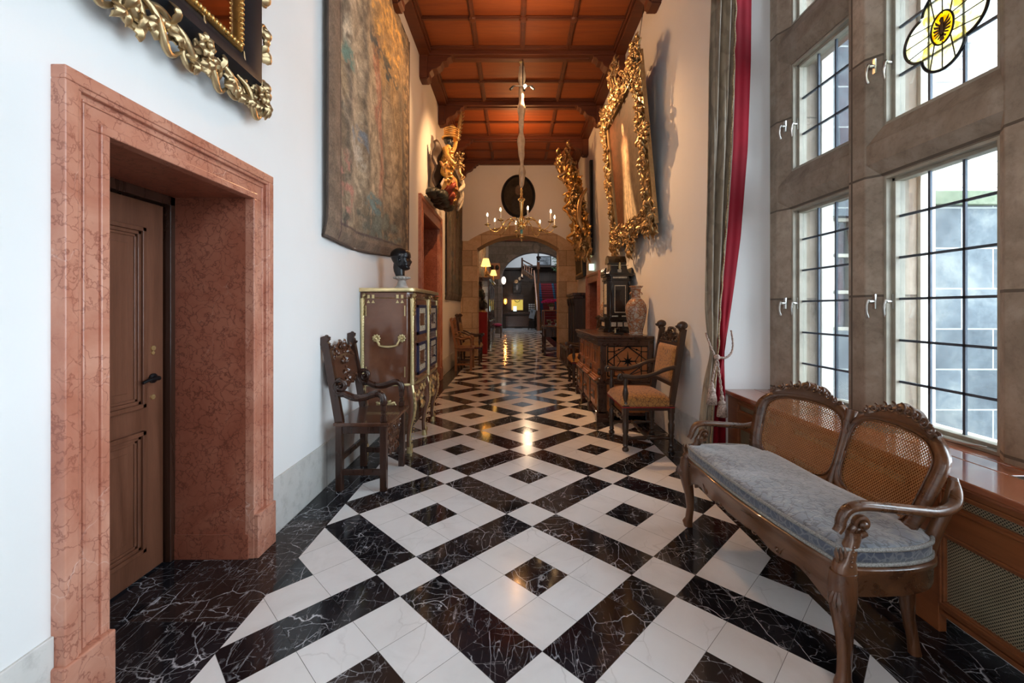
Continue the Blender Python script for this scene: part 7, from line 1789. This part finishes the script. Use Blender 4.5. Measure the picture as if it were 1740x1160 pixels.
# hall tapestry & notice board
root = thing('hall_tapestry', 'bright gold-toned tapestry high on the hall left wall above the display cabinet', 'tapestry', (XL, 19.3, 2.75))
painted_sheet('woven_field', lambda u, v: (.03 + .01 * sin(u * 20), -2.5 + 5.0 * u, 2.0 * v), tapestry_img(60, 60, 21, 2.0), M['tapestry'], root)
b = MB(); b.tube([(.03, -2.55, 2.02), (.03, 2.55, 2.02)], .02, 6); b.build('hanging_rod', M['iron'], root)
root = thing('wooden_plaque', 'honey wood plaque with two dark leather gloves hung near the arch column', 'plaque', (-1.05, 22.6, 2.95))
MB().box(-.28, .28, -.02, .02, 0, .85).build('board', M['handrail'], root, bevel=.01)
b = MB()
for x in (-.13, .13): b.loft([(x, -.05, .50, .05, .03), (x, -.06, .56, .09, .04), (x, -.06, .66, .10, .04), (x, -.05, .74, .05, .03)], 10)
b.build('dark_gloves', M['iron'], root, smooth=True); MB().box(-.45, -.25, -.01, .01, .3, .36).build('bracket', M['iron'], root)
# stool with magenta cushion
root = thing('cushioned_stool', 'small dark stool with a magenta cushion at the end of the display cabinet', 'stool', (-.82, 20.6, 0))
for x in (-.16, .16):
    for y in (-.16, .16): MB().turn((x, y, 0), (x, y, .5), [(.02, 0), (.03, .2), (.018, .4), (.03, .7), (.025, 1)], 8).build('leg', M['darkoak'], root, smooth=True)
MB().box(-.2, .2, -.2, .2, .48, .54).build('seat', M['darkoak'], root, bevel=.01); b = MB(); b.sph((0, 0, .62), .21, 14, 8, (1.05, 1, .42)); b.build('cushion', M['magenta'], root, smooth='all')
# glass case on a table with orchids
root = thing('side_table', 'dark turned-leg table with low stretcher just beyond the right arch pier', 'table', (1.25, 13.2, 0))
for x in (-.35, .35):
    for y in (-.45, .45): MB().turn((x, y, 0), (x, y, .8), [(.035, 0), (.05, .06), (.025, .12), (.04, .25), (.022, .35), (.045, .55), (.025, .75), (.035, .85), (.035, 1)], 10).build('leg', M['darkoak'], root, smooth=True)
MB().box(-.40, .40, -.5, .5, .80, .86).build('tabletop', M['darkoak'], root, bevel=.006); MB().box(-.36, .36, -.46, .46, .56, .80).build('apron', M['darkoak'], root, bevel=.004); b = MB(); b.box(-.37, .37, -.48, .48, .14, .18); b.build('lower_shelf', M['darkoak'], root, bevel=.004)
root = thing('glass_case', 'brass-framed glass case with silver objects on the side table', 'display case', (1.25, 13.2, .861))
b = MB()
for x in (-.37, .37):
    for y in (-.4, .4): b.box(x - .015, x + .015, y - .015, y + .015, 0, .50)
for z in (.0, .475):
    for y in (-.4, .4): b.box(-.37, .37, y - .015, y + .015, z, z + .025)
    for x in (-.37, .37): b.box(x - .015, x + .015, -.4, .4, z, z + .025)
b.build('frame', M['oak'], root, bevel=.003); b = MB(); b.box(-.36, .36, -.402, -.398, .02, .48); b.box(-.372, -.368, -.39, .39, .02, .48); b.box(-.36, .36, -.39, .39, .49, .495); b.build('glass_pane', M['glass'], root)
q = random.Random(6)
for i, (x, y) in enumerate(((-.22, -.2), (0, -.25), (.2, -.2), (-.15, .1), (.12, .12))):
    h = q.uniform(.1, .2); root = thing('silver_cup', ['silver cup at the front left inside the glass case', 'silver cup at the front middle inside the glass case', 'silver cup at the front right inside the glass case', 'silver cup at the back left inside the glass case', 'silver cup at the back right inside the glass case'][i], 'cup', (1.25 + x, 13.2 + y, .887), 0, 'silver cups in the glass case')
    MB().lathe([(.05, 0), (.05, .01), (.015, .03), (.015, h * .4), (.06, h * .6), (.07, h), (.062, h), (.05, h * .65), (.01, h * .5)], (0, 0, 0), 12).build('cup', M['silver'], root, smooth=True)
root = thing('orchid_pot', 'magenta orchid with arching flower stems standing on the glass case', 'plant', (1.13, 13.15, 1.362))
MB().lathe([(.05, 0), (.07, .09), (.075, .10), (.06, .10)], (0, 0, 0), 14).build('pot', M['marblewhite'], root, smooth=True)
b = MB(); f = MB(); q = random.Random(13)
for k in range(6): a = k * 1.05; leaf(b, (0, 0, .09), (cos(a), sin(a), .35), (-sin(a), cos(a), 0), (0, 0, 1), .18, .05, .25, 6, 3)
for k in range(8):
    a = -.3 + k * .8; dx, dy = cos(a), sin(a); L = .20 + .12 * q.random(); pts = spline([(0, 0, .1), (dx * .06, dy * .06, .24), (dx * .5 * L, dy * .5 * L, .30), (dx * L, dy * L, .24 + .05 * q.random())], 12); b.tube(pts, .004, 5)
    for p in pts[5:]:
        for j in range(5): an = j * 1.256; leaf(f, p, (cos(an), -.2, sin(an)), (-sin(an), 0, cos(an)), (0, -1, 0), .045, .035, .2, 3, 2)
b.build('stems_and_leaves', M['leafgreen'], root, smooth=True); f.build('blossoms', M['orchid'], root, smooth=True)
# reading stand
root = thing('easel_stand', 'black easel stand holding a pale blue card in front of the desk', 'stand', (1.15, 28.5, 0))
b = MB(); b.tube([(-.25, -.1, 0), (0, 0, 1.3)], .02, 6); b.tube([(.25, -.1, 0), (0, 0, 1.3)], .02, 6); b.tube([(0, .35, 0), (0, 0, 1.25)], .02, 6); b.box(-.28, .28, -.08, -.04, .72, .75); b.box(-.2, .2, -.05, .25, .1, .6); b.build('frame', M['iron'], root)
b = MB(); b.beam((-.05, -.08, .76), (.10, .02, 1.35), .34, .02, up=(0, 1, 0)); b.build('card', M['paleblue'], root)
# desk
root = thing('reception_desk', 'long dark panelled reception desk at the end of the stair hall', 'desk', (.25, 31.2, 0))
b = MB(); b.box(-1.2, 1.2, -.3, .3, 0, 1.0); b.build('body', M['panelwood'], root, bevel=.01); MB().box(-1.25, 1.25, -.38, .35, 1.0, 1.09).build('counter', M['creddark'], root, bevel=.01)
b = MB(); b.box(-.9, .9, -.33, -.30, .12, .88); b.build('front_panel', M['darkseat'], root, bevel=.01); b = MB(); b.box(-1.2, 1.2, -.30, -.1, 1.09, 1.16); b.build('raised_ledge', M['creddark'], root, bevel=.01)
root = thing('desk_screen', 'small bright screen on the reception desk', 'screen', (.02, 31.1, 1.161)); MB().box(-.12, .12, -.01, .02, .06, .42).build('lit_screen', M['screen'], root); MB().box(-.08, .08, -.06, .08, 0, .06).build('stand', M['iron'], root)
root = thing('leaflet_rack', 'white leaflet rack with shelves on the right of the desk', 'rack', (1.25, 31.25, 1.161)); b = MB()
for k in range(5): b.box(-.25, .25, -.05 + .02 * k, .1, .02 + .15 * k, .04 + .15 * k)
b.box(-.27, -.25, -.05, .12, 0, .72); b.box(.25, .27, -.05, .12, 0, .72); b.build('rack_frame', M['iron'], root)
b = MB()
for k in range(4):
    for j in range(3): b.box(-.23 + .16 * j, -.10 + .16 * j, .0, .015, .045 + .15 * k, .145 + .15 * k)
b.build('leaflets', M['white'], root)
# lit office window in the panelling
wr = bpy.data.objects.new('window_%d' % wn, None); COL.objects.link(wr); wr.location = (.2, 33.45, 1.25); struct(wr)
b = MB(); b.box(-.5, .5, -.04, .0, 0, .05); b.box(-.5, .5, -.04, 0, .85, .92); b.box(-.5, -.44, -.04, 0, 0, .9); b.box(.44, .5, -.04, 0, 0, .9); b.build('window_frame', M['oak'], wr); MB().box(-.44, .44, -.02, -.01, .05, .85).build('lit_pane', M['office'], wr)
b = MB(); b.tube([(.0 + .2 * cos(a), -.03, .85 + .18 * sin(a)) for a in [pi + pi * k / 12 for k in range(13)]], .018, 6); b.build('arched_ornament', M['iron'], wr)
# pictures and sconces
root = thing('framed_portrait', 'small framed dark portrait on the panelling above the desk', 'painting', (.19, 33.43, 2.6)); b = MB(); b.box(-.34, .34, -.05, 0, 0, .85); b.build('frame', M['bronze'], root, bevel=.02)
im = fbm(24, 30, 3, 3, 8, 3)[..., None] * np.array((.14, .13, .12)); uu, vv = np.meshgrid(np.linspace(-1, 1, 24), np.linspace(-1, 1, 30)); mixc(im, 1 / (1 + np.exp(-10 * (1 - (uu / .3) ** 2 - ((vv - .1) / .6) ** 2))), (.30, .28, .26)); painted_sheet('canvas', lambda u, v: (-.27 + .54 * u, -.055, .07 + .71 * v), im, M['canvas'], root)
root = thing('wall_sconce', 'glowing orange wall lamp beside the lit office window', 'lamp', (-.72, 33.42, 1.75)); b = MB(); b.lathe([(.04, 0), (.11, .10), (.12, .30), (.08, .42)], (0, -.12, 0), 12); b.build('glowing_shade', M['sconce'], root, smooth='all'); MB().box(-.04, .04, -.1, .08, -.06, .0).build('wall_bracket', M['iron'], root)
light('POINT', 'sconce_glow', (-.72, 33.15, 2.0), 25, (1, .4, .1), .05)
root = thing('mirrored_sconce', 'bright oval mirrored wall light by the grey arch column', 'lamp', (-.62, 24.33, 2.75)); b = MB(); b.sph((0, -.05, .25), .13, 12, 8, (1, .3, 1.7)); b.build('mirror_plate', m_emit('lit_mirror_plate', (1, .85, .7), 1.5), root, smooth='all')
b = MB()
for s_ in (-1, 1): scroll(b, (s_ * .08, -.06, -.05), (s_, 0, 0), (0, 0, 1), (0, -1, 0), .08, .014, 1.3, 1, 0, .05, .2, 6, 14)
b.tube([(0, 0, .0), (0, -.06, -.2)], .02, 6); b.build('scroll_bracket', M['iron'], root, smooth=True)
root = thing('picture_on_landing', 'pale picture hanging on the white landing wall over the stairs', 'painting', (2.3, 33.47, 4.75)); MB().box(-.55, .55, -.05, 0, 0, .75).build('frame', M['blackframe'], root, bevel=.02); im = fbm(24, 20, 3, 3, 18, 3)[..., None] * np.array((.45, .48, .52)); painted_sheet('canvas', lambda u, v: (-.47 + .94 * u, -.055, .08 + .6 * v), im, M['canvas'], root)
# staircase
root = thing('staircase', 'wide dark staircase with a red and blue striped carpet rising to the landing', 'staircase', (0, 0, 0))
b = MB(); c = MB(); n = 19
for k in range(n):
    y = 27.6 + .27 * k; z = .175 * (k + 1); b.box(1.45, 3.6, y, y + .30, 0, z - .03) if k == 0 else b.box(1.45, 3.6, y, y + .30, z - .3, z - .03); b.box(1.45, 3.6, y - .03, y + .27, z - .03, z); c.box(1.57, 3.15, y - .036, y + .26, z - .020, z + .008); c.box(1.57, 3.15, y - .012, y + .01, z - .135, z - .05)
b.build('steps', M['panelwood'], root); c.build('striped_carpet', M['carpet'], root)
b = MB(); b.box(1.40, 3.65, 32.7, 33.45, 3.1, 3.3); b.build('landing', M['panelwood'], root)
b = MB(); b.beam((1.48, 27.5, 1.05), (1.48, 32.6, 4.3), .09, .07); hr = b.build('handrail', M['handrail'], root, bevel=.01)
for k in range(18): y = 27.6 + .28 * k; MB().turn((1.48, y, .175 * (k + 1)), (1.48, y, .175 * (k + 1) + .88), [(.03, 0), (.02, .1), (.035, .35), (.018, .5), (.03, .8), (.03, 1)], 8).build('baluster', M['creddark'], root, smooth=True)
root = thing('newel_post', 'tall carved wooden newel column with a small figure on top by the stairs', 'post', (1.50, 27.2, 0))
b = MB(); b.box(-.09, .09, -.09, .09, 0, 1.3); b.loft([(0, 0, 1.3, .07, .07), (0, 0, 2.0, .06, .06), (0, 0, 3.9, .05, .05)], 12); b.box(-.09, .09, -.09, .09, 3.9, 4.35); b.build('shaft', M['handrail'], root, bevel=.006)
skinned('carved_figure', {'a': ((0, 0, 4.62), .09), 'b': ((0, 0, 4.42), .10), 'c': ((0, 0, 4.80), .05), 'h': ((0, 0, 4.92), .07), 's': ((.12, 0, 4.72), .04), 's2': ((-.12, 0, 4.72), .04), 'e': ((.15, -.08, 4.55), .03)}, [('a', 'b'), ('a', 'c'), ('c', 'h'), ('a', 's'), ('a', 's2'), ('s', 'e')], M['creddark'], root, 'a', 1)
root = thing('upper_balustrade', 'carved dark balustrade of the upper flight crossing above the desk', 'balustrade', (0, 31.6, 0))
b = MB(); b.beam((.55, 0, 5.0), (1.33, 0, 4.58), .10, .09); b.beam((.55, 0, 4.2), (1.33, 0, 3.65), .14, .30); b.beam((.55, 0, 4.75), (1.33, 0, 4.33), .05, .05); b.box(.48, .62, -.08, .08, 3.75, 5.15); b.build('rails', M['creddark'], root, bevel=.01)
b = MB(); b.sph((.55, 0, 3.68), .11, 10, 7); b.build('pendant_knob', M['creddark'], root, smooth=True)
for k in range(4): x = .72 + .17 * k; z = 4.35 - .54 * (x - .55); MB().turn((x, 0, z - .15), (x, 0, z + .42), [(.05, 0), (.03, .2), (.06, .45), (.03, .7), (.05, 1)], 8).build('baluster', M['handrail'], root, smooth=True)
struct(MB().box(.5, 4.6, 32.9, 33.45, 4.60, 4.72).build('trim_%d' % tn, M['panelwood']))
# plant on the landing
root = thing('trailing_plant', 'large leafy green plant hanging beside the upper stairs', 'plant', (3.55, 32.4, 4.0)); b = MB(); q = random.Random(17)
for k in range(150):
    a = q.uniform(0, 2 * pi); r_ = q.uniform(0, .55); z = q.uniform(-.3, 1.1); leaf(b, (r_ * cos(a), r_ * sin(a), .5 + z), (cos(a), sin(a), q.uniform(-.6, .5)), (-sin(a), cos(a), 0), (0, 0, 1), .30, .10, .25, 5, 2)
b.build('foliage', M['leafgreen'], root, smooth=True); MB().lathe([(.15, 0), (.22, .25), (.24, .3)], (0, 0, 0), 12).build('pot', M['marblewhite'], root, smooth=True)
